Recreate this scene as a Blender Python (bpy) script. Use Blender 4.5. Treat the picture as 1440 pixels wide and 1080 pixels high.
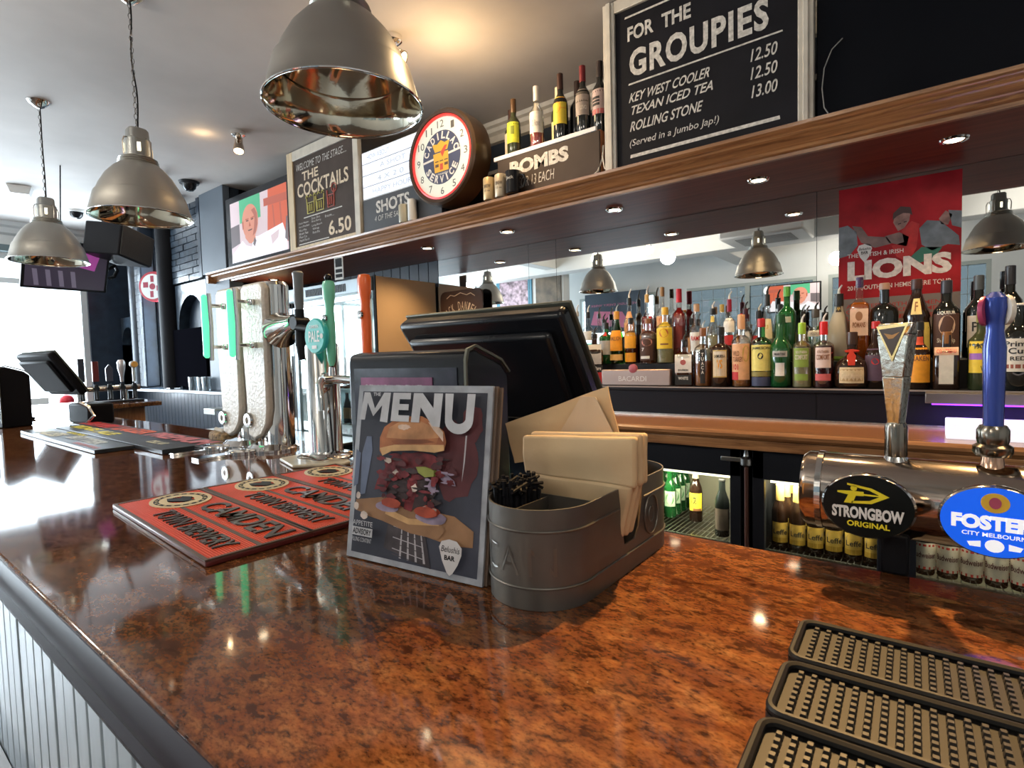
import bpy, bmesh, math, random
from mathutils import Vector, Matrix, Euler
for o in list(bpy.data.objects): bpy.data.objects.remove(o)
random.seed(7)
C = bpy.context.scene.collection
S = bpy.context.scene
PI = math.pi
R = math.radians

# ------------------------------------------------------------------ camera
cam_d = bpy.data.cameras.new('camera'); cam = bpy.data.objects.new('camera', cam_d); C.objects.link(cam)
S.camera = cam
cam_d.sensor_width = 36; cam_d.lens = 36*762/1440; cam_d.clip_start = 0.02; cam_d.clip_end = 200
right = Vector((0.7916, 0.6110, -0.0267)).normalized()
fwd = Vector((-0.6110, 0.7900, -0.0510)).normalized()
up = right.cross(fwd).normalized(); right = fwd.cross(up).normalized()
cam.matrix_world = Matrix(((right.x, up.x, -fwd.x, 0), (right.y, up.y, -fwd.y, 0), (right.z, up.z, -fwd.z, 1.35), (0, 0, 0, 1)))
cam_d.dof.use_dof = True; cam_d.dof.focus_distance = 1.1; cam_d.dof.aperture_fstop = 20.0

# ------------------------------------------------------------------ render look, world
S.view_settings.view_transform = 'Standard'; S.view_settings.look = 'None'
S.view_settings.gamma = 1; S.view_settings.use_curve_mapping = False
S.view_settings.exposure = 0.45
S.cycles.max_bounces = 9; S.cycles.diffuse_bounces = 3; S.cycles.glossy_bounces = 5
S.cycles.transmission_bounces = 6; S.cycles.transparent_max_bounces = 16
S.cycles.sample_clamp_indirect = 4; S.cycles.caustics_reflective = False; S.cycles.caustics_refractive = False
S.cycles.blur_glossy = 0.5
W = bpy.data.worlds.new('sky'); S.world = W; W.use_nodes = True
W.node_tree.nodes['Background'].inputs[0].default_value = (0.86, 0.93, 1, 1)
W.node_tree.nodes['Background'].inputs[1].default_value = 2.4

def area(name, loc, rot, sx, sy, power, col):
    d = bpy.data.lights.new(name, 'AREA'); d.shape = 'RECTANGLE'; d.size = sx; d.size_y = sy; d.energy = power; d.color = col
    o = bpy.data.objects.new(name, d); C.objects.link(o); o.location = loc; o.rotation_euler = rot; return o
def point(name, loc, power, col, r=0.03):
    d = bpy.data.lights.new(name, 'POINT'); d.energy = power; d.color = col; d.shadow_soft_size = r
    o = bpy.data.objects.new(name, d); C.objects.link(o); o.location = loc; return o
def spot(name, loc, target, power, col, ang=70, blend=0.6, r=0.02):
    d = bpy.data.lights.new(name, 'SPOT'); d.energy = power; d.color = col; d.spot_size = R(ang); d.spot_blend = blend; d.shadow_soft_size = r
    o = bpy.data.objects.new(name, d); C.objects.link(o); o.location = loc
    o.rotation_euler = (Vector(target)-Vector(loc)).to_track_quat('-Z', 'Y').to_euler(); return o
DAY = (0.80, 0.91, 1.0)
WARM = (1.0, 0.68, 0.36)
area('daylight_window_left', (-8.25, -0.45, 1.75), (0, -PI/2, 0), 1.9, 5.1, 430, DAY)
area('daylight_window_side', (-6.86, 2.75, 1.8), (-PI/2, 0, 0), 0.62, 1.5, 60, DAY)
area('daylight_window_front_a', (-2.3, -3.3, 1.85), (PI/2, 0, 0), 1.9, 1.2, 5, DAY)
area('daylight_window_front_b', (-0.3, -3.3, 1.85), (PI/2, 0, 0), 1.7, 1.2, 4.5, DAY)
area('daylight_window_front_c', (-4.6, -3.3, 1.85), (PI/2, 0, 0), 1.5, 1.2, 40, DAY)

# ------------------------------------------------------------------ materials
MAT = {}
def nodes_of(m):
    m.use_nodes = True; return m.node_tree.nodes, m.node_tree.links
def mat(name, col=(0.5, 0.5, 0.5), rough=0.5, metal=0.0, emit=0, coat=0, var=0, scale=20, bump=0, stretch=None, spec=0.5, trans=0, ior=1.45, aniso=0):
    if name in MAT: return MAT[name]
    m = bpy.data.materials.new(name); n, l = nodes_of(m); b = n['Principled BSDF']
    b.inputs['Base Color'].default_value = (*col, 1); b.inputs['Roughness'].default_value = rough
    b.inputs['Metallic'].default_value = metal; b.inputs['Specular IOR Level'].default_value = spec
    b.inputs['Coat Weight'].default_value = coat; b.inputs['Coat Roughness'].default_value = 0.05
    b.inputs['IOR'].default_value = ior; b.inputs['Transmission Weight'].default_value = trans
    if emit:
        b.inputs['Emission Color'].default_value = (*col, 1); b.inputs['Emission Strength'].default_value = emit
    if var or bump:
        tc = n.new('ShaderNodeTexCoord'); mp = n.new('ShaderNodeMapping'); l.new(tc.outputs['Object'], mp.inputs[0])
        if stretch: mp.inputs['Scale'].default_value = stretch
        no = n.new('ShaderNodeTexNoise'); no.inputs['Scale'].default_value = scale; no.inputs['Detail'].default_value = 6
        l.new(mp.outputs[0], no.inputs['Vector'])
        if var:
            cr = n.new('ShaderNodeValToRGB'); cr.color_ramp.elements[0].position = 0.3; cr.color_ramp.elements[1].position = 0.72
            cr.color_ramp.elements[0].color = (*[max(0, c*(1-var)) for c in col], 1)
            cr.color_ramp.elements[1].color = (*[min(1, c*(1+var)) for c in col], 1)
            l.new(no.outputs['Fac'], cr.inputs[0]); l.new(cr.outputs[0], b.inputs['Base Color'])
            if emit: l.new(cr.outputs[0], b.inputs['Emission Color'])
        if bump:
            bu = n.new('ShaderNodeBump'); bu.inputs['Strength'].default_value = bump; bu.inputs['Distance'].default_value = 0.01
            l.new(no.outputs['Fac'], bu.inputs['Height']); l.new(bu.outputs[0], b.inputs['Normal'])
    MAT[name] = m; return m
def thin_glass(name, col, gloss=0.12, rough=0.02, edge=1.0):
    """light passes straight through tinted by the glass; a clear coat reflects"""
    if name in MAT: return MAT[name]
    m = bpy.data.materials.new(name); n, l = nodes_of(m); n.remove(n['Principled BSDF'])
    t = n.new('ShaderNodeBsdfTransparent'); t.inputs[0].default_value = (*col, 1)
    g = n.new('ShaderNodeBsdfGlossy'); g.inputs['Roughness'].default_value = rough; g.inputs[0].default_value = (1, 1, 1, 1)
    lw = n.new('ShaderNodeLayerWeight'); lw.inputs[0].default_value = 0.35
    ma = n.new('ShaderNodeMath'); ma.operation = 'MULTIPLY_ADD'; ma.inputs[1].default_value = 0.6; ma.inputs[2].default_value = gloss
    l.new(lw.outputs['Facing'], ma.inputs[0])
    if edge < 1:
        cr = n.new('ShaderNodeValToRGB'); cr.color_ramp.elements[0].position = 0.25; cr.color_ramp.elements[0].color = (*col, 1)
        cr.color_ramp.elements[1].position = 0.95; cr.color_ramp.elements[1].color = (*[c*edge for c in col], 1)
        l.new(lw.outputs['Facing'], cr.inputs[0]); l.new(cr.outputs[0], t.inputs[0])
    mx = n.new('ShaderNodeMixShader'); l.new(ma.outputs[0], mx.inputs[0]); l.new(t.outputs[0], mx.inputs[1]); l.new(g.outputs[0], mx.inputs[2])
    l.new(mx.outputs[0], n['Material Output'].inputs['Surface']); MAT[name] = m; return m
def liquid(name, col):
    """coloured liquor: part of the light passes, part scatters back in its own colour"""
    if name in MAT: return MAT[name]
    m = bpy.data.materials.new(name); n, l = nodes_of(m); b = n['Principled BSDF']
    b.inputs['Base Color'].default_value = (*col, 1); b.inputs['Roughness'].default_value = 0.05
    t = n.new('ShaderNodeBsdfTransparent'); t.inputs[0].default_value = (*[c**0.5 for c in col], 1)
    mx = n.new('ShaderNodeMixShader'); mx.inputs[0].default_value = 0.45
    l.new(t.outputs[0], mx.inputs[1]); l.new(b.outputs[0], mx.inputs[2]); l.new(mx.outputs[0], n['Material Output'].inputs['Surface'])
    MAT[name] = m; return m
def mat_granite():
    m = bpy.data.materials.new('polished brown granite'); n, l = nodes_of(m); b = n['Principled BSDF']
    tc = n.new('ShaderNodeTexCoord'); mp = n.new('ShaderNodeMapping'); l.new(tc.outputs['Object'], mp.inputs[0])
    mp.inputs['Rotation'].default_value = (0, 0, R(35)); mp.inputs['Scale'].default_value = (0.8, 1.5, 1)
    def noise(s, d, dist=0.6, rg=0.6):
        q = n.new('ShaderNodeTexNoise'); q.inputs['Scale'].default_value = s; q.inputs['Detail'].default_value = d
        q.inputs['Distortion'].default_value = dist; q.inputs['Roughness'].default_value = rg; l.new(mp.outputs[0], q.inputs['Vector']); return q
    def ramp(src, st):
        r = n.new('ShaderNodeValToRGB'); e = r.color_ramp.elements
        while len(e) > 1: e.remove(e[-1])
        e[0].position = st[0][0]; e[0].color = (*st[0][1], 1)
        for p, c in st[1:]: x = e.new(p); x.color = (*c, 1)
        l.new(src, r.inputs[0]); return r
    a = noise(30, 10, 0.4, 0.70); bb = noise(95, 4, 0.1, 0.6); c = noise(6, 5, 0.9, 0.6); d = noise(210, 3, 0, 0.6)
    ra = ramp(a.outputs['Fac'], [(0.28, (0.075, 0.026, 0.013)), (0.44, (0.130, 0.045, 0.018)), (0.56, (0.185, 0.074, 0.027)), (0.74, (0.28, 0.140, 0.058))])
    rb = ramp(bb.outputs['Fac'], [(0.34, (0.22, 0.18, 0.17)), (0.50, (0.95, 0.95, 0.95)), (0.72, (1.25, 1.15, 1.0))])
    rc = ramp(c.outputs['Fac'], [(0.32, (0.58, 0.52, 0.50)), (0.52, (1.0, 1.0, 1.0))])
    rd = ramp(d.outputs['Fac'], [(0.36, (0.45, 0.40, 0.40)), (0.48, (1.0, 1.0, 1.0)), (0.70, (1.25, 1.2, 1.1))])
    cur = ra.outputs[0]
    for r_, f_ in ((rb, 0.9), (rc, 0.8), (rd, 0.8)):
        mx = n.new('ShaderNodeMix'); mx.data_type = 'RGBA'; mx.blend_type = 'MULTIPLY'; mx.inputs[0].default_value = f_
        l.new(cur, mx.inputs[6]); l.new(r_.outputs[0], mx.inputs[7]); cur = mx.outputs[2]
    l.new(cur, b.inputs['Base Color']); b.inputs['Roughness'].default_value = 0.06; b.inputs['Specular IOR Level'].default_value = 0.42
    b.inputs['IOR'].default_value = 1.65
    return m
def mat_wood(name, c0, c1, scale=6, axis=0, rough=0.3, coat=0.3, bump=0.1, spec=0.5):
    if name in MAT: return MAT[name]
    m = bpy.data.materials.new(name); n, l = nodes_of(m); b = n['Principled BSDF']
    tc = n.new('ShaderNodeTexCoord'); mp = n.new('ShaderNodeMapping'); l.new(tc.outputs['Object'], mp.inputs[0])
    s = [9, 9, 9]; s[axis] = 0.55; mp.inputs['Scale'].default_value = s
    q = n.new('ShaderNodeTexNoise'); q.inputs['Scale'].default_value = scale; q.inputs['Detail'].default_value = 8; q.inputs['Distortion'].default_value = 0.7
    q.inputs['Roughness'].default_value = 0.65
    l.new(mp.outputs[0], q.inputs['Vector'])
    r = n.new('ShaderNodeValToRGB'); r.color_ramp.elements[0].position = 0.32; r.color_ramp.elements[1].position = 0.68
    r.color_ramp.elements[0].color = (*c0, 1); r.color_ramp.elements[1].color = (*c1, 1)
    l.new(q.outputs['Fac'], r.inputs[0]); l.new(r.outputs[0], b.inputs['Base Color'])
    bu = n.new('ShaderNodeBump'); bu.inputs['Strength'].default_value = bump; bu.inputs['Distance'].default_value = 0.004
    l.new(q.outputs['Fac'], bu.inputs['Height']); l.new(bu.outputs[0], b.inputs['Normal'])
    b.inputs['Roughness'].default_value = rough; b.inputs['Coat Weight'].default_value = coat; b.inputs['Coat Roughness'].default_value = 0.15; b.inputs['Specular IOR Level'].default_value = spec
    MAT[name] = m; return m

M_granite = mat_granite()
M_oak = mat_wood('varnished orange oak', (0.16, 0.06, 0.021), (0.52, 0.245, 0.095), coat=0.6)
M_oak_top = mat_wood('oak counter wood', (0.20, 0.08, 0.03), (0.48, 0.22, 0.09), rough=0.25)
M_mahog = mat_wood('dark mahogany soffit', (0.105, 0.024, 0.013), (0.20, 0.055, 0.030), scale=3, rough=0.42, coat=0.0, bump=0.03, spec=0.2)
M_post = mat_wood('orange timber post', (0.28, 0.09, 0.03), (0.50, 0.20, 0.07), axis=2)
M_lightwood = mat('pale raw wood', (0.62, 0.50, 0.33), 0.5, var=0.2, scale=8, stretch=(8, 8, 0.8))
M_paleframe = mat('cream painted frame', (0.62, 0.58, 0.50), 0.4, var=0.12, scale=14)
M_ceil = mat('aged ceiling paint', (0.60, 0.56, 0.53), 0.75, var=0.17, scale=1.1, bump=0.15)
M_white = mat('white room paint', (0.66, 0.67, 0.66), 0.7, var=0.04, scale=2)
M_blue = mat('blue black gloss paint', (0.018, 0.028, 0.045), 0.35, coat=0.1, var=0.3, scale=10)
M_board = mat('worn grey blue board paint', (0.36, 0.43, 0.48), 0.28, coat=0.9, var=0.35, scale=7, stretch=(3, 3, 0.5), bump=0.15)
M_brick = mat('blue black glazed brick', (0.025, 0.038, 0.055), 0.28, coat=0.25, var=0.5, scale=12, bump=0.4)
M_mortar = mat('dark mortar', (0.01, 0.013, 0.018), 0.8)
M_greyp = mat('flat grey blue panel', (0.085, 0.105, 0.13), 0.5, var=0.08, scale=3)
M_black = mat('matt black', (0.007, 0.007, 0.009), 0.6, spec=0.15)
M_blackg = mat('black gloss plastic', (0.009, 0.010, 0.013), 0.25, spec=0.4, bump=0.02, scale=200)
M_blacks = mat('black satin plastic', (0.012, 0.013, 0.017), 0.42, spec=0.25)
M_rubber = mat('black rubber', (0.007, 0.0065, 0.006), 0.5, spec=0.3)
M_chrome = mat('chrome', (0.78, 0.77, 0.75), 0.07, 1.0)
M_steel = mat('brushed steel', (0.62, 0.61, 0.58), 0.28, 1.0, var=0.08, scale=30, stretch=(1, 1, 8))
M_brass = mat('brass', (0.75, 0.52, 0.22), 0.18, 1.0)
M_alu_out = mat('dull aluminium shade', (0.42, 0.405, 0.37), 0.36, 0.85, var=0.06, scale=4)
M_alu_in = mat('polished aluminium lining', (0.82, 0.76, 0.62), 0.08, 1.0, bump=0.12, scale=7)
M_mirror = mat('silvered mirror', (0.80, 0.82, 0.81), 0.0, 1.0)
M_gun = mat('pressed gunmetal tin', (0.15, 0.14, 0.125), 0.42, 0.75, var=0.12, scale=18, bump=0.05)
M_tissue = mat('unbleached paper napkin', (0.62, 0.45, 0.26), 0.9, var=0.12, scale=9, bump=0.35)
M_chalk = mat('chalkboard', (0.013, 0.013, 0.017), 0.6, spec=0.15, var=0.25, scale=4)
M_chalkbrown = mat('brown chalkboard', (0.065, 0.048, 0.040), 0.6, spec=0.2, var=0.25, scale=4)
M_ink = mat('chalk white paint', (0.62, 0.60, 0.56), 0.7, var=0.3, scale=70)
M_inkcream = mat('cream lettering', (0.70, 0.58, 0.42), 0.7, var=0.25, scale=70)
M_wpaint = mat('white gloss paint', (0.8, 0.8, 0.78), 0.4)
M_bulb = mat('warm lamp lens', (1.0, 0.82, 0.55), 0.4, emit=9)
M_ventglow = mat('lamp glow through vent', (1.0, 0.93, 0.70), 0.4, emit=1.6)
M_cream = mat('cream laminate panel', (0.60, 0.42, 0.25), 0.4, var=0.05, scale=3)
M_clear = thin_glass('clear glass', (0.93, 0.95, 0.94), edge=0.30)
M_greenG = thin_glass('green bottle glass', (0.08, 0.42, 0.11), 0.10)
M_brownG = mat('dark brown bottle glass', (0.022, 0.010, 0.006), 0.05, coat=0.5)
M_blackG = mat('black bottle glass', (0.010, 0.012, 0.012), 0.05, coat=0.5)
M_dkgreenG = mat('olive wine bottle glass', (0.035, 0.045, 0.018), 0.06, coat=0.5)
M_greenS = mat('bright green bottle glass', (0.012, 0.12, 0.028), 0.05, coat=0.6, trans=0.35)
M_door = thin_glass('fridge door glass', (0.93, 0.96, 0.95), 0.05)
M_frost = mat('frosted acrylic', (0.78, 0.72, 0.63), 0.28, var=0.08, scale=120, bump=0.25)
M_led = mat('green light bar', (0.10, 0.80, 0.36), 0.3, emit=1.1)
M_winpane = thin_glass('window glass', (0.96, 0.98, 0.99), 0.04)
M_floor = mat_wood('dark floorboards', (0.03, 0.018, 0.012), (0.09, 0.05, 0.03), rough=0.4)

# ------------------------------------------------------------------ mesh helpers
class MB:
    def __init__(s): s.v = []; s.f = []; s.m = []; s.cur = 0; s.T = Matrix.Identity(4)
    def add(s, vs, fs):
        b = len(s.v); s.v += [tuple(s.T @ Vector(p)) for p in vs]; s.f += [[b+i for i in f] for f in fs]; s.m += [s.cur]*len(fs); return s
    def box(s, x0, x1, y0, y1, z0, z1):
        return s.add([(x, y, z) for z in (z0, z1) for y in (y0, y1) for x in (x0, x1)], [(0, 2, 3, 1), (4, 5, 7, 6), (0, 1, 5, 4), (2, 6, 7, 3), (0, 4, 6, 2), (1, 3, 7, 5)])
    def lathe(s, prof, n=24, c=(0, 0, 0), e=2.0, capb=True, capt=True, sx=1, sy=1):
        vs = []; fs = []
        for r, z in prof:
            for i in range(n):
                a = 2*PI*i/n; ca, sa = math.cos(a), math.sin(a)
                k = 1 if e == 2 else (abs(ca)**e+abs(sa)**e)**(-1/e)
                vs.append((c[0]+r*k*ca*sx, c[1]+r*k*sa*sy, c[2]+z))
        for j in range(len(prof)-1):
            for i in range(n):
                a = j*n+i; b = j*n+(i+1) % n; fs.append((a, b, b+n, a+n))
        if capb: fs.append(tuple(range(n))[::-1])
        if capt: fs.append(tuple((len(prof)-1)*n+i for i in range(n)))
        return s.add(vs, fs)
    def cyl(s, p0, p1, r0, r1=None, n=16, cap=True):
        r1 = r0 if r1 is None else r1; p0 = Vector(p0); p1 = Vector(p1); d = p1-p0
        q = d.to_track_quat('Z', 'Y').to_matrix(); vs = []
        for p, r in ((p0, r0), (p1, r1)):
            for i in range(n):
                a = 2*PI*i/n; vs.append(p+q@Vector((r*math.cos(a), r*math.sin(a), 0)))
        fs = [(i, (i+1) % n, n+(i+1) % n, n+i) for i in range(n)]
        if cap: fs += [tuple(range(n))[::-1], tuple(range(n, 2*n))]
        return s.add(vs, fs)
    def tube(s, pts, r, n=8, closed=False):
        pts = [Vector(p) for p in pts]; N = len(pts); vs = []; fs = []
        rs = r if isinstance(r, (list, tuple)) else [r]*N; up = None
        for i, p in enumerate(pts):
            d = (pts[(i+1) % N]-pts[i-1]) if closed else (pts[min(i+1, N-1)]-pts[max(i-1, 0)])
            d.normalize()
            if up is None: up = d.orthogonal().normalized()
            up = (up-d*up.dot(d)); up = up.normalized() if up.length > 1e-6 else d.orthogonal().normalized()
            w = d.cross(up)
            for k in range(n):
                a = 2*PI*k/n; vs.append(p+(up*math.cos(a)+w*math.sin(a))*rs[i])
        for i in range(N if closed else N-1):
            for k in range(n):
                a = i*n+k; b = i*n+(k+1) % n; c = ((i+1) % N)*n; fs.append((a, b, c+(k+1) % n, c+k))
        if not closed: fs += [tuple(range(n))[::-1], tuple((N-1)*n+k for k in range(n))]
        return s.add(vs, fs)
    def prism(s, pts, h0, h1, ax='y'):
        """2-D outline extruded between h0 and h1 along ax; for y the outline is (x, z), for x (y, z), for z (x, y)"""
        def P(a, b, h): return {'y': (a, h, b), 'x': (h, a, b), 'z': (a, b, h)}[ax]
        n = len(pts); vs = [P(a, b, h0) for a, b in pts]+[P(a, b, h1) for a, b in pts]
        return s.add(vs, [(i, (i+1) % n, n+(i+1) % n, n+i) for i in range(n)]+[tuple(range(n))[::-1], tuple(range(n, 2*n))])
    def flat(s, pts, y=0):
        return s.add([(a, y, b) for a, b in pts], [tuple(range(len(pts)))])
    def oval(s, cx, cz, rx, rz, y=0, n=28, a0=0, a1=360, rot=0):
        p = []
        for i in range(n+(0 if a1-a0 == 360 else 1)):
            a = R(a0+(a1-a0)*i/n); x = rx*math.cos(a); z = rz*math.sin(a)
            p.append((cx+x*math.cos(rot)-z*math.sin(rot), cz+x*math.sin(rot)+z*math.cos(rot)))
        return s.flat(p, y)
    def rect(s, x0, x1, z0, z1, y=0): return s.flat([(x0, z0), (x1, z0), (x1, z1), (x0, z1)], y)
    def sphere(s, c, r, n=14, m=9, sz=1):
        return s.lathe([(max(1e-4, r*math.sin(PI*i/m)), -r*sz*math.cos(PI*i/m)) for i in range(m+1)], n, c)
    def build(s, name, mats, parent=None, smooth=True, bev=0, ang=35, loc=None):
        me = bpy.data.meshes.new(name); me.from_pydata(s.v, [], s.f)
        mats = mats if isinstance(mats, (list, tuple)) else [mats]
        for m in mats: me.materials.append(m)
        if any(s.m): me.polygons.foreach_set('material_index', s.m)
        me.validate(); 
        bm = bmesh.new(); bm.from_mesh(me); bmesh.ops.recalc_face_normals(bm, faces=bm.faces); bm.to_mesh(me); bm.free()
        if smooth:
            me.polygons.foreach_set('use_smooth', [True]*len(me.polygons)); me.set_sharp_from_angle(angle=R(ang))
        o = bpy.data.objects.new(name, me); C.objects.link(o)
        if parent: o.parent = parent
        if loc: o.location = loc
        if bev:
            b = o.modifiers.new('edge', 'BEVEL'); b.width = bev; b.segments = 2; b.limit_method = 'ANGLE'; b.angle_limit = R(40)
        return o
_tc = {}
def text_geo(t, bold, space=1.0):
    k = (t, bold, space)
    if k not in _tc:
        cu = bpy.data.curves.new('t', 'FONT'); cu.body = t; cu.offset = bold; cu.resolution_u = 3; cu.space_character = space
        o = bpy.data.objects.new('t', cu); C.objects.link(o); bpy.context.view_layer.update()
        me = bpy.data.meshes.new_from_object(o.evaluated_get(bpy.context.evaluated_depsgraph_get()))
        _tc[k] = ([tuple(v.co) for v in me.vertices], [tuple(p.vertices) for p in me.polygons])
        bpy.data.objects.remove(o); bpy.data.curves.remove(cu); bpy.data.meshes.remove(me)
    return _tc[k]
def text(mb, t, x0, x1, z0, z1, y=0, bold=0.02, shear=0, rise=0, space=1.0, fn=None):
    """lettering filling the rectangle x0..x1, z0..z1 of the local plane y; rise tilts the baseline"""
    v, f = text_geo(t, bold, space)
    if not v: return
    ax = min(p[0] for p in v); bx_ = max(p[0] for p in v); az = min(p[1] for p in v); bz = max(p[1] for p in v)
    out = []
    for p in v:
        u = (p[0]-ax)/max(1e-6, bx_-ax); w = (p[1]-az)/max(1e-6, bz-az)
        x = x0+u*(x1-x0)+shear*w*(z1-z0); z = z0+w*(z1-z0)+rise*u
        q = (x, y, z); out.append(fn(*q) if fn else q)
    mb.add(out, f)
def arc_text(mb, t, cx, cz, r, a0, a1, h, y, bold=0.03, inward=False, wf=0.75):
    n = len(t)
    for i, ch in enumerate(t):
        if ch == ' ': continue
        a = R(a0+(a1-a0)*i/max(1, n-1)); w = h*wf
        if ch in 'I1': w = h*0.25
        ca, sa = math.cos(a), math.sin(a)
        def fn(x, y_, z):
            if inward: return (cx+ca*(r-z)-sa*x, y_, cz+sa*(r-z)+ca*x)
            return (cx+ca*(r+z)+sa*x, y_, cz+sa*(r+z)-ca*x)
        text(mb, ch, -w/2, w/2, 0, h, y, bold, fn=fn)

def tag(o, label, cat, group=None):
    o['label'] = label; o['category'] = cat
    if group: o['group'] = group
    return o
def thing(name, label, cat, loc=(0, 0, 0), rot=(0, 0, 0), group=None):
    o = bpy.data.objects.new(name, None); o.empty_display_size = 0.05; C.objects.link(o); o.location = loc
    o.rotation_euler = rot if isinstance(rot, (tuple, list)) else (0, 0, rot)
    return tag(o, label, cat, group)
def struct(o): o['kind'] = 'structure'; return o
def copy_tree(o, parent=None):
    c = o.copy(); C.objects.link(c)
    if parent: c.parent = parent
    for ch in list(o.children): copy_tree(ch, c)
    return c

# ================================================================== THE ROOM
struct(MB().box(-9, 3, -4.5, 4, -0.1, 0).build('floor', M_floor))
CEIL = 2.95
struct(MB().box(-8.4, 3, -0.3, 3.2, CEIL, CEIL+0.1).build('ceiling', M_ceil))
struct(MB().box(-8.4, 3, -3.2, -0.3, CEIL-0.01, CEIL+0.1).build('ceiling_far', mat('bright ceiling paint', (0.62, 0.63, 0.62), 0.7)))
# back wall: dark boards over the coolers, mirror to the east of them
wb = struct(MB().box(-5.1, 3, 3.012, 3.12, 0, CEIL).build('wall_back', M_blue))
for i in range(18):
    x = -4.98+i*0.11
    MB().box(x, x+0.102, 2.996, 3.012, 1.9, 2.12).build('plank', M_blue, wb, False)
struct(MB().box(3.0, 3.1, -3.2, 3.2, 0, CEIL).build('wall_right', M_white))
MB().prism([(3.012, 2.95), (2.93, 2.95), (2.935, 2.925), (2.955, 2.915), (2.96, 2.89), (2.985, 2.875), (2.985, 2.83), (3.012, 2.825)], -5.0, 3, 'x').build('cornice', M_paleframe, wb)
MB().box(-5.0, 3, 2.985, 3.012, 2.62, 2.645).build('picture_rail', M_paleframe, wb)
MB().box(-5.0, 3, 2.998, 3.012, 2.2, 2.62).build('dark_panel', M_black, wb)
# left wall with the great window
wl = MB()
wl.box(-8.1, -8.0, -3.2, 2.4, 0, 0.85); wl.box(-8.1, -8.0, -3.2, 2.4, 2.62, CEIL);  wl.box(-8.1, -8.0, -3.2, -2.95, 0.85, 2.62)
wlo = struct(wl.build('wall_left', M_white, smooth=False))
MB().box(-8.1, -7.98, 2.08, 2.5, 0.85, 2.70).build('dark_pier', M_blue, wlo)
w1 = struct(MB().box(-8.08, -8.02, -2.95, 2.08, 0.85, 0.92).box(-8.08, -8.02, -2.95, 2.08, 2.30, 2.36).box(-8.08, -8.02, -2.95, 2.08, 2.56, 2.62)
    .box(-8.08, -8.02, -2.95, -2.89, 0.92, 2.56).box(-8.08, -8.02, -0.9, -0.84, 0.92, 2.56).box(-8.08, -8.02, 0.62, 0.68, 0.92, 2.56).box(-8.08, -8.02, 2.02, 2.08, 0.92, 2.56).build('window_1', mat('window frame paint', (0.6, 0.62, 0.62), 0.5), smooth=False))
for a, b in ((-2.89, -0.9), (-0.84, 0.62), (0.68, 2.02)):
    for c, d in ((0.92, 2.30), (2.36, 2.56)): MB().box(-8.053, -8.047, a, b, c, d).build('pane', M_winpane, w1, False)
MB().box(-8.0, -7.88, -2.95, 2.08, 0.82, 0.86).build('window_sill', M_wpaint, w1, bev=0.004)
t1 = MB().prism([(-8.0, 2.95), (-7.86, 2.95), (-7.88, 2.91), (-7.93, 2.89), (-7.95, 2.84), (-7.99, 2.82), (-8.0, 2.82)], -3.2, 2.4, 'y')
struct(t1.build('trim_1', M_white))
struct(MB().box(-8.0, -7.9, -3.2, 2.08, 2.63, 2.70).build('trim_2', mat('window head paint', (0.10, 0.14, 0.15), 0.5)))
# side wall facing the camera, with a window, black piers and brick
ws = MB()
ws.box(-8.1, -5.05, 2.5, 2.62, 0, 1.08); ws.box(-8.1, -7.1, 2.5, 2.62, 1.08, CEIL); ws.box(-7.1, -6.6, 2.5, 2.62, 2.7, CEIL)
ws.box(-6.6, -5.05, 2.5, 2.62, 1.08, CEIL); ws.box(-5.12, -5.05, 2.42, 3.1, 0, CEIL)
side = struct(ws.build('wall_side', M_blue, smooth=False))
w2 = struct(MB().box(-7.1, -7.06, 2.52, 2.58, 1.08, 2.7).box(-6.64, -6.6, 2.52, 2.58, 1.08, 2.7).box(-7.06, -6.64, 2.52, 2.58, 1.08, 1.13).box(-7.06, -6.64, 2.52, 2.58, 2.1, 2.14)
    .build('window_2', mat('window frame paint', (0.6, 0.62, 0.62)), smooth=False))
MB().box(-7.06, -6.64, 2.548, 2.552, 1.13, 2.1).build('pane', M_winpane, w2, False); MB().box(-7.06, -6.64, 2.548, 2.552, 2.14, 2.7).build('pane', M_winpane, w2, False)
# round black pier and square brick pier on either side of the narrow light strip
MB().lathe([(0.085, 0), (0.085, CEIL-1.11)], 18, (-7.44, 2.42, 1.11)).build('pier', M_blue, side)
MB().box(-7.30, -7.12, 2.36, 2.5, 1.11, CEIL).build('pier', M_blue, side, bev=0.01)
MB().lathe([(0.11, 0), (0.11, CEIL-1.11)], 18, (-6.45, 2.40, 1.11)).build('pier', M_black, side)
for k in range(24):
    for s_ in (0, 1):
        x0 = -7.30+0.09*s_; MB().box(x0+0.003, x0+0.087, 2.353, 2.36, 1.12+k*0.075, 1.12+k*0.075+0.068).build('brick', M_brick, side, False)
# arched brick panels: bricks one by one above the arch, the arch ring proud of the dark recess
def arch(x0, x1, zs, y=2.44):
    w = (x1-x0)/2; cx = (x0+x1)/2; p = [(x0-0.05, 1.1), (x0, 1.1), (x0, zs)]
    p += [(cx-w*math.cos(R(a)), zs+w*math.sin(R(a))) for a in range(0, 181, 15)]
    p += [(x1, 1.1), (x1+0.05, 1.1), (x1+0.05, zs+w+0.12), (x0-0.05, zs+w+0.12)]
    MB().prism(p, y-0.04, 2.5).build('arch', M_brick, side)
arch(-6.26, -5.64, 1.75); arch(-7.98, -7.56, 1.62)
me_b = None
for k in range(12):
    for j in range(4):
        x0 = -6.32+j*0.20-(0.1 if k % 2 else 0); x1 = x0+0.192; x0 = max(x0, -6.33); x1 = min(x1, -5.5)
        if x1-x0 < 0.03: continue
        z0 = 2.20+k*0.063; dy = random.uniform(0, 0.008)
        MB().box(x0, x1, 2.385+dy, 2.5, z0, z0+0.055).build('brick', M_brick, side, False, bev=0)
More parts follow.
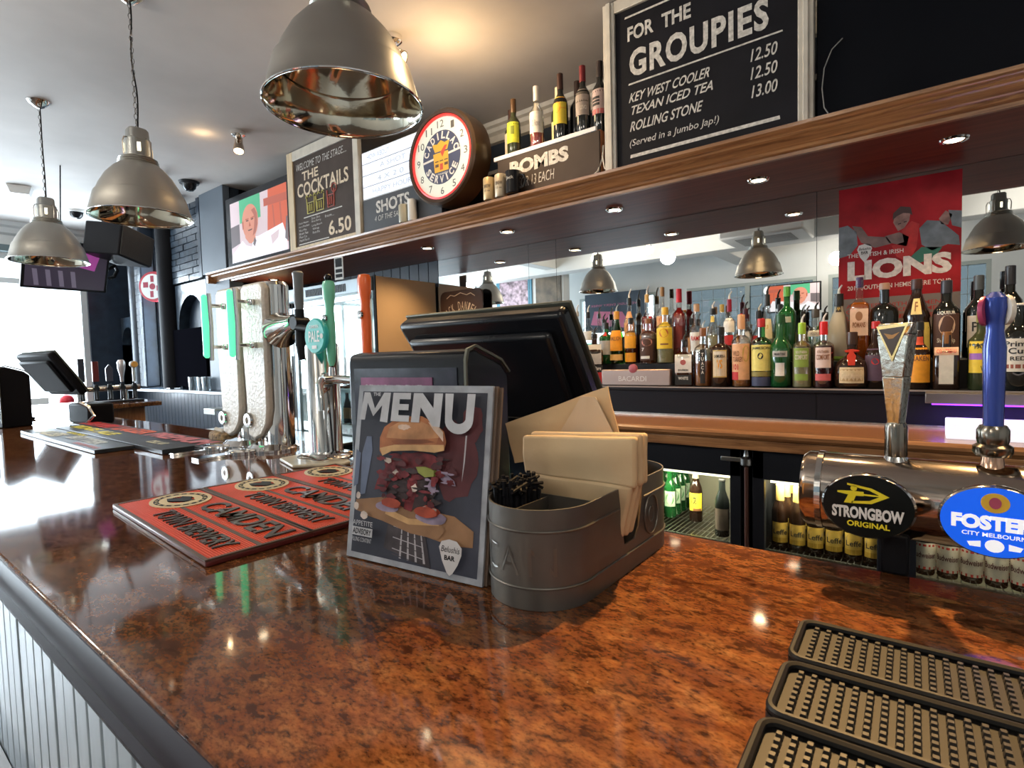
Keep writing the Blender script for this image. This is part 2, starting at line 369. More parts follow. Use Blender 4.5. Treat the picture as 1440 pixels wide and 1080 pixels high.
MB().box(-5.5, -5.02, 2.34, 2.40, 2.2, CEIL).box(-5.52, -5.04, 2.37, 2.5, 1.1, 2.2).build('flat_panel', M_greyp, side, bev=0.004)
MB().box(-5.62, -5.56, 2.36, 2.40, 2.2, CEIL).build('batten', M_blue, side)
for i in range(28):
    x = -7.6+i*0.09; MB().box(x, x+0.084, 2.478, 2.5, 0.1, 1.06).build('plank', M_blue, side, False)
MB().box(-8.0, -5.0, 2.27, 2.5, 1.065, 1.10).build('ledge', mat('ledge paint', (0.10, 0.13, 0.17), 0.25, coat=0.4), side, bev=0.006)
# front wall behind the camera, seen in the mirror
wf = MB(); wf.box(-8.1, 3.1, -3.3, -3.2, 0, 1.2); wf.box(-8.1, 3.1, -3.3, -3.2, 2.42, CEIL)
for a, b in ((-8.1, -5.4), (-3.85, -3.3), (-1.35, -1.2), (0.6, 3.1)): wf.box(a, b, -3.3, -3.2, 1.2, 2.42)
struct(wf.build('wall_front', M_white, smooth=False))
for i, (a, b) in enumerate(((-3.3, -1.35), (-1.2, 0.6), (-5.4, -3.85))):
    fr = MB(); fr.box(a, b, -3.28, -3.2, 1.2, 1.25).box(a, b, -3.28, -3.2, 2.37, 2.42).box(a, a+0.05, -3.28, -3.2, 1.25, 2.37).box(b-0.05, b, -3.28, -3.2, 1.25, 2.37)
    fr.box((a+b)/2-0.035, (a+b)/2+0.035, -3.28, -3.2, 1.25, 2.37)
    o = struct(fr.build('window_%d' % (i+3), mat('sage window paint', (0.36, 0.40, 0.38), 0.5), smooth=False))
    MB().box(a+0.05, b-0.05, -3.252, -3.248, 1.25, 2.37).build('pane', (M_winpane if i == 2 else thin_glass('obscured leaded glass', (0.26, 0.29, 0.30), 0.05)), o, False)
    ld = MB(); k = a+0.05
    while k < b-0.05: ld.box(k-0.004, k+0.004, -3.247, -3.243, 1.25, 2.37); k += 0.19
    for z in (1.5, 1.75, 2.0, 2.2): ld.box(a+0.05, b-0.05, -3.247, -3.243, z-0.004, z+0.004)
    ld.build('glazing_bar', mat('lead came', (0.25, 0.28, 0.28), 0.5), o, False)
struct(MB().box(-8, 3, -1.75, -1.45, 2.68, CEIL).build('beam_1', M_white, bev=0.01))
struct(MB().box(-2.5, -2.25, -3.2, -1.75, 2.72, CEIL).build('beam_2', M_white, bev=0.01))
struct(MB().box(-5.0, -4.8, -1.45, 0.2, 2.74, CEIL).build('beam_3', M_white, bev=0.01))
# posts at the far side that carry the posters seen in the mirror
struct(MB().box(-6.9, -4.95, -2.1, -1.9, 0, CEIL).build('wall_partition', M_white, bev=0.005))

def mo(loc):
    m = MB(); m.T = Matrix.Translation(-Vector(loc)); return m

# ================================================================== THE FRONT BAR
L0 = (-2.4, 0.45, 0)
bar = thing('bar_counter', 'long bar counter with a polished brown granite top and blue grey boarded front', 'bar counter', L0)
m = mo(L0)
out = [(-4.92, 0.146), (0.9, 0.138), (0.9, 0.715), (-0.20, 0.72), (-1.0, 0.732), (-1.02, 0.86), (-1.26, 0.90), (-1.5, 0.95), (-2.2, 0.93), (-3.4, 0.92), (-4.0, 0.95), (-4.32, 1.1), (-4.36, 1.53), (-4.95, 1.56)]
m.prism(out, 1.068, 1.10, 'z').build('worktop', M_granite, bar, bev=0.005)
m = mo(L0); m.prism([(0.150, 1.0985), (0.140, 1.0975), (0.133, 1.090), (0.131, 1.080), (0.134, 1.071), (0.148, 1.0685)], -4.9, 0.9, 'x').build('edge_lip', mat('dark purple brown moulding', (0.030, 0.022, 0.027), 0.42, spec=0.18), bar)
m = mo(L0); m.prism([(0.148, 1.0675), (0.136, 1.067), (0.132, 1.060), (0.134, 1.052), (0.144, 1.048), (0.148, 1.046), (0.160, 1.041), (0.168, 1.038), (0.2, 1.038), (0.2, 1.0675)], -4.9, 0.9, 'x').build('edge_moulding', mat('dark purple brown moulding', (0.030, 0.022, 0.027), 0.42, spec=0.18), bar)
m = mo(L0); m.box(-4.9, 0.9, 0.2, 0.24, 0.0, 1.068).box(-4.88, 0.9, 0.5, 0.56, 0.1, 1.066).box(-4.9, -4.5, 0.24, 1.45, 0.0, 1.066).build('carcass', M_black, bar, False)
m = mo(L0); pl = m.box(0, 0.0455, 0.170, 0.2, 0.02, 1.036)
base = m.build('plank', M_board, bar, False, bev=0.003)
base.location = (0.9-0.0485, 0, 0)
for i in range(1, 119):
    c = base.copy(); C.objects.link(c); c.location = (0.9-0.0485*(i+1), random.uniform(-0.0008, 0.0008), 0)
m = mo(L0); m.prism([(0.169, 0.56), (0.140, 0.58), (0.133, 0.62), (0.140, 0.66), (0.155, 0.665), (0.155, 0.68), (0.169, 0.685)], -4.9, 0.9, 'x').build('dado_rail', M_blue, bar)
m = mo(L0)
m.prism([(1.1, 1.068), (1.45, 1.068), (1.45, 0.90), (1.42, 0.88), (1.40, 0.80), (1.20, 0.62), (1.1, 0.6)], -4.50, -4.44, 'x').build('bracket', M_post, bar, bev=0.006)

# low clutter behind the bar, seen through the gap below the return counter
tg = thing('enamel_mug', 'pale sage mug standing under the return counter beside the timber bracket', 'mug', (-3.9, 1.3, 0.86))
MB().lathe([(0.04, 0), (0.045, 0.004), (0.045, 0.095), (0.042, 0.095), (0.042, 0.01)], 20, capt=False).build('body', mat('sage enamel', (0.30, 0.34, 0.27), 0.4), tg)
MB().tube([(0.045, 0, 0.075), (0.07, 0, 0.07), (0.078, 0, 0.05), (0.07, 0, 0.03), (0.045, 0, 0.025)], 0.005).build('handle', mat('sage enamel'), tg)
us = thing('under_counter_shelf', 'dark steel shelf under the return counter carrying a mug', 'shelf', (-4.05, 1.25, 0))
MB().box(-0.42, 0.35, -0.2, 0.2, 0.83, 0.86).build('board', M_steel, us); MB().box(-0.42, -0.38, -0.2, 0.2, 0, 0.83).box(0.31, 0.35, -0.2, 0.2, 0, 0.83).build('leg', M_blacks, us)

# ================================================================== THE BACK BAR
L0 = (-0.6, 2.6, 0)
bb = thing('back_counter', 'long back bar counter with an orange wood top and dark riser under the bottles', 'counter', L0)
m = mo(L0)
m.prism([(2.275, 1.022), (2.268, 1.014), (2.27, 1.002), (2.285, 0.992), (2.3, 0.985), (2.7, 0.985), (2.7, 1.026), (2.28, 1.026)], -3.02, 2.9, 'x').build('worktop', M_oak_top, bb)
m = mo(L0); m.box(-3.02, 2.9, 2.30, 2.34, 0.945, 0.985).build('apron', M_oak, bb, bev=0.003)
m = mo(L0); m.box(-3.02, 2.9, 2.70, 2.99, 0.985, 1.155).build('riser', mat('dark slate riser', (0.012, 0.012, 0.017), 0.45, spec=0.2), bb, bev=0.002)
m = mo(L0); m.box(-3.02, 2.9, 2.675, 2.99, 1.155, 1.173).build('bottle_shelf', M_blacks, bb, bev=0.002)
m = mo(L0); m.box(-3.02, 2.9, 2.815, 2.99, 1.173, 1.29).build('bottle_step', M_blacks, bb, bev=0.003)
m = mo(L0); m.box(-3.02, 2.9, 2.6745, 2.678, 1.168, 1.174).build('shelf_edge', mat('worn pale shelf edge', (0.35, 0.30, 0.27), 0.4), bb)
m = mo(L0)
for i in range(90): m.box(-3.0+i*0.036, -3.0+i*0.036+0.018, 2.655, 2.695, 1.026, 1.031)
m.box(-3.0, 0.3, 2.65, 2.655, 1.026, 1.033).box(-3.0, 0.3, 2.695, 2.70, 1.026, 1.033).build('drain_grating', M_steel, bb, False)
m = mo(L0); m.box(-0.40, -0.395, 2.699, 2.7002, 0.99, 1.155).build('joint', M_black, bb)
m = mo(L0); m.box(-3.02, 2.9, 2.32, 2.98, 0.0, 0.12).build('plinth', M_black, bb)
# overhead shelf
L0 = (-1.2, 2.65, 2.1)
oh = thing('overhead_shelf', 'long overhead shelf with moulded orange wood fascia and dark mahogany underside', 'shelf', L0)
m = mo(L0)
prof = [(2.40, 2.10), (2.382, 2.10), (2.380, 2.113), (2.366, 2.118), (2.362, 2.128), (2.345, 2.135), (2.335, 2.150), (2.318, 2.158), (2.314, 2.166), (2.296, 2.170), (2.288, 2.178), (2.286, 2.190), (2.30, 2.196), (2.40, 2.196)]
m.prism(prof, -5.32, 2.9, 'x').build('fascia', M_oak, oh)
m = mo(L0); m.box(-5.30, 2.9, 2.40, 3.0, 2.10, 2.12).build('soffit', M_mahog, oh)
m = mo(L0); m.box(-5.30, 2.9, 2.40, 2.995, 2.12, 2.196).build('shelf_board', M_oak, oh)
m = mo(L0); m.box(-5.34, -5.30, 2.30, 2.46, 2.10, 2.196).build('end_cap', M_oak, oh, bev=0.008)
# mirror panels
joints = [-3.03, -2.15, -1.93, -0.44, 1.0, 2.4]
lab = ['narrow-framed mirror panel nearest the cream cooler side', 'slim mirror strip between the two wide mirror panels', 'wide mirror panel behind the densest bottles', 'wide mirror panel behind the red rugby poster', 'mirror panel beyond the red rugby poster']
for i, l in enumerate(lab):
    a, b = joints[i], joints[i+1]
    o = tag(MB().box(-(b-a)/2+0.001, (b-a)/2-0.001, 0, 0.01, 0, 0.925).build('mirror_panel', M_mirror, None, False, loc=((a+b)/2, 2.999, 1.174)), l, 'mirror', 'mirror panels behind the bottles')

# downlights in the soffit
dl = [(-4.70, 'recessed downlight in the soffit above the tall frosted beer towers'), (-2.71, 'recessed downlight in the soffit above the cream cooler side'),
      (-2.02, 'recessed downlight in the soffit under the round clock'), (-1.31, 'recessed downlight in the soffit under the wine bottles'),
      (-0.61, 'recessed downlight in the soffit under the large drinks chalkboard'), (0.06, 'recessed downlight in the soffit above the rugby poster'), (0.76, 'recessed downlight in the soffit past the red rugby poster')]
for x, l in dl:
    t = thing('downlight', l, 'light', (x, 2.605, 2.10), group='soffit downlights')
    MB().lathe([(0.030, -0.001), (0.034, -0.007), (0.043, -0.006), (0.046, 0.0)], 24, capb=False, capt=False).build('trim_ring', M_chrome, t)
    MB().lathe([(0.001, -0.005), (0.028, -0.0045), (0.030, -0.001)], 20, capt=False).build('lens', M_bulb, t)
    spot('downlight_beam', (x, 2.60, 2.085), (x, 2.50, 1.0), 17, WARM, 125, 0.9, 0.02)

# ---------------------------------------------------------------- boards, screens and clock on the shelf
def dust(mb, x0, x1, z, h=0.006, y=0):  # a chalk rule with slightly uneven ends
    mb.flat([(x0, z), (x1, z+random.uniform(-.001, .001)), (x1-0.002, z+h), (x0+0.002, z+h*1.05)], y)
L0 = (-0.76, 2.345, 2.196)
cb = thing('drinks_chalkboard', 'large cream-framed chalkboard headed FOR THE GROUPIES with three priced drinks', 'chalkboard', L0)
m = mo(L0); m.box(-1.16, -0.39, 2.335, 2.36, 2.196, 2.90).build('board', M_chalk, cb, False)
for nm, q in (('frame_stile', (-1.212, -1.155, 2.196, 2.945)), ('frame_stile', (-0.405, -0.352, 2.196, 2.945)), ('frame_rail', (-1.155, -0.405, 2.892, 2.945))):
    m = mo(L0); a, b, c, d = q; m.box(a, b, 2.322, 2.36, c, d)
    if b-a < 0.1: m.box(a+0.018, b-0.016, 2.314, 2.322, c, d)
    m.build(nm, M_paleframe, cb, bev=0.003)
def chalk(parent, L0, y, items, name='lettering', M=M_ink):
    for it in items:
        m = mo(L0)
        if it[0] == 'line': dust(m, it[1], it[2], it[3], it[4], y); m.build('chalk_rule', M, parent, False)
        else:
            t, x0, x1, z0, z1 = it[:5]; text(m, t, x0, x1, z0, z1, y, *(it[5:])); m.build(name, M, parent, False)
chalk(cb, L0, 2.3335, [('line', -1.108, -0.66, 2.852, 0.008), ('FOR', -1.095, -0.972, 2.748, 2.812, 0.03), ('THE', -0.935, -0.808, 2.746, 2.808, 0.03), ('GROUPIES', -1.088, -0.507, 2.588, 2.708, 0.035, 0, 0, 1.12),
    ('line', -1.094, -0.457, 2.557, 0.007), ('line', -1.090, -0.467, 2.234, 0.014)])
chalk(cb, L0, 2.3332, [('KEY WEST COOLER', -1.093, -0.735, 2.479, 2.520, 0.016, 0.3), ('TEXAN ICED TEA', -1.090, -0.72, 2.423, 2.462, 0.016, 0.3), ('ROLLING STONE', -1.090, -0.77, 2.351, 2.394, 0.016, 0.25),
    ('(Served in a Jumbo Jap!)', -1.095, -0.70, 2.277, 2.315, 0.004, 0.2), ('12.50', -0.574, -0.480, 2.482, 2.530, 0.012, 0.15), ('12.50', -0.574, -0.480, 2.413, 2.460, 0.012, 0.15), ('13.00', -0.571, -0.480, 2.342, 2.390, 0.012, 0.15)])

L0 = (-3.49, 2.345, 2.196)
cc = thing('cocktail_chalkboard', 'brown chalkboard headed THE COCKTAILS with drawn jars and a price of 6.50', 'chalkboard', L0)
m = mo(L0); m.box(-3.86, -3.10, 2.335, 2.36, 2.22, 2.89).build('board', M_chalkbrown, cc, False)
m = mo(L0); m.box(-3.93, -3.853, 2.325, 2.36, 2.196, 2.94).build('frame_stile', M_lightwood, cc, bev=0.003)
m = mo(L0); m.box(-3.11, -3.055, 2.325, 2.36, 2.196, 2.94).build('frame_stile', M_paleframe, cc, bev=0.003)
m = mo(L0); m.box(-3.853, -3.11, 2.325, 2.36, 2.87, 2.94).build('frame_rail', M_paleframe, cc, bev=0.003)
m = mo(L0); m.box(-3.853, -3.11, 2.325, 2.36, 2.196, 2.225).build('frame_rail', M_lightwood, cc, bev=0.003)
chalk(cc, L0, 2.3335, [('WELCOME TO THE STAGE....', -3.82, -3.19, 2.785, 2.835, -0.005, 0.2), ('line', -3.74, -3.26, 2.425, 0.007), ('line', -3.82, -3.43, 2.236, 0.007),
    ('Dark Mojito', -3.81, -3.68, 2.385, 2.402, -0.005), ('Berry Daiq Back', -3.81, -3.67, 2.360, 2.377, -0.005), ('Woo Woo', -3.81, -3.71, 2.335, 2.352, -0.005), ('Blush Fizz', -3.81, -3.69, 2.31, 2.327, -0.005), ('Pina Co', -3.81, -3.71, 2.285, 2.302, -0.005), ('Peach Punch', -3.81, -3.68, 2.26, 2.277, -0.005),
    ('Sour Shot', -3.64, -3.53, 2.40, 2.417, -0.005), ('Blue Berry', -3.64, -3.52, 2.375, 2.392, -0.005), ('Long Beach', -3.64, -3.51, 2.345, 2.362, -0.005), ('Sling', -3.63, -3.55, 2.32, 2.337, -0.005), ('Rum Fix', -3.63, -3.54, 2.295, 2.312, -0.005), ('from...', -3.47, -3.36, 2.385, 2.405, -0.005)])
chalk(cc, L0, 2.3332, [('THE', -3.74, -3.53, 2.70, 2.765, 0.02), ('COCKTAILS', -3.81, -3.175, 2.585, 2.685, 0.02), ('6.50', -3.43, -3.165, 2.25, 2.355, 0.02)], M=M_inkcream)
def jar(m, x, z, w, h, y):
    for s_ in (0,): m.tube([(x, y, z+h), (x+w*0.08, y, z), (x+w*0.92, y, z), (x+w, y, z+h)], 0.0045, 6); m.tube([(x+w*0.1, y, z+h*0.7), (x+w*0.9, y, z+h*0.7)], 0.003, 6)
    for q in range(3): m.tube([(x+w*0.25*(q+0.6), y, z+h*0.12), (x+w*0.25*(q+0.6), y, z+h*0.6)], 0.004, 6)
m = mo(L0); jar(m, -3.69, 2.45, 0.10, 0.11, 2.332); jar(m, -3.57, 2.45, 0.10, 0.11, 2.332)
for q in range(5): m.tube([(-3.70+0.05*q, 2.332, 2.565), (-3.69+0.05*q, 2.332, 2.585), (-3.67+0.05*q, 2.332, 2.57)], 0.004, 6)
m.build('jar_drawing', mat('yellow chalk', (0.60, 0.56, 0.20), 0.7), cc, False)
m = mo(L0); jar(m, -3.43, 2.45, 0.085, 0.12, 2.332); m.tube([(-3.345+0.03*math.cos(a*0.7), 2.332, 2.575+0.03*math.sin(a*0.7)) for a in range(9)], 0.003, 6, True)
m.build('glass_drawing', mat('red chalk', (0.50, 0.12, 0.10), 0.7), cc, False)

L0 = (-2.75, 2.36, 2.196)
sh = thing('shots_sign', 'black board reading SHOTS 4 OF THE SAME under the white letter box', 'sign', L0)
m = mo(L0); m.box(-3.035, -2.3, 2.34, 2.38, 2.196, 2.42).build('board', mat('slate sign paint', (0.06, 0.065, 0.075), 0.5), sh, bev=0.002)
chalk(sh, L0, 2.338, [('SHOTS', -2.90, -2.575, 2.312, 2.392, 0.03), ('4 OF THE SAME', -2.92, -2.63, 2.262, 2.296, -0.005, 0.15)])
L0 = (-2.70, 2.36, 2.42)
lb = thing('letter_box', 'white illuminated cinema letter box standing on the shots sign beside the clock', 'sign', L0)
m = mo(L0); m.box(-3.04, -2.3, 2.345, 2.40, 2.42, 2.735).build('case', M_white, lb, bev=0.003)
m = mo(L0); m.box(-3.03, -2.31, 2.341, 2.345, 2.428, 2.728).build('lit_panel', mat('lit white acrylic', (0.80, 0.84, 0.95), 0.3, emit=0.5), lb, False)
for z in (2.50, 2.575, 2.65):
    m = mo(L0); m.box(-3.03, -2.31, 2.337, 2.341, z, z+0.004).build('rail', M_clear if False else mat('grey acrylic rail', (0.45, 0.48, 0.52), 0.3), lb, False)
m = mo(L0)
for t, x0, x1, z in (('HOW ABOUT', -2.98, -2.75, 2.675), ('A SHOT', -2.85, -2.6, 2.60), ('4 X 2 0', -2.88, -2.62, 2.52), ('HAPPY HOUR', -2.93, -2.55, 2.445)): text(m, t, x0, x1, z, z+0.035, 2.3405, 0.02)
m.build('lettering', mat('faded grey letters', (0.55, 0.60, 0.66), 0.4, emit=0.25), lb, False)

L0 = (-2.235, 2.36, 2.196)
ck = thing('wall_clock', 'round drum clock with red rim, lit white dial and gold crest', 'clock', L0)
cx, cz = -2.235, 2.502
m = mo(L0); m.T = m.T @ Matrix.Translation((cx, 2.43, cz)) @ Matrix.Rotation(PI/2, 4, 'X')
m.lathe([(0.245, 0.0), (0.268, 0.02), (0.272, 0.10), (0.268, 0.150), (0.256, 0.163), (0.240, 0.160), (0.234, 0.145)], 48).build('drum', mat('dark brown clock case', (0.055, 0.032, 0.018), 0.3, coat=0.4), ck)
m = mo(L0); m.T = m.T @ Matrix.Translation((cx, 2.43, cz)) @ Matrix.Rotation(PI/2, 4, 'X')
m.lathe([(0.234, 0.146), (0.236, 0.155), (0.226, 0.158), (0.222, 0.147)], 48, capb=False, capt=False).build('red_ring', mat('red neon ring', (0.75, 0.05, 0.05), 0.3, emit=0.35), ck)
m = mo(L0); m.oval(cx, cz, 0.226, 0.226, 2.2845, 48).build('dial', mat('lit dial', (0.66, 0.70, 0.62), 0.5, emit=0.30), ck, False)
m = mo(L0)
for k in range(12):
    a = R(90-30*(k+1)); h = 0.040; x = cx+0.188*math.cos(a); z = cz+0.188*math.sin(a); s_ = str(k+1)
    text(m, s_, x-0.013*len(s_), x+0.013*len(s_), z-h/2, z+h/2, 2.2838, 0.0)
m.build('numerals', mat('grey numerals', (0.12, 0.12, 0.11), 0.5), ck, False)
m = mo(L0); m.oval(cx, cz, 0.150, 0.150, 2.2836, 40).build('blue_disc', mat('navy disc', (0.07, 0.085, 0.16), 0.5), ck, False)
m = mo(L0); m.flat([(cx-0.148, cz-0.012), (cx+0.148, cz+0.012), (cx+0.146, cz+0.024), (cx-0.149, cz+0.000)], 2.2832); m.build('white_stripe', M_wpaint, ck, False)
m = mo(L0); m.flat([(cx-0.056, cz-0.08), (cx+0.056, cz-0.08), (cx+0.056, cz+0.028), (cx-0.064, cz+0.028)], 2.2828)
m.flat([(cx-0.05, cz+0.035), (cx+0.05, cz+0.035), (cx+0.07, cz+0.085), (cx+0.03, cz+0.078), (cx, cz+0.096), (cx-0.03, cz+0.078), (cx-0.07, cz+0.085)], 2.2828)
m.cur = 1; m.flat([(cx+0.01, cz+0.0), (cx+0.05, cz+0.06), (cx+0.03, cz+0.062), (cx-0.005, cz+0.03)], 2.2822); m.rect(cx-0.012, cx+0.012, cz-0.07, cz-0.035, 2.2822)
m.cur = 2
for q in range(3): m.rect(cx-0.05+0.037*q, cx-0.022+0.037*q, cz-0.022-0.0*q, cz-0.016, 2.2822); m.rect(cx-0.05+0.037*q, cx-0.022+0.037*q, cz-0.05, cz-0.034, 2.2822) if q != 1 else None
m.build('crest', [mat('golden yellow print', (0.80, 0.48, 0.06), 0.5), mat('crest red', (0.65, 0.10, 0.06), 0.5), mat('crest dark', (0.15, 0.08, 0.05), 0.5)], ck, False)
m = mo(L0); arc_text(m, 'CADILLAC', cx, cz, 0.102, 163, 17, 0.042, 2.2826, 0.04)
arc_text(m, 'SERVICE', cx, cz, 0.144, 212, 328, 0.042, 2.2826, 0.04, inward=True); text(m, 'AUTHORIZED', cx-0.05, cx+0.05, cz-0.098, cz-0.088, 2.2826, 0.02)
m.build('lettering', M_wpaint, ck, False)

# television on the shelf, a news interview on screen
def tv_art(m, x0, x1, z0, z1, y, flip=False):
    w, h = x1-x0, z1-z0
    def P(pts, k, yy): m.cur = k; m.flat([(x0+u*w, z0+v*h) for u, v in pts], yy)
    P([(0, 0), (1, 0), (1, 1), (0, 1)], 0, y)
    P([(0.18, 0.62), (0.56, 0.62), (0.56, 1), (0.18, 1)], 1, y-0.0006); P([(0.66, 0.22), (1, 0.12), (1, 1), (0.70, 1)], 2, y-0.0006); P([(0.62, 0.76), (1, 0.74), (1, 0.86), (0.62, 0.88)], 5, y-0.001)
    P([(0, 0.25), (0.17, 0.3), (0.17, 0.62), (0, 0.6)], 6, y-0.0006)
    P([(0.0, 0), (0.02, 0.14), (0.22, 0.33), (0.38, 0.36), (0.50, 0.33), (0.92, 0.42), (0.98, 0.2), (0.98, 0)], 3, y-0.0012)
    head = [(0.37+0.145*math.cos(R(a)), 0.62+0.265*math.sin(R(a))*(1 if a < 180 else 1.15)) for a in range(0, 360, 18)]
    P(head, 4, y-0.0018); P([(0.28, 0.45), (0.44, 0.45), (0.46, 0.30), (0.38, 0.24), (0.26, 0.30)], 4, y-0.0016)
    P([(0.225, 0.62), (0.25, 0.65), (0.25, 0.52), (0.23, 0.50)], 5, y-0.0024); P([(0.30, 0.64), (0.345, 0.635), (0.345, 0.615), (0.30, 0.62)], 7, y-0.0024); P([(0.39, 0.64), (0.435, 0.645), (0.435, 0.625), (0.39, 0.62)], 7, y-0.0024)
    P([(0.36, 0.61), (0.385, 0.53), (0.35, 0.525)], 5, y-0.0024); P([(0.325, 0.475), (0.41, 0.48), (0.40, 0.46), (0.34, 0.455)], 7, y-0.0024)
_tv = tv_art
def tv_art(m, x0, x1, z0, z1, y):
    _tv(m, x0, x1, z0, z1, y); w, h = x1-x0, z1-z0
    def P(pts, k, yy): m.cur = k; m.flat([(x0+u*w, z0+v*h) for u, v in pts], yy)
    P([(0.40, 0.78), (0.46, 0.80), (0.50, 0.70), (0.50, 0.52), (0.46, 0.40), (0.41, 0.36), (0.44, 0.50), (0.455, 0.62), (0.44, 0.70)], 8, y-0.0021)
    P([(0.25, 0.42), (0.28, 0.35), (0.34, 0.26), (0.40, 0.24), (0.38, 0.19), (0.28, 0.24), (0.21, 0.34)], 0, y-0.0023); P([(0.44, 0.33), (0.47, 0.27), (0.44, 0.18), (0.41, 0.23)], 6, y-0.0023)
    P([(0.29, 0.665), (0.35, 0.66), (0.35, 0.645), (0.29, 0.645)], 5, y-0.0026); P([(0.385, 0.66), (0.445, 0.67), (0.445, 0.65), (0.385, 0.645)], 5, y-0.0026); P([(0.72, 0.28), (0.86, 0.34), (0.84, 0.22), (0.74, 0.14)], 0, y-0.0016)
    P([(0.76, 0.74), (0.78, 0.74), (0.80, 0.30), (0.78, 0.30)], 5, y-0.0010); P([(0.88, 0.74), (0.90, 0.74), (0.91, 0.40), (0.89, 0.38)], 5, y-0.0010); P([(0.98, 0.50), (1.0, 0.50), (1.0, 0.12), (0.95, 0.18)], 6, y-0.0018)
TVM = [mat('screen pale pink', (0.62, 0.50, 0.53), 0.5, emit=0.3), mat('screen green', (0.08, 0.42, 0.22), 0.5, emit=0.25), mat('screen orange red', (0.58, 0.11, 0.05), 0.5, emit=0.28), mat('screen shirt white', (0.78, 0.76, 0.82), 0.5, emit=0.35), mat('screen skin', (0.62, 0.25, 0.17), 0.5, emit=0.28), mat('screen deep red', (0.45, 0.10, 0.06), 0.5, emit=0.25), mat('screen dark grey', (0.16, 0.13, 0.14), 0.5, emit=0.2), mat('screen eye brown', (0.12, 0.04, 0.03), 0.5, emit=0.2), mat('screen skin shade', (0.42, 0.13, 0.09), 0.5, emit=0.22)]
L0 = (-4.42, 2.36, 2.196)
tv = thing('television', 'flat television on the shelf showing a bald man in a white shirt', 'television', L0)
m = mo(L0); m.box(-4.965, -3.935, 2.335, 2.39, 2.20, 2.80).build('housing', M_blackg, tv, bev=0.004)
m = mo(L0); tv_art(m, -4.885, -3.962, 2.232, 2.745, 2.334); m.build('screen', TVM, tv, False)

# dark screen past the chalkboard with a loose cable
L0 = (0.45, 2.36, 2.196)
ds = thing('dark_screen', 'unlit black screen filling the shelf beside the large chalkboard', 'television', L0)
m = mo(L0); m.box(-0.345, 1.25, 2.34, 2.40, 2.20, 2.93).build('housing', mat('dead screen glass', (0.005, 0.006, 0.009), 0.5, spec=0.08), ds, bev=0.004)
m = MB(); pts = [(-0.30, 2.330, 2.196), (-0.318, 2.325, 2.23), (-0.325, 2.325, 2.30), (-0.318, 2.325, 2.37), (-0.295, 2.33, 2.43), (-0.262, 2.335, 2.46)]
tag(m.tube(pts, 0.0022, 6).build('loose_cable', mat('grey cable', (0.25, 0.25, 0.24), 0.5)), 'thin grey cable curving up in front of the unlit black screen', 'cable')

# BOMBS crate with wine bottles
L0 = (-1.55, 2.36, 2.196)
bx_ = thing('bombs_crate', 'brown painted crate with white top edge reading BOMBS EACH', 'crate', L0)
m = mo(L0); m.box(-1.845, -1.225, 2.30, 2.315, 2.196, 2.392).build('front_board', M_chalkbrown, bx_, bev=0.002)
m = mo(L0); m.box(-1.868, -1.24, 2.296, 2.312, 2.392, 2.412).build('top_edge', mat('bright white trim', (0.85, 0.84, 0.86), 0.4), bx_, bev=0.002)
m = mo(L0); m.box(-1.24, -1.225, 2.315, 2.47, 2.196, 2.40).build('side_board', M_post, bx_, bev=0.002)
m = mo(L0); m.box(-1.845, -1.83, 2.315, 2.47, 2.196, 2.40).box(-1.83, -1.24, 2.315, 2.47, 2.385, 2.40).build('lid_board', M_post, bx_, bev=0.002)
chalk(bx_, L0, 2.2985, [('BOMBS', -1.762, -1.395, 2.300, 2.368, 0.05)]); chalk(bx_, L0, 2.2983, [('2 FOR 13 EACH', -1.74, -1.485, 2.235, 2.282, -0.005, 0.1)])
m = MB(); tag(m.tube([(-1.222, 2.33, 2.34), (-1.215, 2.312, 2.28), (-1.235, 2.30, 2.22), (-1.27, 2.30, 2.201)], 0.004, 6).tube([(-1.215, 2.32, 2.34), (-1.212, 2.306, 2.28), (-1.20, 2.302, 2.225), (-1.15, 2.302, 2.203), (-1.11, 2.298, 2.202)], 0.004, 6).build('white_cable', mat('white flex', (0.6, 0.57, 0.5), 0.5)), 'pale flex looping down between the bombs crate and the large chalkboard', 'cable')

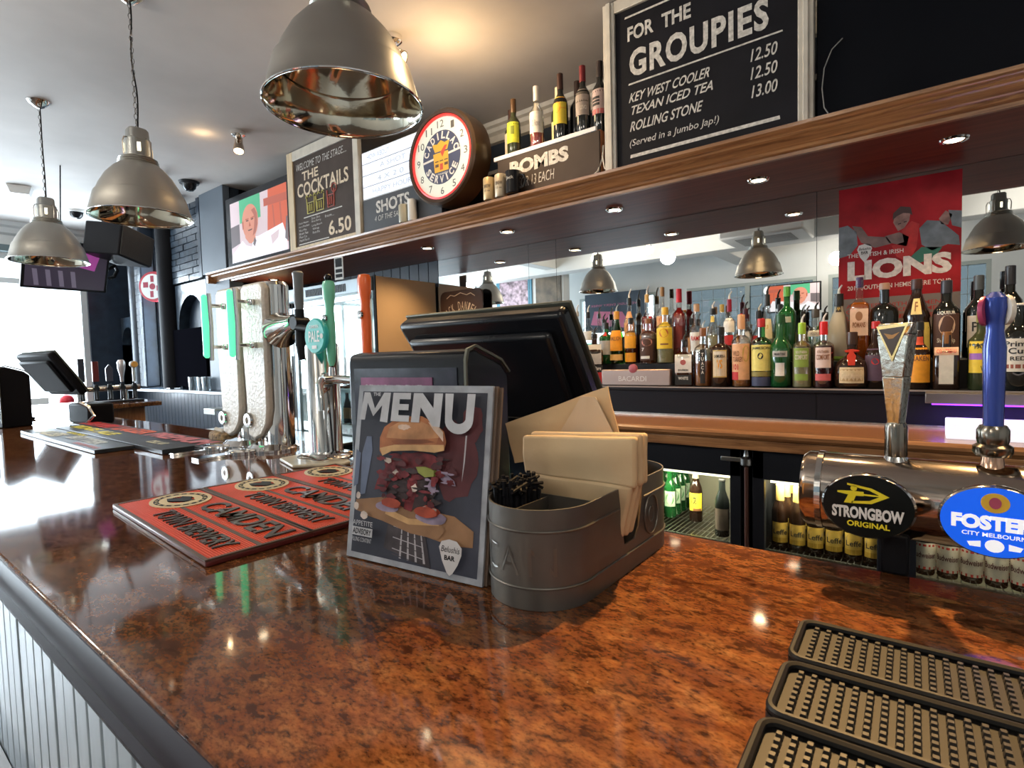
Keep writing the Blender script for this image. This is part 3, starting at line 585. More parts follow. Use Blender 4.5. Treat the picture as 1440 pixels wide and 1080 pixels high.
# ================================================================== BOTTLES
def prof_of(style, Rr, H):
    """(glass profile up to the mouth, neck radius, neck foot height)"""
    k = {'wine': [(0.9, 0), (1, 0.02), (1, 0.60), (0.93, 0.66), (0.62, 0.72), (0.40, 0.77), (0.37, 1.0)],
         'spirit': [(0.92, 0), (1, 0.02), (1, 0.64), (0.92, 0.69), (0.6, 0.735), (0.36, 0.76), (0.34, 1.0)],
         'tall': [(0.9, 0), (1, 0.015), (1, 0.50), (0.95, 0.56), (0.72, 0.64), (0.42, 0.70), (0.36, 1.0)],
         'belly': [(0.75, 0), (0.95, 0.03), (0.88, 0.30), (1.0, 0.48), (0.95, 0.58), (0.62, 0.66), (0.42, 0.72), (0.36, 1.0)],
         'round': [(0.80, 0), (1, 0.06), (1, 0.30), (0.96, 0.42), (0.80, 0.52), (0.50, 0.59), (0.30, 0.64), (0.27, 1.0)],
         'slope': [(0.92, 0), (1, 0.02), (0.98, 0.42), (0.90, 0.55), (0.66, 0.68), (0.44, 0.78), (0.36, 0.86), (0.36, 1.0)],
         'square': [(0.94, 0), (1, 0.02), (1, 0.66), (0.94, 0.70), (0.55, 0.74), (0.36, 0.77), (0.34, 1.0)],
         'monk': [(0.9, 0), (1, 0.02), (0.98, 0.40), (0.86, 0.52), (0.92, 0.56), (0.74, 0.66), (0.44, 0.80), (0.34, 0.86), (0.34, 1.0)],
         'beer': [(0.92, 0), (1, 0.02), (1, 0.58), (0.9, 0.66), (0.6, 0.76), (0.46, 0.82), (0.42, 1.0)],
         'stubby': [(0.94, 0), (1, 0.03), (1, 0.62), (0.85, 0.72), (0.5, 0.82), (0.44, 1.0)]}[style]
    return [(r*Rr, z*H) for r, z in k]
def rad_at(p, z):
    for (r0, z0), (r1, z1) in zip(p, p[1:]):
        if z0 <= z <= z1: return r0+(r1-r0)*(z-z0)/max(1e-6, z1-z0)
    return p[-1][0]
def rng_col(c): return mat('label %02d%02d%02d' % tuple(int(x*99) for x in c), c, 0.6, var=0.08, scale=60)
def bottle(name, label, X, Y, Z, H, Rr, style, glass, liq=None, fill=0.55, cap=((0.05, 0.05, 0.05), 0.10), pour=None, labels=(), rot=None, group=None, cat='bottle', seg=20, sq=2.0):
    """H runs to the top of the closure; labels: (colour, z0, z1 as fractions, half angle, [(text, f0, f1, colour)])"""
    if rot is None: rot = math.atan2(-X, Y)*0.55
    t = thing(name, label, cat, (X, Y, Z), rot, group)
    e = 5.0 if style == 'square' else sq
    cc_, cl = cap; Hn = H*(1-(0.12 if pour else 0)); p = prof_of(style, Rr, Hn-(cl*H*0.25)); n = seg
    MB().lathe(p, n, e=e).build('glass', glass, t, ang=50)
    if liq:
        q = [(r*0.93, max(z, 0.003)) for r, z in p if z <= fill*Hn]; q.append((rad_at(p, fill*Hn)*0.93, fill*Hn))
        MB().lathe(q, n, e=e).build('liquor', liq, t)
    nr = p[-1][0]
    c0 = Hn-cl*H
    MB().lathe([(nr*1.12, c0), (nr*1.15, c0+0.004), (nr*1.12, Hn), (nr*0.9, Hn+0.002)], 16).build('cap', mat('cap %02d%02d%02d' % tuple(int(x*99) for x in cc_), cc_, 0.35), t)
    if pour:
        mp_ = M_chrome if pour == 'steel' else mat('pourer %s' % pour, {'white': (0.75, 0.76, 0.76), 'black': (0.02, 0.02, 0.02), 'clear': (0.6, 0.62, 0.62)}[pour], 0.3)
        MB().tube([(0, 0, Hn), (0, 0, Hn+H*0.05), (0.004, 0, Hn+H*0.08), (0.012, 0, Hn+H*0.12)], [0.006, 0.0045, 0.004, 0.003], 8).build('pourer', mp_, t)
    for L in labels:
        col, f0, f1, ha, txt = L
        z0, z1 = f0*H, f1*H; m = MB(); k = 10; vs = []
        flatface = e > 2
        def PT(a, z, off=0.0008):
            rr = rad_at(p, z)+off
            if flatface: return (a*Rr*1.0, -rr*1.0, z)
            return (rr*math.sin(a), -rr*math.cos(a), z)
        ha_ = R(ha) if not flatface else ha/60*0.95
        for j in range(5):
            for i in range(k+1): vs.append(PT(-ha_+2*ha_*i/k, z0+(z1-z0)*j/4))
        m.add(vs, [(j*(k+1)+i, j*(k+1)+i+1, (j+1)*(k+1)+i+1, (j+1)*(k+1)+i) for j in range(4) for i in range(k)])
        lo = m.build('label', rng_col(col), t)
        by = {}
        for T in txt:
            s_, a0, a1, g0, g1, tc = T
            mm = by.setdefault(tc, MB())
            fn = lambda x, y, z, PT=PT: PT(x, z, 0.0016)
            if s_ == '#':   # a plain printed block
                k2 = 6; vs = []
                for j in range(2):
                    for i in range(k2+1): vs.append(PT(ha_*(a0+(a1-a0)*i/k2), z0+(z1-z0)*(g0, g1)[j], 0.0012))
                mm.add(vs, [(i, i+1, k2+2+i, k2+1+i) for i in range(k2)])
            elif s_ == 'o':
                vs = [PT(ha_*(a0+(a1-a0)*(0.5+0.5*math.cos(2*PI*i/16))), z0+(z1-z0)*(g0+(g1-g0)*(0.5+0.5*math.sin(2*PI*i/16))), 0.0013) for i in range(16)]; mm.add(vs, [tuple(range(16))])
            else: text(mm, s_, ha_*a0, ha_*a1, z0+(z1-z0)*g0, z0+(z1-z0)*g1, 0, 0.02, fn=fn)
        for tc, mm in by.items(): mm.build('label_print', rng_col(tc), lo, False)
    return t
CR = (0.72, 0.66, 0.55); WH = (0.78, 0.77, 0.73); BK = (0.02, 0.02, 0.02); YE = (0.80, 0.56, 0.04); OR = (0.82, 0.34, 0.02); RD = (0.55, 0.03, 0.03); PE = (0.75, 0.42, 0.22); GR = (0.24, 0.36, 0.06); GD = (0.55, 0.38, 0.10); SI = (0.45, 0.44, 0.42); PU = (0.35, 0.15, 0.5); BR = (0.25, 0.10, 0.04)
amb = liquid('amber liquor', (0.55, 0.20, 0.03)); dka = liquid('dark amber liquor', (0.28, 0.07, 0.015)); yel = liquid('golden liquor', (0.72, 0.45, 0.08)); red = liquid('red liquor', (0.45, 0.02, 0.02)); orl = liquid('orange liquor', (0.80, 0.22, 0.02)); straw = liquid('straw liquor', (0.75, 0.68, 0.38)); clr = thin_glass('clear spirit', (0.95, 0.97, 0.97), 0.05); aqua = liquid('aqua liqueur', (0.05, 0.50, 0.36))
M_frostB = mat('frosted bottle glass', (0.45, 0.44, 0.37), 0.35, trans=0.15, coat=0.3)
FZ, SZ = 1.174, 1.291
G1 = 'spirit bottles on the front shelf'; G2 = 'spirit bottles on the raised back step'
bottle('liqueur_bottle', 'square black decanter bottle with silver side label and red band, first on front shelf', -1.523, 2.75, FZ, 0.33, 0.047, 'square', M_brownG, None, cap=(BK, 0.08), pour='black', labels=[(SI, 0.36, 0.70, 50, [('o', -0.6, 0.6, 0.55, 0.85, BK)]), (RD, 0.02, 0.22, 55, []), (BK, 0.24, 0.34, 58, [('The Rare', -0.8, 0.8, 0.2, 0.8, WH)])], rot=0.5, group=G1)
bottle('bourbon_bottle', 'square bourbon bottle with white label and red seal beside the metal name block', -1.002, 2.75, FZ, 0.27, 0.044, 'square', M_clear, dka, 0.66, (BK, 0.14), 'black', [(WH, 0.26, 0.60, 58, [('o', -0.35, 0.35, 0.42, 0.72, (0.45, 0.12, 0.12)), ('BOURBON', -0.6, 0.6, 0.08, 0.2, BK)]), (BK, 0.03, 0.22, 58, [('WHITE', -0.6, 0.6, 0.5, 0.8, WH)])], group=G1)
bottle('liqueur_bottle', 'slim clear bottle of amber liqueur with vertical black strip reading TUACA', -0.907, 2.75, FZ, 0.33, 0.043, 'spirit', M_clear, amb, 0.44, (BR, 0.12), 'steel', [(BK, 0.05, 0.56, 16, [(c, -0.5, 0.5, 0.80-0.13*i, 0.90-0.13*i, WH) for i, c in enumerate('TUACA')])], rot=0.25, group=G1)
bottle('rum_bottle', 'black bellied bottle with gold rimmed cream shield label', -0.82, 2.75, FZ, 0.29, 0.048, 'spirit', M_brownG, None, cap=(BK, 0.13), labels=[(GD, 0.16, 0.62, 40, []), (CR, 0.18, 0.60, 37, [('LAMUERA', -0.8, 0.8, 0.74, 0.86, BK), ('VS', -0.4, 0.4, 0.3, 0.66, OR)])], group=G1)
bottle('whiskey_bottle', 'clear whiskey bottle with tall peach label reading WILD TURKEY 101', -0.723, 2.75, FZ, 0.345, 0.045, 'spirit', M_clear, amb, 0.58, (PE, 0.20), None, [(PE, 0.10, 0.60, 58, [('WILD', -0.8, -0.1, 0.66, 0.80, BR), ('TURKEY', -0.8, 0.25, 0.50, 0.64, BR), ('101', -0.8, -0.2, 0.28, 0.44, RD), ('#', -0.98, -0.2, 0.0, 0.22, RD), ('o', 0.2, 0.9, 0.5, 0.95, GD)])], group=G1)
bottle('whiskey_bottle', 'green whiskey bottle with big yellow label reading JAMESON', -0.633, 2.75, FZ, 0.32, 0.0455, 'spirit', M_greenG, liquid('whiskey in green glass', (0.06, 0.10, 0.03)), 0.6, (RD, 0.12), None, [((0.80, 0.72, 0.20), 0.24, 0.62, 62, [('JAMESON', -0.85, 0.85, 0.80, 0.93, BK), ('o', -0.25, 0.25, 0.45, 0.7, BK)]), ((0.25, 0.22, 0.06), 0.16, 0.23, 62, []), ((0.05, 0.06, 0.12), 0.02, 0.15, 60, [])], group=G1)
bottle('vermouth_bottle', 'green bottle with small white square label and oval crest', -0.55, 2.75, FZ, 0.335, 0.047, 'belly', M_greenS, None, cap=((0.02, 0.10, 0.03), 0.12), labels=[(WH, 0.16, 0.34, 26, []), (SI, 0.42, 0.50, 40, [('MARTINI', -0.7, 0.7, 0.3, 0.7, BK)])], group=G1)
bottle('liqueur_bottle', 'ribbed clear bottle with lime label and lime cap', -0.462, 2.75, FZ, 0.33, 0.041, 'spirit', M_clear, straw, 0.62, ((0.36, 0.62, 0.05), 0.15), 'white', [(GR, 0.28, 0.54, 44, [('SOUTHERN', -0.7, 0.7, 0.72, 0.86, CR), ('COMFORT', -0.8, 0.8, 0.40, 0.66, CR)]), (GR, 0.10, 0.19, 40, [])], group=G1)
bottle('liqueur_bottle', 'dark ribbed bottle with white label, pink band and bright red cap', -0.376, 2.75, FZ, 0.33, 0.042, 'spirit', M_clear, liquid('ruby brown liqueur', (0.12, 0.012, 0.015)), 0.64, ((0.70, 0.02, 0.02), 0.17), 'clear', [((0.75, 0.60, 0.55), 0.27, 0.54, 44, [('SOUTHERN', -0.7, 0.7, 0.72, 0.86, BR), ('COMFORT', -0.8, 0.8, 0.40, 0.66, BR)]), ((0.60, 0.12, 0.12), 0.10, 0.19, 44, [])], group=G1)
gm = bottle('cognac_liqueur_bottle', 'squat round black bottle with gold rectangular label and red neck ribbon', -0.268, 2.75, FZ, 0.24, 0.066, 'round', M_brownG, None, cap=((0.06, 0.03, 0.02), 0.22), labels=[((0.62, 0.50, 0.30), 0.10, 0.38, 42, [('#', -0.9, 0.9, 0.12, 0.88, (0.40, 0.27, 0.12)), ('Grand Marnier', -0.8, 0.8, 0.3, 0.65, (0.72, 0.6, 0.4))])], group=G1)
MB().tube([(0.022*math.cos(a*PI/8), 0.022*math.sin(a*PI/8), 0.158) for a in range(16)], 0.005, 6, True).prism([(-0.012, 0.10), (0.012, 0.10), (0.016, 0.14), (0.006, 0.158), (0.03, 0.162), (0.006, 0.168), (-0.006, 0.168), (-0.03, 0.162), (-0.006, 0.158), (-0.016, 0.14)], -0.062, -0.056).build('ribbon', mat('red ribbon', (0.70, 0.05, 0.02), 0.5), gm)
bottle('rum_bottle', 'narrow ornate dark bottle with red capsule behind the silver tap handle', -0.184, 2.75, FZ, 0.28, 0.038, 'tall', M_brownG, None, cap=(RD, 0.10), labels=[((0.10, 0.06, 0.10), 0.12, 0.6, 70, [('o', -0.3, 0.3, 0.5, 0.7, RD)])], group=G1)
bottle('rum_bottle', 'orange labelled spiced rum bottle with red patch, behind the silver tap handle', -0.037, 2.75, FZ, 0.27, 0.038, 'tall', M_brownG, None, cap=(BK, 0.12), labels=[(OR, 0.10, 0.62, 66, [('KRAKEN', -0.8, 0.8, 0.62, 0.76, BR)]), ((0.65, 0.08, 0.03), 0.66, 0.78, 50, [])], group=G1)
bottle('orange_liqueur_bottle', 'square brown bottle with plain cream label and slanted ribbon banner', 0.049, 2.75, FZ, 0.225, 0.042, 'square', M_brownG, None, cap=((0.30, 0.13, 0.04), 0.20), labels=[(CR, 0.10, 0.60, 34, []), ((0.55, 0.36, 0.25), 0.60, 0.74, 56, [('COINTREAU', -0.8, 0.8, 0.25, 0.75, RD)])], group=G1)
bottle('wine_bottle', 'wine bottle with bright yellow and purple label reading PABLO', 0.156, 2.75, FZ, 0.30, 0.044, 'wine', M_dkgreenG, None, cap=((0.3, 0.3, 0.08), 0.14), labels=[(YE, 0.22, 0.62, 60, [('PABLO', -0.5, 0.7, 0.76, 0.9, BK), ('#', -0.95, 0.3, 0.42, 0.62, PU), ('WINE', -0.1, 0.7, 0.06, 0.22, BK)])], group=G1)
bottle('wine_bottle', 'dark wine bottle with cream label reading Prime Cuts RED behind the blue tap', 0.256, 2.75, FZ, 0.32, 0.052, 'wine', M_blackG, None, cap=(WH, 0.02), labels=[(CR, 0.22, 0.60, 60, [('Prime', -0.7, 0.7, 0.76, 0.92, BK), ('Cuts', -0.5, 0.7, 0.54, 0.72, BK), ('RED', -0.4, 0.4, 0.34, 0.46, BK), ('#', -0.9, 0.9, 0.10, 0.22, (0.3, 0.08, 0.05))])], group=G1)
# raised row
bottle('gin_bottle', 'green gin bottle with silver label and red wax seal', -1.501, 2.85, SZ, 0.27, 0.043, 'spirit', M_greenS, None, cap=(BK, 0.13), pour='black', labels=[(SI, 0.20, 0.50, 50, []), (RD, 0.60, 0.68, 22, [])], group=G2)
bottle('rum_bottle', 'green glass rum bottle with orange shield label and yellow neck', -1.432, 2.85, SZ, 0.34, 0.042, 'slope', M_greenG, amb, 0.5, ((0.6, 0.3, 0.05), 0.13), 'steel', [(OR, 0.22, 0.56, 56, [('BALLION', -0.8, 0.8, 0.5, 0.7, BR)]), ((0.75, 0.45, 0.15), 0.06, 0.16, 58, [])], group=G2)
bottle('whiskey_bottle', 'whiskey bottle with slanted bright orange label', -1.345, 2.85, SZ, 0.255, 0.036, 'spirit', M_clear, dka, 0.62, (BK, 0.13), None, [((0.85, 0.40, 0.03), 0.34, 0.68, 58, []), (OR, 0.04, 0.24, 54, [])], group=G2)
bottle('rum_bottle', 'tall rum bottle with peach label and white pourer behind the orange labels', -1.392, 2.935, SZ, 0.43, 0.032, 'spirit', M_clear, amb, 0.6, (BK, 0.10), 'white', [(PE, 0.38, 0.70, 60, [('o', -0.3, 0.3, 0.2, 0.5, BR)])], group=G2)
bottle('rum_bottle', 'dark aged rum bottle with arched black and red label', -1.241, 2.85, SZ, 0.28, 0.047, 'spirit', M_clear, dka, 0.70, (BR, 0.10), 'steel', [((0.07, 0.03, 0.02), 0.06, 0.60, 60, [('o', -0.6, 0.6, 0.52, 0.80, (0.6, 0.25, 0.2)), ('7', -0.6, -0.3, 0.34, 0.46, WH), ('#', -0.8, 0.3, 0.06, 0.16, WH)])], group=G2)
bottle('rum_bottle', 'golden rum bottle with large yellow label and red crest', -1.143, 2.85, SZ, 0.30, 0.047, 'spirit', M_clear, straw, 0.66, ((0.75, 0.45, 0.05), 0.13), None, [(YE, 0.26, 0.74, 58, [('o', -0.5, 0.5, 0.42, 0.74, (0.55, 0.12, 0.04)), ('#', -0.4, 0.5, 0.14, 0.2, BR)])], group=G2)
bottle('rum_bottle', 'tall red brown rum bottle with steel pourer, behind the black and red label', -1.28, 2.93, SZ, 0.44, 0.035, 'spirit', M_clear, red, 0.68, ((0.55, 0.35, 0.12), 0.10), 'white', [((0.35, 0.12, 0.07), 0.24, 0.44, 58, [])], group=G2)
bottle('rum_bottle', 'tall clear rum bottle with peach oval label and tan cork cap', -1.19, 2.93, SZ, 0.42, 0.033, 'spirit', M_clear, clr, 0.5, ((0.30, 0.18, 0.08), 0.12), None, [(PE, 0.34, 0.62, 60, [('o', -0.4, 0.4, 0.62, 0.95, (0.65, 0.2, 0.1)), ('BACARDI', -0.8, 0.8, 0.3, 0.5, BK)])], group=G2)
bottle('bourbon_bottle', 'dark red bourbon bottle with dripping red wax cap', -1.091, 2.92, SZ, 0.40, 0.040, 'spirit', M_clear, red, 0.75, ((0.55, 0.015, 0.03), 0.18), None, [((0.18, 0.03, 0.03), 0.2, 0.5, 50, [])], group=G2)
bottle('vodka_bottle', 'clear vodka bottle with white pourer nearest the till screen', -1.619, 2.85, SZ, 0.35, 0.033, 'spirit', M_clear, aqua, 0.40, (BK, 0.10), 'white', [((0.7, 0.72, 0.72), 0.40, 0.56, 50, [])], group=G2)
bottle('vodka_bottle', 'clear vodka bottle half hidden by the till screen', -1.70, 2.86, SZ, 0.36, 0.032, 'spirit', M_clear, aqua, 0.40, ((0.6, 0.6, 0.6), 0.08), 'white', [], group=G2)
bottle('tequila_bottle', 'clear tequila bottle with wide tan cork and red text label', -0.972, 2.85, SZ, 0.305, 0.037, 'belly', M_clear, clr, 0.5, ((0.48, 0.30, 0.18), 0.13), None, [(WH, 0.20, 0.52, 55, [('RAMS', -0.7, 0.7, 0.55, 0.8, RD)])], group=G2)
bottle('gin_bottle', 'clear gin bottle with yellow band and black cap', -0.895, 2.87, SZ, 0.315, 0.033, 'slope', M_clear, straw, 0.5, (BK, 0.10), 'white', [((0.70, 0.55, 0.15), 0.66, 0.76, 40, [])], group=G2)
bottle('vodka_bottle', 'tall clear bottle with dark red neck and clear pourer', -0.815, 2.88, SZ, 0.36, 0.031, 'spirit', M_clear, clr, 0.5, ((0.25, 0.01, 0.03), 0.17), 'clear', [(WH, 0.42, 0.62, 56, []), (RD, 0.24, 0.38, 40, [])], group=G2)
bottle('vodka_bottle', 'clear round shouldered bottle with black cap and steel pourer', -0.735, 2.87, SZ, 0.30, 0.034, 'belly', M_clear, clr, 0.5, ((0.05, 0.01, 0.02), 0.16), 'black', [((0.6, 0.6, 0.6), 0.3, 0.5, 40, [])], group=G2)
bottle('vodka_bottle', 'clear crystal bottle with black stopper above the yellow whiskey label', -0.636, 2.88, SZ, 0.37, 0.032, 'slope', M_clear, straw, 0.45, (BK, 0.15), 'black', [((0.75, 0.66, 0.42), 0.30, 0.56, 50, [('13', -0.3, 0.3, 0.5, 0.7, GD)])], group=G2)
bottle('whiskey_bottle', 'tall green bottle with green cap rising behind the white square label', -0.548, 2.88, SZ, 0.355, 0.040, 'spirit', M_greenS, None, cap=((0.10, 0.35, 0.06), 0.13), labels=[((0.45, 0.5, 0.4), 0.52, 0.60, 30, [])], group=G2)
bottle('vodka_bottle', 'clear decanter bottle with dark steel collar between lime and red caps', -0.424, 2.86, SZ, 0.27, 0.040, 'belly', M_clear, clr, 0.6, ((0.08, 0.07, 0.06), 0.14), 'black', [((0.55, 0.54, 0.5), 0.42, 0.52, 50, [('VODKA', -0.6, 0.6, 0.2, 0.8, (0.3, 0.3, 0.3))])], group=G2)
bottle('cachaca_bottle', 'frosted pale bottle with black and gold neck band', -0.331, 2.86, SZ, 0.34, 0.046, 'slope', M_frostB, None, cap=(BK, 0.16), pour='clear', labels=[((0.03, 0.025, 0.02), 0.64, 0.74, 30, [('AJA', -0.7, 0.7, 0.2, 0.7, GD)]), ((0.12, 0.22, 0.03), 0.0, 0.06, 88, [])], group=G2)
bottle('liqueur_bottle', 'tall orange liqueur bottle with cream label and navy cap', -0.252, 2.86, SZ, 0.365, 0.038, 'square', M_clear, orl, 0.70, ((0.06, 0.03, 0.10), 0.12), None, [((0.70, 0.50, 0.38), 0.30, 0.62, 56, [('o', -0.4, 0.4, 0.55, 0.9, (0.3, 0.15, 0.08)), ('POMANS', -0.7, 0.7, 0.3, 0.5, BR)])], group=G2)
bottle('port_bottle', 'broad black shouldered bottle with red capsule and small neck cork', -0.161, 2.86, SZ, 0.33, 0.052, 'spirit', M_blackG, None, cap=((0.35, 0.22, 0.16), 0.08), labels=[(RD, 0.40, 0.46, 30, []), ((0.05, 0.05, 0.08), 0.05, 0.36, 60, [])], group=G2)
bottle('hazelnut_liqueur_bottle', 'brown robed bottle with cream shield and yellow lower label', -0.049, 2.86, SZ, 0.335, 0.052, 'monk', M_brownG, None, cap=((0.05, 0.02, 0.015), 0.12), labels=[((0.72, 0.58, 0.26), 0.56, 0.76, 24, [('F', -0.35, 0.35, 0.2, 0.8, BR)]), ((0.62, 0.50, 0.12), 0.10, 0.46, 60, [])], group=G2)
bottle('coffee_liqueur_bottle', 'black bottle with round cream face label reading LIQUEUR', 0.049, 2.86, SZ, 0.32, 0.046, 'wine', M_blackG, None, cap=((0.03, 0.03, 0.04), 0.16), labels=[((0.10, 0.05, 0.04), 0.10, 0.58, 62, [('o', -0.5, 0.6, 0.42, 0.95, (0.70, 0.50, 0.36)), ('LIQUEUR', -0.6, 0.6, 0.96, 1.06, WH), ('Sheep Dip', -0.6, 0.6, 0.2, 0.35, CR)])], group=G2)
bottle('wine_bottle', 'dark wine bottle with white capped neck and script label reading Pa', 0.150, 2.87, SZ, 0.33, 0.040, 'wine', M_blackG, None, cap=((0.06, 0.07, 0.08), 0.17), labels=[((0.60, 0.54, 0.48), 0.14, 0.52, 58, [('Pa', -0.5, 0.5, 0.5, 0.8, BK)]), ((0.55, 0.55, 0.52), 0.975, 1.0, 80, [])], group=G2)
bottle('wine_bottle', 'black wine bottle with small pale neck print beside the blue tap', 0.245, 2.90, SZ, 0.36, 0.040, 'wine', M_blackG, None, cap=((0.02, 0.02, 0.025), 0.20), labels=[((0.60, 0.57, 0.50), 0.14, 0.50, 58, [])], group=G2)
for lb_, x, y, h, r_, st, gl, lq, cp, pr, ls in (
 ('short amber whisky bottle wedged behind the bourbon and the red wax cap', -1.030, 2.945, 0.27, 0.030, 'spirit', M_clear, amb, BK, 'steel', [(PE, 0.2, 0.5, 55, [])]),
 ('slim golden liqueur bottle between the tan cork and the dark red neck', -0.872, 2.950, 0.30, 0.029, 'tall', M_clear, yel, GD, None, [(YE, 0.2, 0.45, 55, [])]),
 ('small amber bottle behind the peach whiskey label', -0.772, 2.950, 0.28, 0.030, 'spirit', M_clear, amb, RD, 'black', [(OR, 0.25, 0.5, 55, [])]),
 ('clear bottle with red band behind the yellow whiskey label', -0.690, 2.952, 0.29, 0.030, 'belly', M_clear, clr, BK, 'clear', [(RD, 0.3, 0.45, 55, [])]),
 ('dark green bottle behind the green whiskey glass', -0.592, 2.952, 0.28, 0.029, 'wine', M_greenS, None, BK, None, [(CR, 0.2, 0.4, 50, [])]),
 ('aqua tinted clear bottle beside the green gin bottle', -1.560, 2.935, 0.30, 0.030, 'spirit', M_clear, aqua, BK, 'black', [(SI, 0.3, 0.5, 50, [])]),
 ('dark rum bottle behind the lime capped liqueur', -0.490, 2.950, 0.27, 0.030, 'spirit', M_brownG, None, BK, 'steel', [(GD, 0.25, 0.5, 50, [])])):
    bottle('spirit_bottle', lb_, x, y, SZ, h, r_, st, gl, lq, 0.6, (cp, 0.13), pr, ls, group=G2)
# metal name block in front of the raised row
nb = thing('name_block', 'grey pink metal block reading BACARDI with round bat badge', 'sign', (-1.26, 2.715, FZ))
MB().box(-0.195, 0.2, -0.015, 0.02, 0, 0.088).build('block', mat('rosy brushed metal', (0.42, 0.31, 0.27), 0.35, 0.7, var=0.1, scale=5), nb, bev=0.006)
m = MB(); text(m, 'BACARDI', -0.09, 0.07, 0.025, 0.052, -0.0155, 0.0); m.build('lettering', mat('pale etched letters', (0.72, 0.66, 0.62), 0.4), nb, False)
m = MB(); m.T = Matrix.Translation((-0.005, -0.010, 0.093)) @ Matrix.Rotation(PI/2, 4, 'X'); m.lathe([(0.024, -0.004), (0.024, 0.007), (0.020, 0.009)], 24).build('badge', mat('dull red badge', (0.42, 0.10, 0.12), 0.4), nb)

# wine bottles standing on the bombs crate
G3 = 'wine bottles on the bombs crate'; WZ = 2.402
wines = [('white wine bottle with black capsule and pale label, nearest the clock', -1.848, 2.42, 0.305, M_dkgreenG, (0.05, 0.02, 0.02), [((0.70, 0.66, 0.55), 0.12, 0.56, 60, [])]),
 ('wine bottle with lime yellow label and dark capsule', -1.785, 2.375, 0.325, M_dkgreenG, (0.10, 0.05, 0.02), [((0.60, 0.66, 0.05), 0.26, 0.60, 62, [('#', -0.2, 0.3, 0.4, 0.8, (0.2, 0.25, 0.03))])]),
 ('pale capped rose bottle standing behind the pink rose', -1.672, 2.42, 0.315, M_clear, (0.75, 0.66, 0.55), [((0.75, 0.68, 0.55), 0.12, 0.55, 60, [])]),
 ('pink rose wine bottle with white cap and broad white label', -1.632, 2.375, 0.345, M_clear, (0.80, 0.76, 0.70), [(WH, 0.28, 0.60, 62, [('2 Rose', -0.4, 0.6, 0.3, 0.6, SI)])]),
 ('pale capped green wine bottle behind the orange and yellow label', -1.535, 2.42, 0.33, M_dkgreenG, (0.78, 0.70, 0.50), [((0.66, 0.64, 0.35), 0.10, 0.45, 60, [])]),
 ('red wine bottle with yellow and orange label', -1.483, 2.375, 0.36, M_blackG, (0.05, 0.015, 0.012), [((0.82, 0.62, 0.06), 0.28, 0.66, 62, [('#', 0.0, 0.95, 0.55, 0.98, (0.85, 0.32, 0.03)), ('o', -0.7, 0.2, 0.4, 0.8, OR)])]),
 ('dark wine bottle with white ringed capsule behind the grey label', -1.420, 2.42, 0.325, M_blackG, (0.08, 0.05, 0.04), []),
 ('red wine bottle with red capsule and grey scenic label', -1.352, 2.375, 0.355, M_blackG, (0.18, 0.02, 0.025), [((0.36, 0.30, 0.26), 0.30, 0.66, 60, [('#', -0.85, 0.85, 0.5, 0.88, (0.12, 0.10, 0.08)), ('LEVO', -0.2, 0.6, 0.2, 0.36, CR)])]),
 ('red wine bottle with pink grey label and patterned black capsule', -1.262, 2.385, 0.35, M_blackG, (0.03, 0.02, 0.02), [((0.48, 0.36, 0.34), 0.26, 0.60, 60, [('#', -0.85, 0.2, 0.6, 0.7, BK), ('#', -0.85, 0.2, 0.48, 0.56, BK), ('#', -0.85, 0.2, 0.34, 0.44, BK), ('#', -1, 1, 0.0, 0.2, (0.5, 0.12, 0.12))])])]
for i, (lb_, x, y, h, g, cp, ls) in enumerate(wines):
    bottle('wine_bottle', lb_, x, y+(0.015 if y > 2.4 else 0), WZ, h, 0.038, 'wine', g, (liquid('rose wine', (0.60, 0.10, 0.06)) if i == 3 else None), 0.62 if i != 3 else 0.30, (cp, 0.22), None, ls, group=G3, rot=0.35 if i != 8 else 0.2)
# the crate and its wines stand back from the shelf edge, behind the tins and the mug
for o in list(bpy.data.objects):
    if o.parent is None and (o.get('group') == G3 or o.name in ('bombs_crate', 'white_cable')):
        o.location.x -= 0.028; o.location.y += 0.046
        if o.name == 'bombs_crate': o.scale.z = 1.09
        elif o.name != 'white_cable': o.location.z = 2.4185
# tins and mug
tin = [('pale gold tin nearest the clock on the shelf edge', -1.900, 2.302, (0.62, 0.46, 0.24)), ('cream tin standing between the gold tin and black mug', -1.820, 2.302, (0.55, 0.47, 0.34))]
for lb_, x, y, c in tin:
    t = thing('drinks_tin', lb_, 'tin', (x, y, 2.196), 0.3, 'tins on the shelf edge')
    MB().lathe([(0.030, 0), (0.033, 0.005), (0.033, 0.112), (0.030, 0.118), (0.028, 0.116)], 24).build('can', mat('tin %s' % lb_[:5], c, 0.35, 0.3), t)
    m = MB(); fn = lambda x_, y_, z: (0.0336*math.sin(x_), -0.0336*math.cos(x_), z)
    text(m, 'BREW', -0.6, 0.6, 0.06, 0.078, 0, 0.02, fn=fn); text(m, '12 oz', -0.5, 0.5, 0.04, 0.05, 0, 0.02, fn=fn); m.build('print', mat('dark tin print', (0.10, 0.07, 0.05)), t, False)
t = thing('black_mug', 'black enamel mug with pale print in front of the bombs crate', 'mug', (-1.722, 2.292+0.035, 2.196), 0.2)
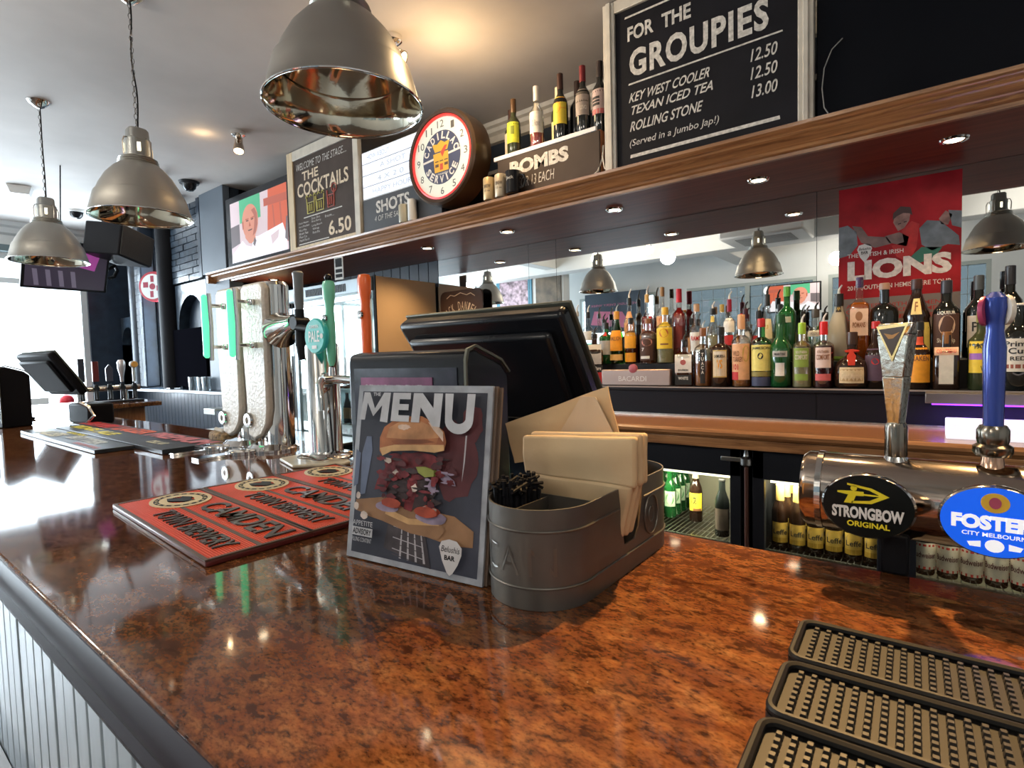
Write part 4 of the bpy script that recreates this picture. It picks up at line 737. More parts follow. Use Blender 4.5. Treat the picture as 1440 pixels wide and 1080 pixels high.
# mug kept clear of the crate front
t.location = (-1.735, 2.298, 2.1962)
MB().lathe([(0.036, 0), (0.039, 0.004), (0.039, 0.115), (0.036, 0.115), (0.036, 0.01)], 26, capt=False).build('body', M_blackg, t)
MB().tube([(0.038, 0, 0.095), (0.062, 0.0, 0.09), (0.072, 0, 0.06), (0.06, 0, 0.03), (0.038, 0, 0.025)], 0.006).build('handle', M_blackg, t)
m = MB(); fn = lambda x_, y_, z: (0.0396*math.sin(x_), -0.0396*math.cos(x_), z); text(m, 'Jack', -0.6, 0.5, 0.065, 0.085, 0, 0.01, fn=fn); m.build('print', mat('pale mug print', (0.5, 0.5, 0.48)), t, False)
t = thing('shot_glass_tin', 'pale printed tin standing beside the shots sign', 'tin', (-2.60, 2.312, 2.196), 0.3, None)
MB().lathe([(0.030, 0), (0.033, 0.005), (0.033, 0.105), (0.030, 0.11)], 24).build('can', mat('pale khaki tin', (0.50, 0.46, 0.34), 0.4), t)
t = thing('white_candle_tin', 'plain white tube standing between the printed tin and the clock', 'tube', (-2.525, 2.312, 2.196))
MB().lathe([(0.026, 0), (0.028, 0.004), (0.028, 0.125), (0.024, 0.13)], 24).build('tube', M_wpaint, t)

# ================================================================== FRIDGES UNDER THE BACK COUNTER
def fridge(x0, x1, label, glow, group='bottle fridges'):
    L0 = ((x0+x1)/2, 2.66, 0)
    t = thing('bottle_fridge', label, 'fridge', L0, group=group)
    z0, z1 = 0.12, 0.94
    m = mo(L0); m.box(x0, x0+0.03, 2.36, 2.95, z0, z1).box(x1-0.03, x1, 2.36, 2.95, z0, z1).box(x0, x1, 2.36, 2.95, z1-0.05, z1).box(x0, x1, 2.36, 2.95, z0, z0+0.05).box(x0, x1, 2.93, 2.95, z0, z1).build('cabinet', M_blacks, t, False)
    m = mo(L0); m.box(x0+0.03, x1-0.03, 2.918, 2.93, z0+0.05, z1-0.05).build('lining', mat('pale steel lining', (0.42, 0.40, 0.32), 0.35, 0.4, var=0.08, scale=6), t, False)
    m = mo(L0); f = 0.045; a, b = x0+0.002, x1-0.002
    m.box(a, a+f, 2.33, 2.36, z0, z1).box(b-f, b, 2.33, 2.36, z0, z1).box(a, b, 2.33, 2.36, z1-0.115, z1).box(a, b, 2.33, 2.36, z0, z0+0.05)
    d = m.build('door', M_blacks, t, bev=0.003)
    m = mo(L0); m.box(a+f, b-f, 2.343, 2.347, z0+0.05, z1-0.115).build('pane', M_door, d, False)
    m = mo(L0)
    for z in (0.19, 0.515):
        m.box(x0+0.03, x1-0.03, 2.40, 2.407, z-0.012, z+0.004)
        k = x0+0.04
        while k < x1-0.03: m.box(k, k+0.003, 2.40, 2.91, z, z+0.004); k += 0.022
        for y in (2.5, 2.65, 2.8): m.box(x0+0.03, x1-0.03, y, y+0.004, z-0.004, z)
        k = x0+0.04
        while k < x1-0.03: m.box(k, k+0.006, 2.397, 2.401, z-0.008, z+0.003); k += 0.014
    m.build('wire_shelf', M_steel, t, False)
    m = mo(L0); m.box(x0+0.06, x1-0.06, 2.38, 2.40, z1-0.135, z1-0.12).build('light_strip', mat('fridge strip', (1.0, 0.92, 0.66), 0.4, emit=2.5), t, False)
    area('fridge_light', ((x0+x1)/2, 2.45, z1-0.13), (R(25), 0, 0), x1-x0-0.12, 0.1, glow, (1.0, 0.90, 0.62))
    return t
fridge(-1.34, -0.615, 'bottle fridge lit inside with green lagers and a lone brown bottle', 7)
fridge(-0.575, -0.10, 'bottle fridge stocked with gold foil topped beers', 5)
fridge(-0.08, 0.62, 'bottle fridge stocked with red and white labelled lagers', 5)
tg = thing('fridge_post', 'brown pole with ring lock and lever between the first two fridges', 'post', (-0.595, 2.33, 0))
MB().cyl((0, 0, 0.0), (0, 0, 0.90), 0.009, n=10).build('pole', mat('brown pole', (0.09, 0.035, 0.025), 0.35), tg)
MB().lathe([(0.012, 0.87), (0.024, 0.88), (0.024, 0.905), (0.012, 0.915), (0.008, 0.94), (0.01, 0.945), (0.006, 0.955)], 16).build('ring_lock', M_steel, tg)
MB().box(-0.10, -0.01, -0.012, -0.006, 0.89, 0.908).build('name_plate', M_steel, tg, bev=0.002)
# fridge stock
FZ2 = 0.5195
green_l = bottle('lager_bottle', 'green lager bottle with round white label, front of the green rows', -1.10, 2.47, FZ2, 0.24, 0.030, 'beer', M_greenS, None, cap=((0.05, 0.25, 0.05), 0.04), labels=[((0.42, 0.52, 0.40), 0.24, 0.56, 55, [('o', -0.7, 0.7, 0.12, 0.88, (0.05, 0.22, 0.06)), ('o', -0.4, 0.4, 0.3, 0.7, (0.5, 0.55, 0.45))])], group='green lagers in the first fridge', rot=0.3, seg=14)
green_l['label'] = 'green lager bottle with round white label in the first fridge'
for (x, y) in ((-1.10, 2.54), (-1.10, 2.61), (-1.10, 2.68), (-1.10, 2.75), (-1.17, 2.47), (-1.17, 2.54), (-1.17, 2.61), (-1.17, 2.68), (-1.24, 2.47), (-1.24, 2.54), (-1.035, 2.62), (-1.035, 2.69), (-1.035, 2.76), (-1.035, 2.83)):
    c = copy_tree(green_l); c.location = (x, y, FZ2); c['label'] = 'green lager bottle with round white label, %s' % ('against the fridge side' if x < -1.2 else 'in the second row from the fridge side' if x < -1.15 else 'in the row nearest the lone brown bottle' if x > -1.05 else 'in the third row from the fridge side')
bottle('ale_bottle', 'lone brown bottle with yellow label reading 12', -0.905, 2.62, FZ2, 0.255, 0.032, 'beer', M_brownG, None, cap=((0.65, 0.55, 0.25), 0.03), labels=[((0.85, 0.68, 0.05), 0.22, 0.56, 60, [('12', -0.7, 0.1, 0.4, 0.78, BK), ('#', -0.4, 0.8, 0.0, 0.14, BR)]), ((0.55, 0.5, 0.3), 0.83, 0.93, 80, [])], rot=0.3, seg=16)
bottle('ale_bottle', 'dark bottle with grey brown label at the fridge door edge', -0.735, 2.47, FZ2, 0.255, 0.032, 'beer', M_blackG, None, cap=(BK, 0.03), labels=[((0.16, 0.12, 0.10), 0.12, 0.5, 60, [])], rot=0.2, seg=16)
lef = bottle('abbey_beer_bottle', 'gold foil necked beer bottle with arched label in the middle fridge', -0.495, 2.46, FZ2, 0.262, 0.032, 'stubby', M_brownG, None, cap=((0.70, 0.50, 0.16), 0.30), labels=[((0.78, 0.50, 0.10), 0.10, 0.42, 60, [('o', -0.85, 0.85, 0.35, 1.0, (0.55, 0.40, 0.20)), ('Leffe', -0.8, 0.8, 0.40, 0.66, BK), ('#', -1, 1, 0.0, 0.24, (0.55, 0.33, 0.04))])], group='gold foil beers in the middle fridge', rot=0.2, seg=14)
for (x, y) in [(-0.495+0.0652*i, 2.46+0.075*j) for j in range(3) for i in range(6)][1:]:
    c = copy_tree(lef); c.location = (x+(0.01 if y > 2.5 else 0), y, FZ2)
    if y > 2.5: c['label'] = 'gold foil necked beer bottle in the rows behind the front one'
bud = bottle('lager_can', 'red and white labelled lager bottle in the fridge behind the blue badge', -0.01, 2.45, FZ2, 0.23, 0.031, 'beer', M_brownG, None, cap=((0.6, 0.5, 0.3), 0.03), labels=[((0.80, 0.70, 0.58), 0.10, 0.52, 88, [('Budweiser', -0.75, 0.75, 0.42, 0.64, (0.15, 0.05, 0.05)), ('#', -1, 1, 0.0, 0.10, (0.65, 0.05, 0.04)), ('#', -0.9, 0.9, 0.86, 0.94, (0.65, 0.05, 0.04))])], group='red and white lagers in the third fridge', rot=0.0, seg=14)
bud.name = 'lager_bottle.015'
for (x, y) in [(-0.01+0.0655*i, 2.45+0.07*j) for j in range(2) for i in range(9)][1:]:
    c = copy_tree(bud); c.location = (x, y, FZ2)
    if y > 2.5: c['label'] = 'red and white labelled lager bottle in the second row behind the blue badge'
low = bottle('beer_bottle', 'gold capped beer bottle on the lower fridge shelf', -0.49, 2.46, 0.1945, 0.24, 0.030, 'beer', M_brownG, None, cap=((0.65, 0.42, 0.16), 0.04), labels=[((0.4, 0.3, 0.12), 0.2, 0.5, 60, [])], group='beers on the lower fridge shelves', rot=0, seg=12)
for x in [-0.49+0.065*i for i in range(1, 6)]+[-0.02+0.08*i for i in range(7)]:
    c = copy_tree(low); c.location = (x, 2.46, 0.1945)
    if x > -0.05: c['label'] = 'gold capped beer bottle on the lower shelf behind the blue badge'
# lit tray and purple strip at the far end of the back counter
t = thing('white_box', 'bright white rectangular box on the back counter behind the blue tap', 'box', (0.22, 2.46, 1.026))
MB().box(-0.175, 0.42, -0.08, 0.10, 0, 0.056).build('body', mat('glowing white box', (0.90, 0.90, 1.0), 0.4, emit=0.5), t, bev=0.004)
t = thing('under_shelf_unit', 'slim grey unit with purple light strip under the bottle shelf', 'light', (0.25, 2.62, 1.13))
MB().box(-0.265, 0.42, -0.04, 0.05, 0.0, 0.04).build('housing', mat('warm grey housing', (0.16, 0.14, 0.13), 0.4, 0.4), t, bev=0.003)
MB().box(-0.245, 0.40, -0.03, -0.01, -0.006, 0.0).build('light_strip', mat('purple strip', (0.25, 0.04, 1.0), 0.4, emit=2.2), t)
area('purple_strip_light', (0.3, 2.6, 1.118), (0, 0, 0), 0.6, 0.02, 1.2, (0.25, 0.12, 1.0))

# ================================================================== PENDANTS AND CEILING FITTINGS
def pendant(x, y, label, sway=1):
    t = thing('pendant_lamp', label, 'pendant lamp', (x, y, 2.0), 0, 'industrial pendant lamps over the bar')
    outer = [(0.196, 0.0), (0.197, 0.004), (0.192, 0.010), (0.180, 0.055), (0.171, 0.090), (0.168, 0.096), (0.163, 0.098), (0.150, 0.130), (0.125, 0.175), (0.095, 0.210), (0.074, 0.228)]
    MB().lathe(outer, 56, capb=False, capt=False).build('shade', M_alu_out, t)
    MB().lathe([(r-0.003, z+0.001) for r, z in outer[1:]]+[(0.03, 0.226)], 56, capb=False).build('lining', M_alu_in, t)
    MB().tube([(0.196*math.cos(2*PI*i/56), 0.196*math.sin(2*PI*i/56), 0.002) for i in range(56)], 0.0032, 8, True).build('rim', M_chrome, t)
    MB().lathe([(0.074, 0.226), (0.078, 0.231), (0.072, 0.236), (0.076, 0.241), (0.070, 0.246), (0.073, 0.250), (0.062, 0.256), (0.050, 0.258)], 40, capb=False).build('ribbed_neck', M_alu_out, t)
    m = MB(); m.lathe([(0.048, 0.256), (0.048, 0.330), (0.042, 0.338), (0.040, 0.372), (0.034, 0.380), (0.010, 0.384)], 32, e=3.2).build('housing', mat('cast grey housing', (0.33, 0.34, 0.33), 0.4, 0.6), t)
    for k in range(4):
        a = R(20+90*k); c, s_ = math.cos(a), math.sin(a)
        MB().tube([(0.066*c, 0.066*s_, 0.256), (0.068*c, 0.068*s_, 0.31), (0.060*c, 0.060*s_, 0.330), (0.045*c, 0.045*s_, 0.334)], 0.0028, 6).build('stay', M_alu_out, t)
        m = MB(); m.T = Matrix.Rotation(a+PI/4, 4, 'Z'); m.box(0.049, 0.0505, -0.017, 0.017, 0.275, 0.312).build('vent', M_ventglow, t, False)
    MB().sphere((0, 0, 0.185), 0.030).build('bulb', mat('dim frosted bulb', (1.0, 0.85, 0.62), 0.4, emit=0.8), t)
    m = MB(); z = 0.384; top = CEIL-2.0-0.035; k = 0
    m.tube([(0.008*math.cos(a*PI/5), 0, 0.392+0.008*math.sin(a*PI/5)) for a in range(10)], 0.0018, 5, True); z = 0.398
    while z < top:
        pts = [(0.0065*math.cos(a*PI/4), 0, z+0.014+0.013*math.sin(a*PI/4)) for a in range(8)]
        if k % 2: pts = [(0, p[0], p[2]) for p in pts]
        m.tube(pts, 0.0015, 4, True); z += 0.0235; k += 1
    m.build('chain', mat('dark chain', (0.12, 0.11, 0.10), 0.4, 0.8), t)
    pts = [(sway*0.028*math.sin(2*PI*u*1.05+0.6)*math.sin(PI*u)+0.003, 0.004, 0.384+u*(top-0.384)) for u in [i/16 for i in range(17)]]
    MB().tube(pts, 0.0033, 6).build('cable', M_black, t)
    MB().lathe([(0.008, top-0.004), (0.020, top), (0.050, top+0.022), (0.058, top+0.034)], 28).build('ceiling_rose', M_chrome, t)
    point('pendant_bulb', (x, y, 2.14), 1.0, WARM, 0.03)
    return t
pendant(-1.20, 0.88, 'large near pendant lamp hanging in front of the cocktail chalkboard', 1)
pendant(-2.75, 0.93, 'middle pendant lamp hanging in front of the dark brick wall', 1)
pendant(-4.25, 0.93, 'farthest pendant lamp hanging before the bright street window', 0.2)
pendant(0.36, 0.93, 'pendant lamp seen only in the mirror beside the red rugby poster', 0.5)

def spotlight(x, y, aim, label, power=0, target=None, cone=80, col=WARM):
    t = thing('ceiling_spotlight', label, 'spotlight', (x, y, CEIL), 0, 'swivel ceiling spotlights')
    MB().lathe([(0.030, -0.035), (0.045, -0.025), (0.048, 0.0)], 26).build('canopy', M_chrome, t)
    MB().cyl((0, 0, -0.03), (0, 0, -0.08), 0.006, n=8).build('arm', M_chrome, t)
    d = Vector(aim).normalized(); m = MB(); m.T = Matrix.Translation((0, 0, -0.085)) @ d.to_track_quat('Z', 'Y').to_matrix().to_4x4()
    m.lathe([(0.012, -0.05), (0.024, -0.045), (0.026, -0.01), (0.027, 0.0), (0.031, 0.012), (0.036, 0.055), (0.036, 0.062), (0.031, 0.062), (0.026, 0.04)], 24, capt=False).build('head', mat('polished nickel', (0.6, 0.5, 0.4), 0.15, 1.0), t)
    m = MB(); m.T = Matrix.Translation((0, 0, -0.085)) @ d.to_track_quat('Z', 'Y').to_matrix().to_4x4()
    m.lathe([(0.001, 0.052), (0.029, 0.052)], 20, capb=False, capt=False).build('lens', M_bulb, t)
    if power: spot('spotlight_beam', tuple(Vector((x, y, CEIL-0.085))+d*0.07), target, power, col, cone, 0.9)
    return t
spotlight(-2.13, 1.86, (0.75, 0.35, -0.45), 'ceiling spotlight beside the near pendant lamp, aimed at the boards', 24, (-1.4, 2.3, 2.5))
spotlight(-3.80, 1.90, (0.30, -0.2, -0.9), 'ceiling spotlight between the middle and near pendant lamps', 12, (-3.4, 1.4, 1.1))
spotlight(-5.15, 1.86, (-0.2, -0.4, -0.8), 'ceiling spotlight half hidden by the middle pendant shade', 8, (-5.1, 1.6, 1))
spotlight(-0.25, 1.80, (0.12, -0.6, -0.8), 'ceiling spotlight above the black rubber bar mats', 320, (0.10, 0.57, 1.1), cone=38, col=(1.0, 0.60, 0.24))
spotlight(-0.9, 1.7, (0, -0.2, -0.9), 'ceiling spotlight above the napkin caddy', 22, (-0.5, 0.6, 1.1))
point('added_ceiling_pool', (-1.90, 2.00, 2.66), 6.5, WARM, 0.09)  # bare point light added for the warm ceiling glow near the clock
point('added_ceiling_streak', (-4.0, 1.75, 2.88), 0.35, WARM, 0.01)  # added point without a fitting, makes the faint streak by the middle spotlight
for x, y, l in ((-5.15, 2.12, 'black dome security camera above the brick wall corner'), (-6.9, 1.75, 'black dome security camera beside the far pendant lamp')):
    t = thing('dome_camera', l, 'security camera', (x, y, CEIL))
    MB().lathe([(0.075, -0.02), (0.08, -0.006), (0.082, 0)], 28).build('base', M_wpaint if x < -6 else M_blacks, t)
    MB().lathe([(0.002, -0.085), (0.03, -0.078), (0.05, -0.055), (0.058, -0.02)], 26, capt=False).build('dome', M_blackg, t)
t = thing('emergency_light', 'square white ceiling light near the far pendant canopy', 'light', (-6.35, 1.22, CEIL), 0.5)
MB().lathe([(0.09, -0.07), (0.115, -0.012), (0.12, 0.0)], 4).build('housing', M_wpaint, t, bev=0.006); MB().lathe([(0.002, -0.0715), (0.085, -0.0708)], 4).build('diffuser', mat('lit diffuser', (0.95, 0.97, 1.0), 0.5, emit=0.9), t, False)
t = thing('junction_box', 'cream ceiling box trailing loose cables above the brick wall', 'junction box', (-5.95, 2.15, CEIL))
MB().box(-0.25, 0.25, -0.09, 0.09, -0.08, 0).build('case', M_wpaint, t, bev=0.01)
MB().tube([(0.0, -0.05, -0.08), (0.03, -0.08, -0.15), (0.12, -0.06, -0.19), (0.2, -0.02, -0.13), (0.25, 0, -0.06)], 0.008, 6).tube([(0.05, 0.0, -0.08), (0.10, -0.04, -0.17), (0.17, -0.04, -0.20), (0.24, 0.05, -0.08)], 0.007, 6).build('cable', M_chrome, t)
for x, y, l in ((-8+0.6, 1.2, 'chrome twin spotlight beyond the far pendant lamp'),):
    spotlight(x, y, (-0.4, -0.3, -0.7), l)

# ================================================================== SPEAKER, HANGING SCREEN, ROUND SIGN
t = thing('wall_speaker', 'large black loudspeaker box tilted down below the ceiling by the window', 'loudspeaker', (-5.35, 1.62, 2.36), (R(-6), R(6), R(38)))
MB().box(-0.13, 0.16, -0.20, 0.20, -0.13, 0.13).build('cabinet', M_blacks, t, bev=0.012)
MB().box(0.16, 0.172, -0.19, 0.19, -0.12, 0.12).build('grille', mat('speaker grille', (0.03, 0.028, 0.026), 0.6, bump=0.3, scale=120), t, bev=0.004)
MB().tube([(-0.12, 0.0, 0.10), (-0.16, 0.02, 0.22), (-0.16, 0.05, 0.42)], 0.012, 8).build('bracket', M_black, t)
t = thing('hanging_screen', 'dark tilted screen with purple reflections hung behind the far pendant lamp', 'television', (-5.45, 1.28, 2.14), (0, R(24), R(4)))
MB().box(-0.03, 0.0, -0.26, 0.30, -0.18, 0.22).build('housing', M_blackg, t, bev=0.008)
m = MB(); m.T = Matrix.Rotation(PI/2, 4, 'Z')
cs = [(-0.24, 0.28, -0.16, 0.20)]
m.add([(y, -0.0012, z) for y, z in ((-0.24, -0.16), (0.28, -0.16), (0.28, 0.20), (-0.24, 0.20))], [(0, 1, 2, 3)])
m.cur = 1; m.add([(y, -0.0022, z) for y, z in ((0.10, 0.02), (0.20, 0.0), (0.24, 0.19), (0.13, 0.19))], [(0, 1, 2, 3)])
m.cur = 2
for q in range(4): m.add([(y, -0.002, z) for y, z in ((-0.18+q*0.08, -0.15), (-0.15+q*0.08, -0.15), (-0.17+q*0.08, -0.02), (-0.20+q*0.08, -0.02))], [(0, 1, 2, 3)])
m.build('screen', [mat('dusky screen', (0.06, 0.05, 0.08), 0.15, emit=0.25), mat('magenta screen patch', (0.30, 0.06, 0.26), 0.2, emit=0.5), mat('grey violet screen bands', (0.18, 0.16, 0.23), 0.2, emit=0.3)], t, False)
MB().box(-0.20, -0.03, 0.0, 0.04, -0.02, 0.02).tube([(-0.03, 0.30, 0.02), (-0.06, 0.36, 0.05), (-0.10, 0.40, 0.0), (-0.10, 0.38, -0.06), (-0.05, 0.33, -0.06)], 0.014, 8).tube([(-0.15, 0.02, 0), (-0.36, 0.02, 0.85)], 0.005, 6).build('bracket', M_black, t)
t = thing('round_sign', 'round white and red sign hanging on the pale strip beside the black pier', 'sign', (-6.93, 2.42, 2.24), (0, 0, R(32)))
m = MB(); m.T = Matrix.Rotation(PI/2, 4, 'X'); m.lathe([(0.165, -0.05), (0.17, 0.0), (0.165, 0.02), (0.14, 0.022)], 36).build('rim', mat('sign red', (0.45, 0.03, 0.05), 0.4), t)
m = MB(); m.oval(0, 0, 0.14, 0.14, -0.0225, 30).build('face', M_wpaint, t, False)
m = MB(); m.oval(0, 0, 0.035, 0.035, -0.0235, 20).rect(-0.11, -0.05, -0.01, 0.05, -0.0235).rect(0.05, 0.11, -0.05, 0.01, -0.0235).rect(-0.02, 0.02, 0.05, 0.12, -0.0235).rect(-0.03, 0.01, -0.12, -0.05, -0.0235).build('print', mat('sign crimson print', (0.35, 0.03, 0.06), 0.5), t, False)

# black cabinet and glasses on the ledge
t = thing('ledge_screen', 'black square screen standing on the ledge under the brick arch', 'screen', (-6.0, 2.40, 1.10))
MB().box(-0.42, 0.40, -0.03, -0.002, 0.03, 0.62).box(-0.10, 0.05, -0.03, -0.002, 0.0, 0.03).build('housing', mat('dead flat black', (0.004, 0.004, 0.006), 0.9, spec=0.0), t)
MB().box(-0.46, -0.38, -0.08, -0.032, 0.0, 0.45).build('side_case', M_chrome, t, bev=0.005)
for i, x in enumerate((-5.80, -5.60, -5.50)):
    t = thing('tumbler', ('clear tumbler on the ledge farthest from the beer towers', 'middle clear tumbler on the ledge', 'clear tumbler on the ledge nearest the beer towers')[i], 'glass', (x, 2.318, 1.10), 0, 'tumblers on the ledge')
    MB().lathe([(0.034, 0), (0.040, 0.13), (0.038, 0.13), (0.032, 0.01), (0.001, 0.008)], 20, capt=False).build('glass', thin_glass('grey tumbler glass', (0.75, 0.78, 0.80), 0.2), t)
t = thing('pipe_shelf', 'small perforated grey shelf fixed to the boarded wall by the beer towers', 'shelf', (-5.10, 2.30, 0.93))
MB().box(-0.16, 0.06, -0.12, 0.1, 0, 0.02).build('tray', M_steel, t, bev=0.003); MB().box(-0.16, 0.06, -0.12, -0.11, -0.03, 0.0).build('lip', M_steel, t)

# ================================================================== GLASS DOOR COOLERS AGAINST THE BACK WALL
L0 = (-4.0, 2.7, 0)
t = thing('display_cooler', 'tall steel display cooler with bright glass doors and cream laminate side', 'cooler', L0)
m = mo(L0); m.box(-5.0, -3.05, 2.42, 2.98, 0.3, 0.36).box(-5.0, -4.97, 2.42, 2.98, 0.36, 1.93).box(-5.0, -3.05, 2.42, 2.98, 1.86, 1.93).box(-5.0, -3.05, 2.94, 2.98, 0.36, 1.86).build('cabinet', mat('grey cooler body', (0.32, 0.36, 0.38), 0.4, 0.3), t, False)
m = mo(L0); m.box(-3.05, -3.03, 2.415, 2.985, 0.3, 1.93).build('side_panel', M_cream, t, bev=0.002)
m = mo(L0); m.box(-3.052, -3.028, 2.405, 2.415, 0.3, 1.935).build('panel_edge', M_black, t)
m = mo(L0); m.box(-4.97, -3.06, 2.925, 2.94, 0.36, 1.86).build('lining', mat('cool white lining', (0.62, 0.74, 0.76), 0.4), t, False)
m = mo(L0); m.box(-5.0, -3.06, 2.39, 2.42, 1.83, 1.93); m.build('header', mat('grey cooler header', (0.28, 0.33, 0.36), 0.35, 0.3), t, bev=0.004)
m = mo(L0)
for i in range(26): m.box(-3.85+i*0.02, -3.842+i*0.02, 2.386, 2.391, 1.85, 1.905)
m.build('grille', M_blacks, t, False)
for a, b in ((-4.98, -4.05), (-4.04, -3.08)):
    m = mo(L0); m.box(a, a+0.045, 2.385, 2.415, 0.42, 1.82).box(b-0.045, b, 2.385, 2.415, 0.42, 1.82).box(a, b, 2.385, 2.415, 1.775, 1.82).box(a, b, 2.385, 2.415, 0.42, 0.47)
    d = m.build('door', mat('brushed door frame', (0.40, 0.45, 0.48), 0.3, 0.5), t, bev=0.003)
    m = mo(L0); m.box(a+0.045, b-0.045, 2.398, 2.402, 0.47, 1.775).build('pane', thin_glass('cooler door glass', (0.86, 0.94, 0.94), 0.16), d, False)
    m = mo(L0); m.box(b-0.05, b-0.03, 2.365, 2.385, 0.9, 1.4).build('handle', M_black, d)
for z in (0.60, 0.85, 1.12, 1.42):
    m = mo(L0); m.box(-4.96, -3.07, 2.45, 2.462, z-0.01, z+0.012)
    for i in range(40): m.box(-4.95+i*0.047, -4.946+i*0.047, 2.46, 2.92, z, z+0.004)
    m.build('shelf', mat('white wire shelf', (0.65, 0.72, 0.72), 0.4), t, False)
area('cooler_light', (-4.0, 2.62, 1.80), (R(-15), 0, 0), 1.7, 0.2, 16, (0.82, 0.95, 1.0))
cb_ = bottle('cider_bottle', 'brown cider bottle in the display cooler', -3.62, 2.56, 0.864, 0.24, 0.032, 'beer', M_brownG, None, cap=(BR, 0.04), labels=[((0.45, 0.22, 0.08), 0.15, 0.5, 60, [])], group='bottles in the display cooler', seg=12)
for x, y, z in [(-3.54+0.08*i, 2.56, 0.864) for i in range(5)]+[(-3.66+0.085*i, 2.56, 0.614) for i in range(6)]+[(-3.70+0.09*i, 2.56, 1.134) for i in range(6)]+[(-4.6+0.09*i, 2.56, 1.134) for i in range(5)]:
    c = copy_tree(cb_); c.location = (x, y, z); c['label'] = 'brown bottle in the display cooler, %s' % ({0.864: 'on the middle shelf', 0.614: 'on the lowest shelf'}.get(z, 'on the upper shelf behind the orange handle' if x > -4 else 'on the upper shelf behind the horn tap'))
L0 = (-4.2, 2.2, 0)
t = thing('drainer_bench', 'steel glass wash bench with dark slatted front below the coolers', 'bench', L0)
m = mo(L0); m.box(-4.9, -3.1, 2.02, 2.36, 0.78, 0.80).box(-4.9, -3.1, 2.0, 2.03, 0.74, 0.80).build('top', M_steel, t, bev=0.003)
m = mo(L0); m.box(-4.88, -3.12, 2.05, 2.34, 0.0, 0.78).build('body', mat('dark bench body', (0.03, 0.045, 0.05), 0.4), t, False)
m = mo(L0)
for i in range(12): m.box(-4.86, -3.14, 2.035, 2.05, 0.08+i*0.055, 0.10+i*0.055)
m.build('slat', mat('teal grey slats', (0.06, 0.11, 0.11), 0.4), t, False)
t = thing('shelf_ticket', 'small black and white ticket clipped to the shelf edge over the dark tap', 'sign', (-3.35, 2.35, 2.09), 0.1)
MB().box(-0.045, 0.045, -0.003, 0.003, -0.16, 0).build('card', mat('grey card', (0.5, 0.5, 0.48), 0.5), t); m = MB(); m.rect(-0.035, 0.035, -0.07, -0.01, -0.0035).rect(-0.035, 0.035, -0.11, -0.085, -0.0035).rect(-0.035, 0.035, -0.145, -0.12, -0.0035).build('print', M_black, t, False)

# whiskey tray sign stood against the mirror
t = thing('tray_sign', 'dark brown rounded tray sign with cream curved lettering on the mirror', 'sign', (-2.73, 2.955, 1.53))
MB().prism([(x+sx*0.045*math.cos(R(a)), z+sz*0.045*math.sin(R(a))) for x, z, sx, sz, aa in ((-0.165, 0.045, -1, -1, 0), (0.165, 0.045, 1, -1, 1), (0.165, 0.27, 1, 1, 0), (-0.165, 0.27, -1, 1, 1)) for a in ((0, 30, 60, 90) if not aa else (90, 60, 30, 0))], -0.012, 0.0).build('tray', mat('dark brown tray', (0.06, 0.03, 0.02), 0.35), t, bev=0.004)
m = MB()
n = 'JACK DANIELS'
arc_text(m, n, 0, -0.02, 0.19, 136, 44, 0.062, -0.013, 0.0, wf=0.38)
m.tube([(-0.14, -0.014, 0.262), (-0.10, -0.014, 0.285), (-0.06, -0.014, 0.275), (0, -0.014, 0.295), (0.06, -0.014, 0.275), (0.10, -0.014, 0.285), (0.14, -0.014, 0.262)], 0.003, 5)
m.build('lettering', M_inkcream, t, False)

# rugby poster on the mirror
L0 = (-0.125, 2.99, 1.42)
t = thing('rugby_poster', 'red rugby tour poster with diving players and LIONS lettering taped on the mirror', 'poster', L0)
px0, px1, pz0, pz1, Y0 = -0.348, 0.098, 1.40, 2.085, 2.9965
m = mo(L0); m.box(px0, px1, Y0-0.0015, Y0, 1.575, pz1).build('red_sheet', mat('poster red', (0.33, 0.014, 0.020), 0.5, var=0.5, scale=5, spec=0.2), t, False)
m = mo(L0); m.box(px0, px1, Y0-0.0012, Y0, pz0, 1.575).build('grey_sheet', mat('poster grey', (0.20, 0.18, 0.18), 0.5, var=0.2, scale=6), t, False)
def U(u, v): return (px0+u*(px1-px0), 1.575+v*(pz1-1.575))
m = mo(L0); yy = Y0-0.0022
def PG(k, pts, y=yy): m.cur = k; m.flat([U(*p) for p in pts], y)
PG(0, [(0, 0.38), (0.0, 0.66), (0.08, 0.67), (0.16, 0.60), (0.17, 0.48), (0.10, 0.40)])          # ghost leg, blue grey
PG(1, [(0.12, 0.66), (0.20, 0.64), (0.26, 0.55), (0.42, 0.52), (0.46, 0.46), (0.32, 0.44), (0.20, 0.50)])   # arm
PG(1, [(0.40, 0.53), (0.52, 0.55), (0.60, 0.50), (0.58, 0.42), (0.44, 0.47)])
PG(2, [(0.54, 0.56), (0.62, 0.63), (0.68, 0.60), (0.66, 0.40), (0.60, 0.28), (0.50, 0.34), (0.46, 0.44), (0.56, 0.46)])  # red shirt
PG(3, [(0.47, 0.64), (0.49, 0.72), (0.55, 0.745), (0.61, 0.71), (0.60, 0.64), (0.56, 0.58), (0.51, 0.56)])   # head
PG(4, [(0.465, 0.66), (0.47, 0.72), (0.53, 0.77), (0.61, 0.75), (0.625, 0.68), (0.60, 0.70), (0.55, 0.71), (0.50, 0.69)], yy-0.0004)
PG(0, [(0.68, 0.56), (0.74, 0.62), (0.84, 0.60), (0.98, 0.46), (0.99, 0.38), (0.90, 0.40), (0.78, 0.36), (0.70, 0.42)])   # white shorts
PG(5, [(0.58, 0.30), (0.70, 0.40), (0.86, 0.38), (0.80, 0.30), (0.66, 0.26)])    # green
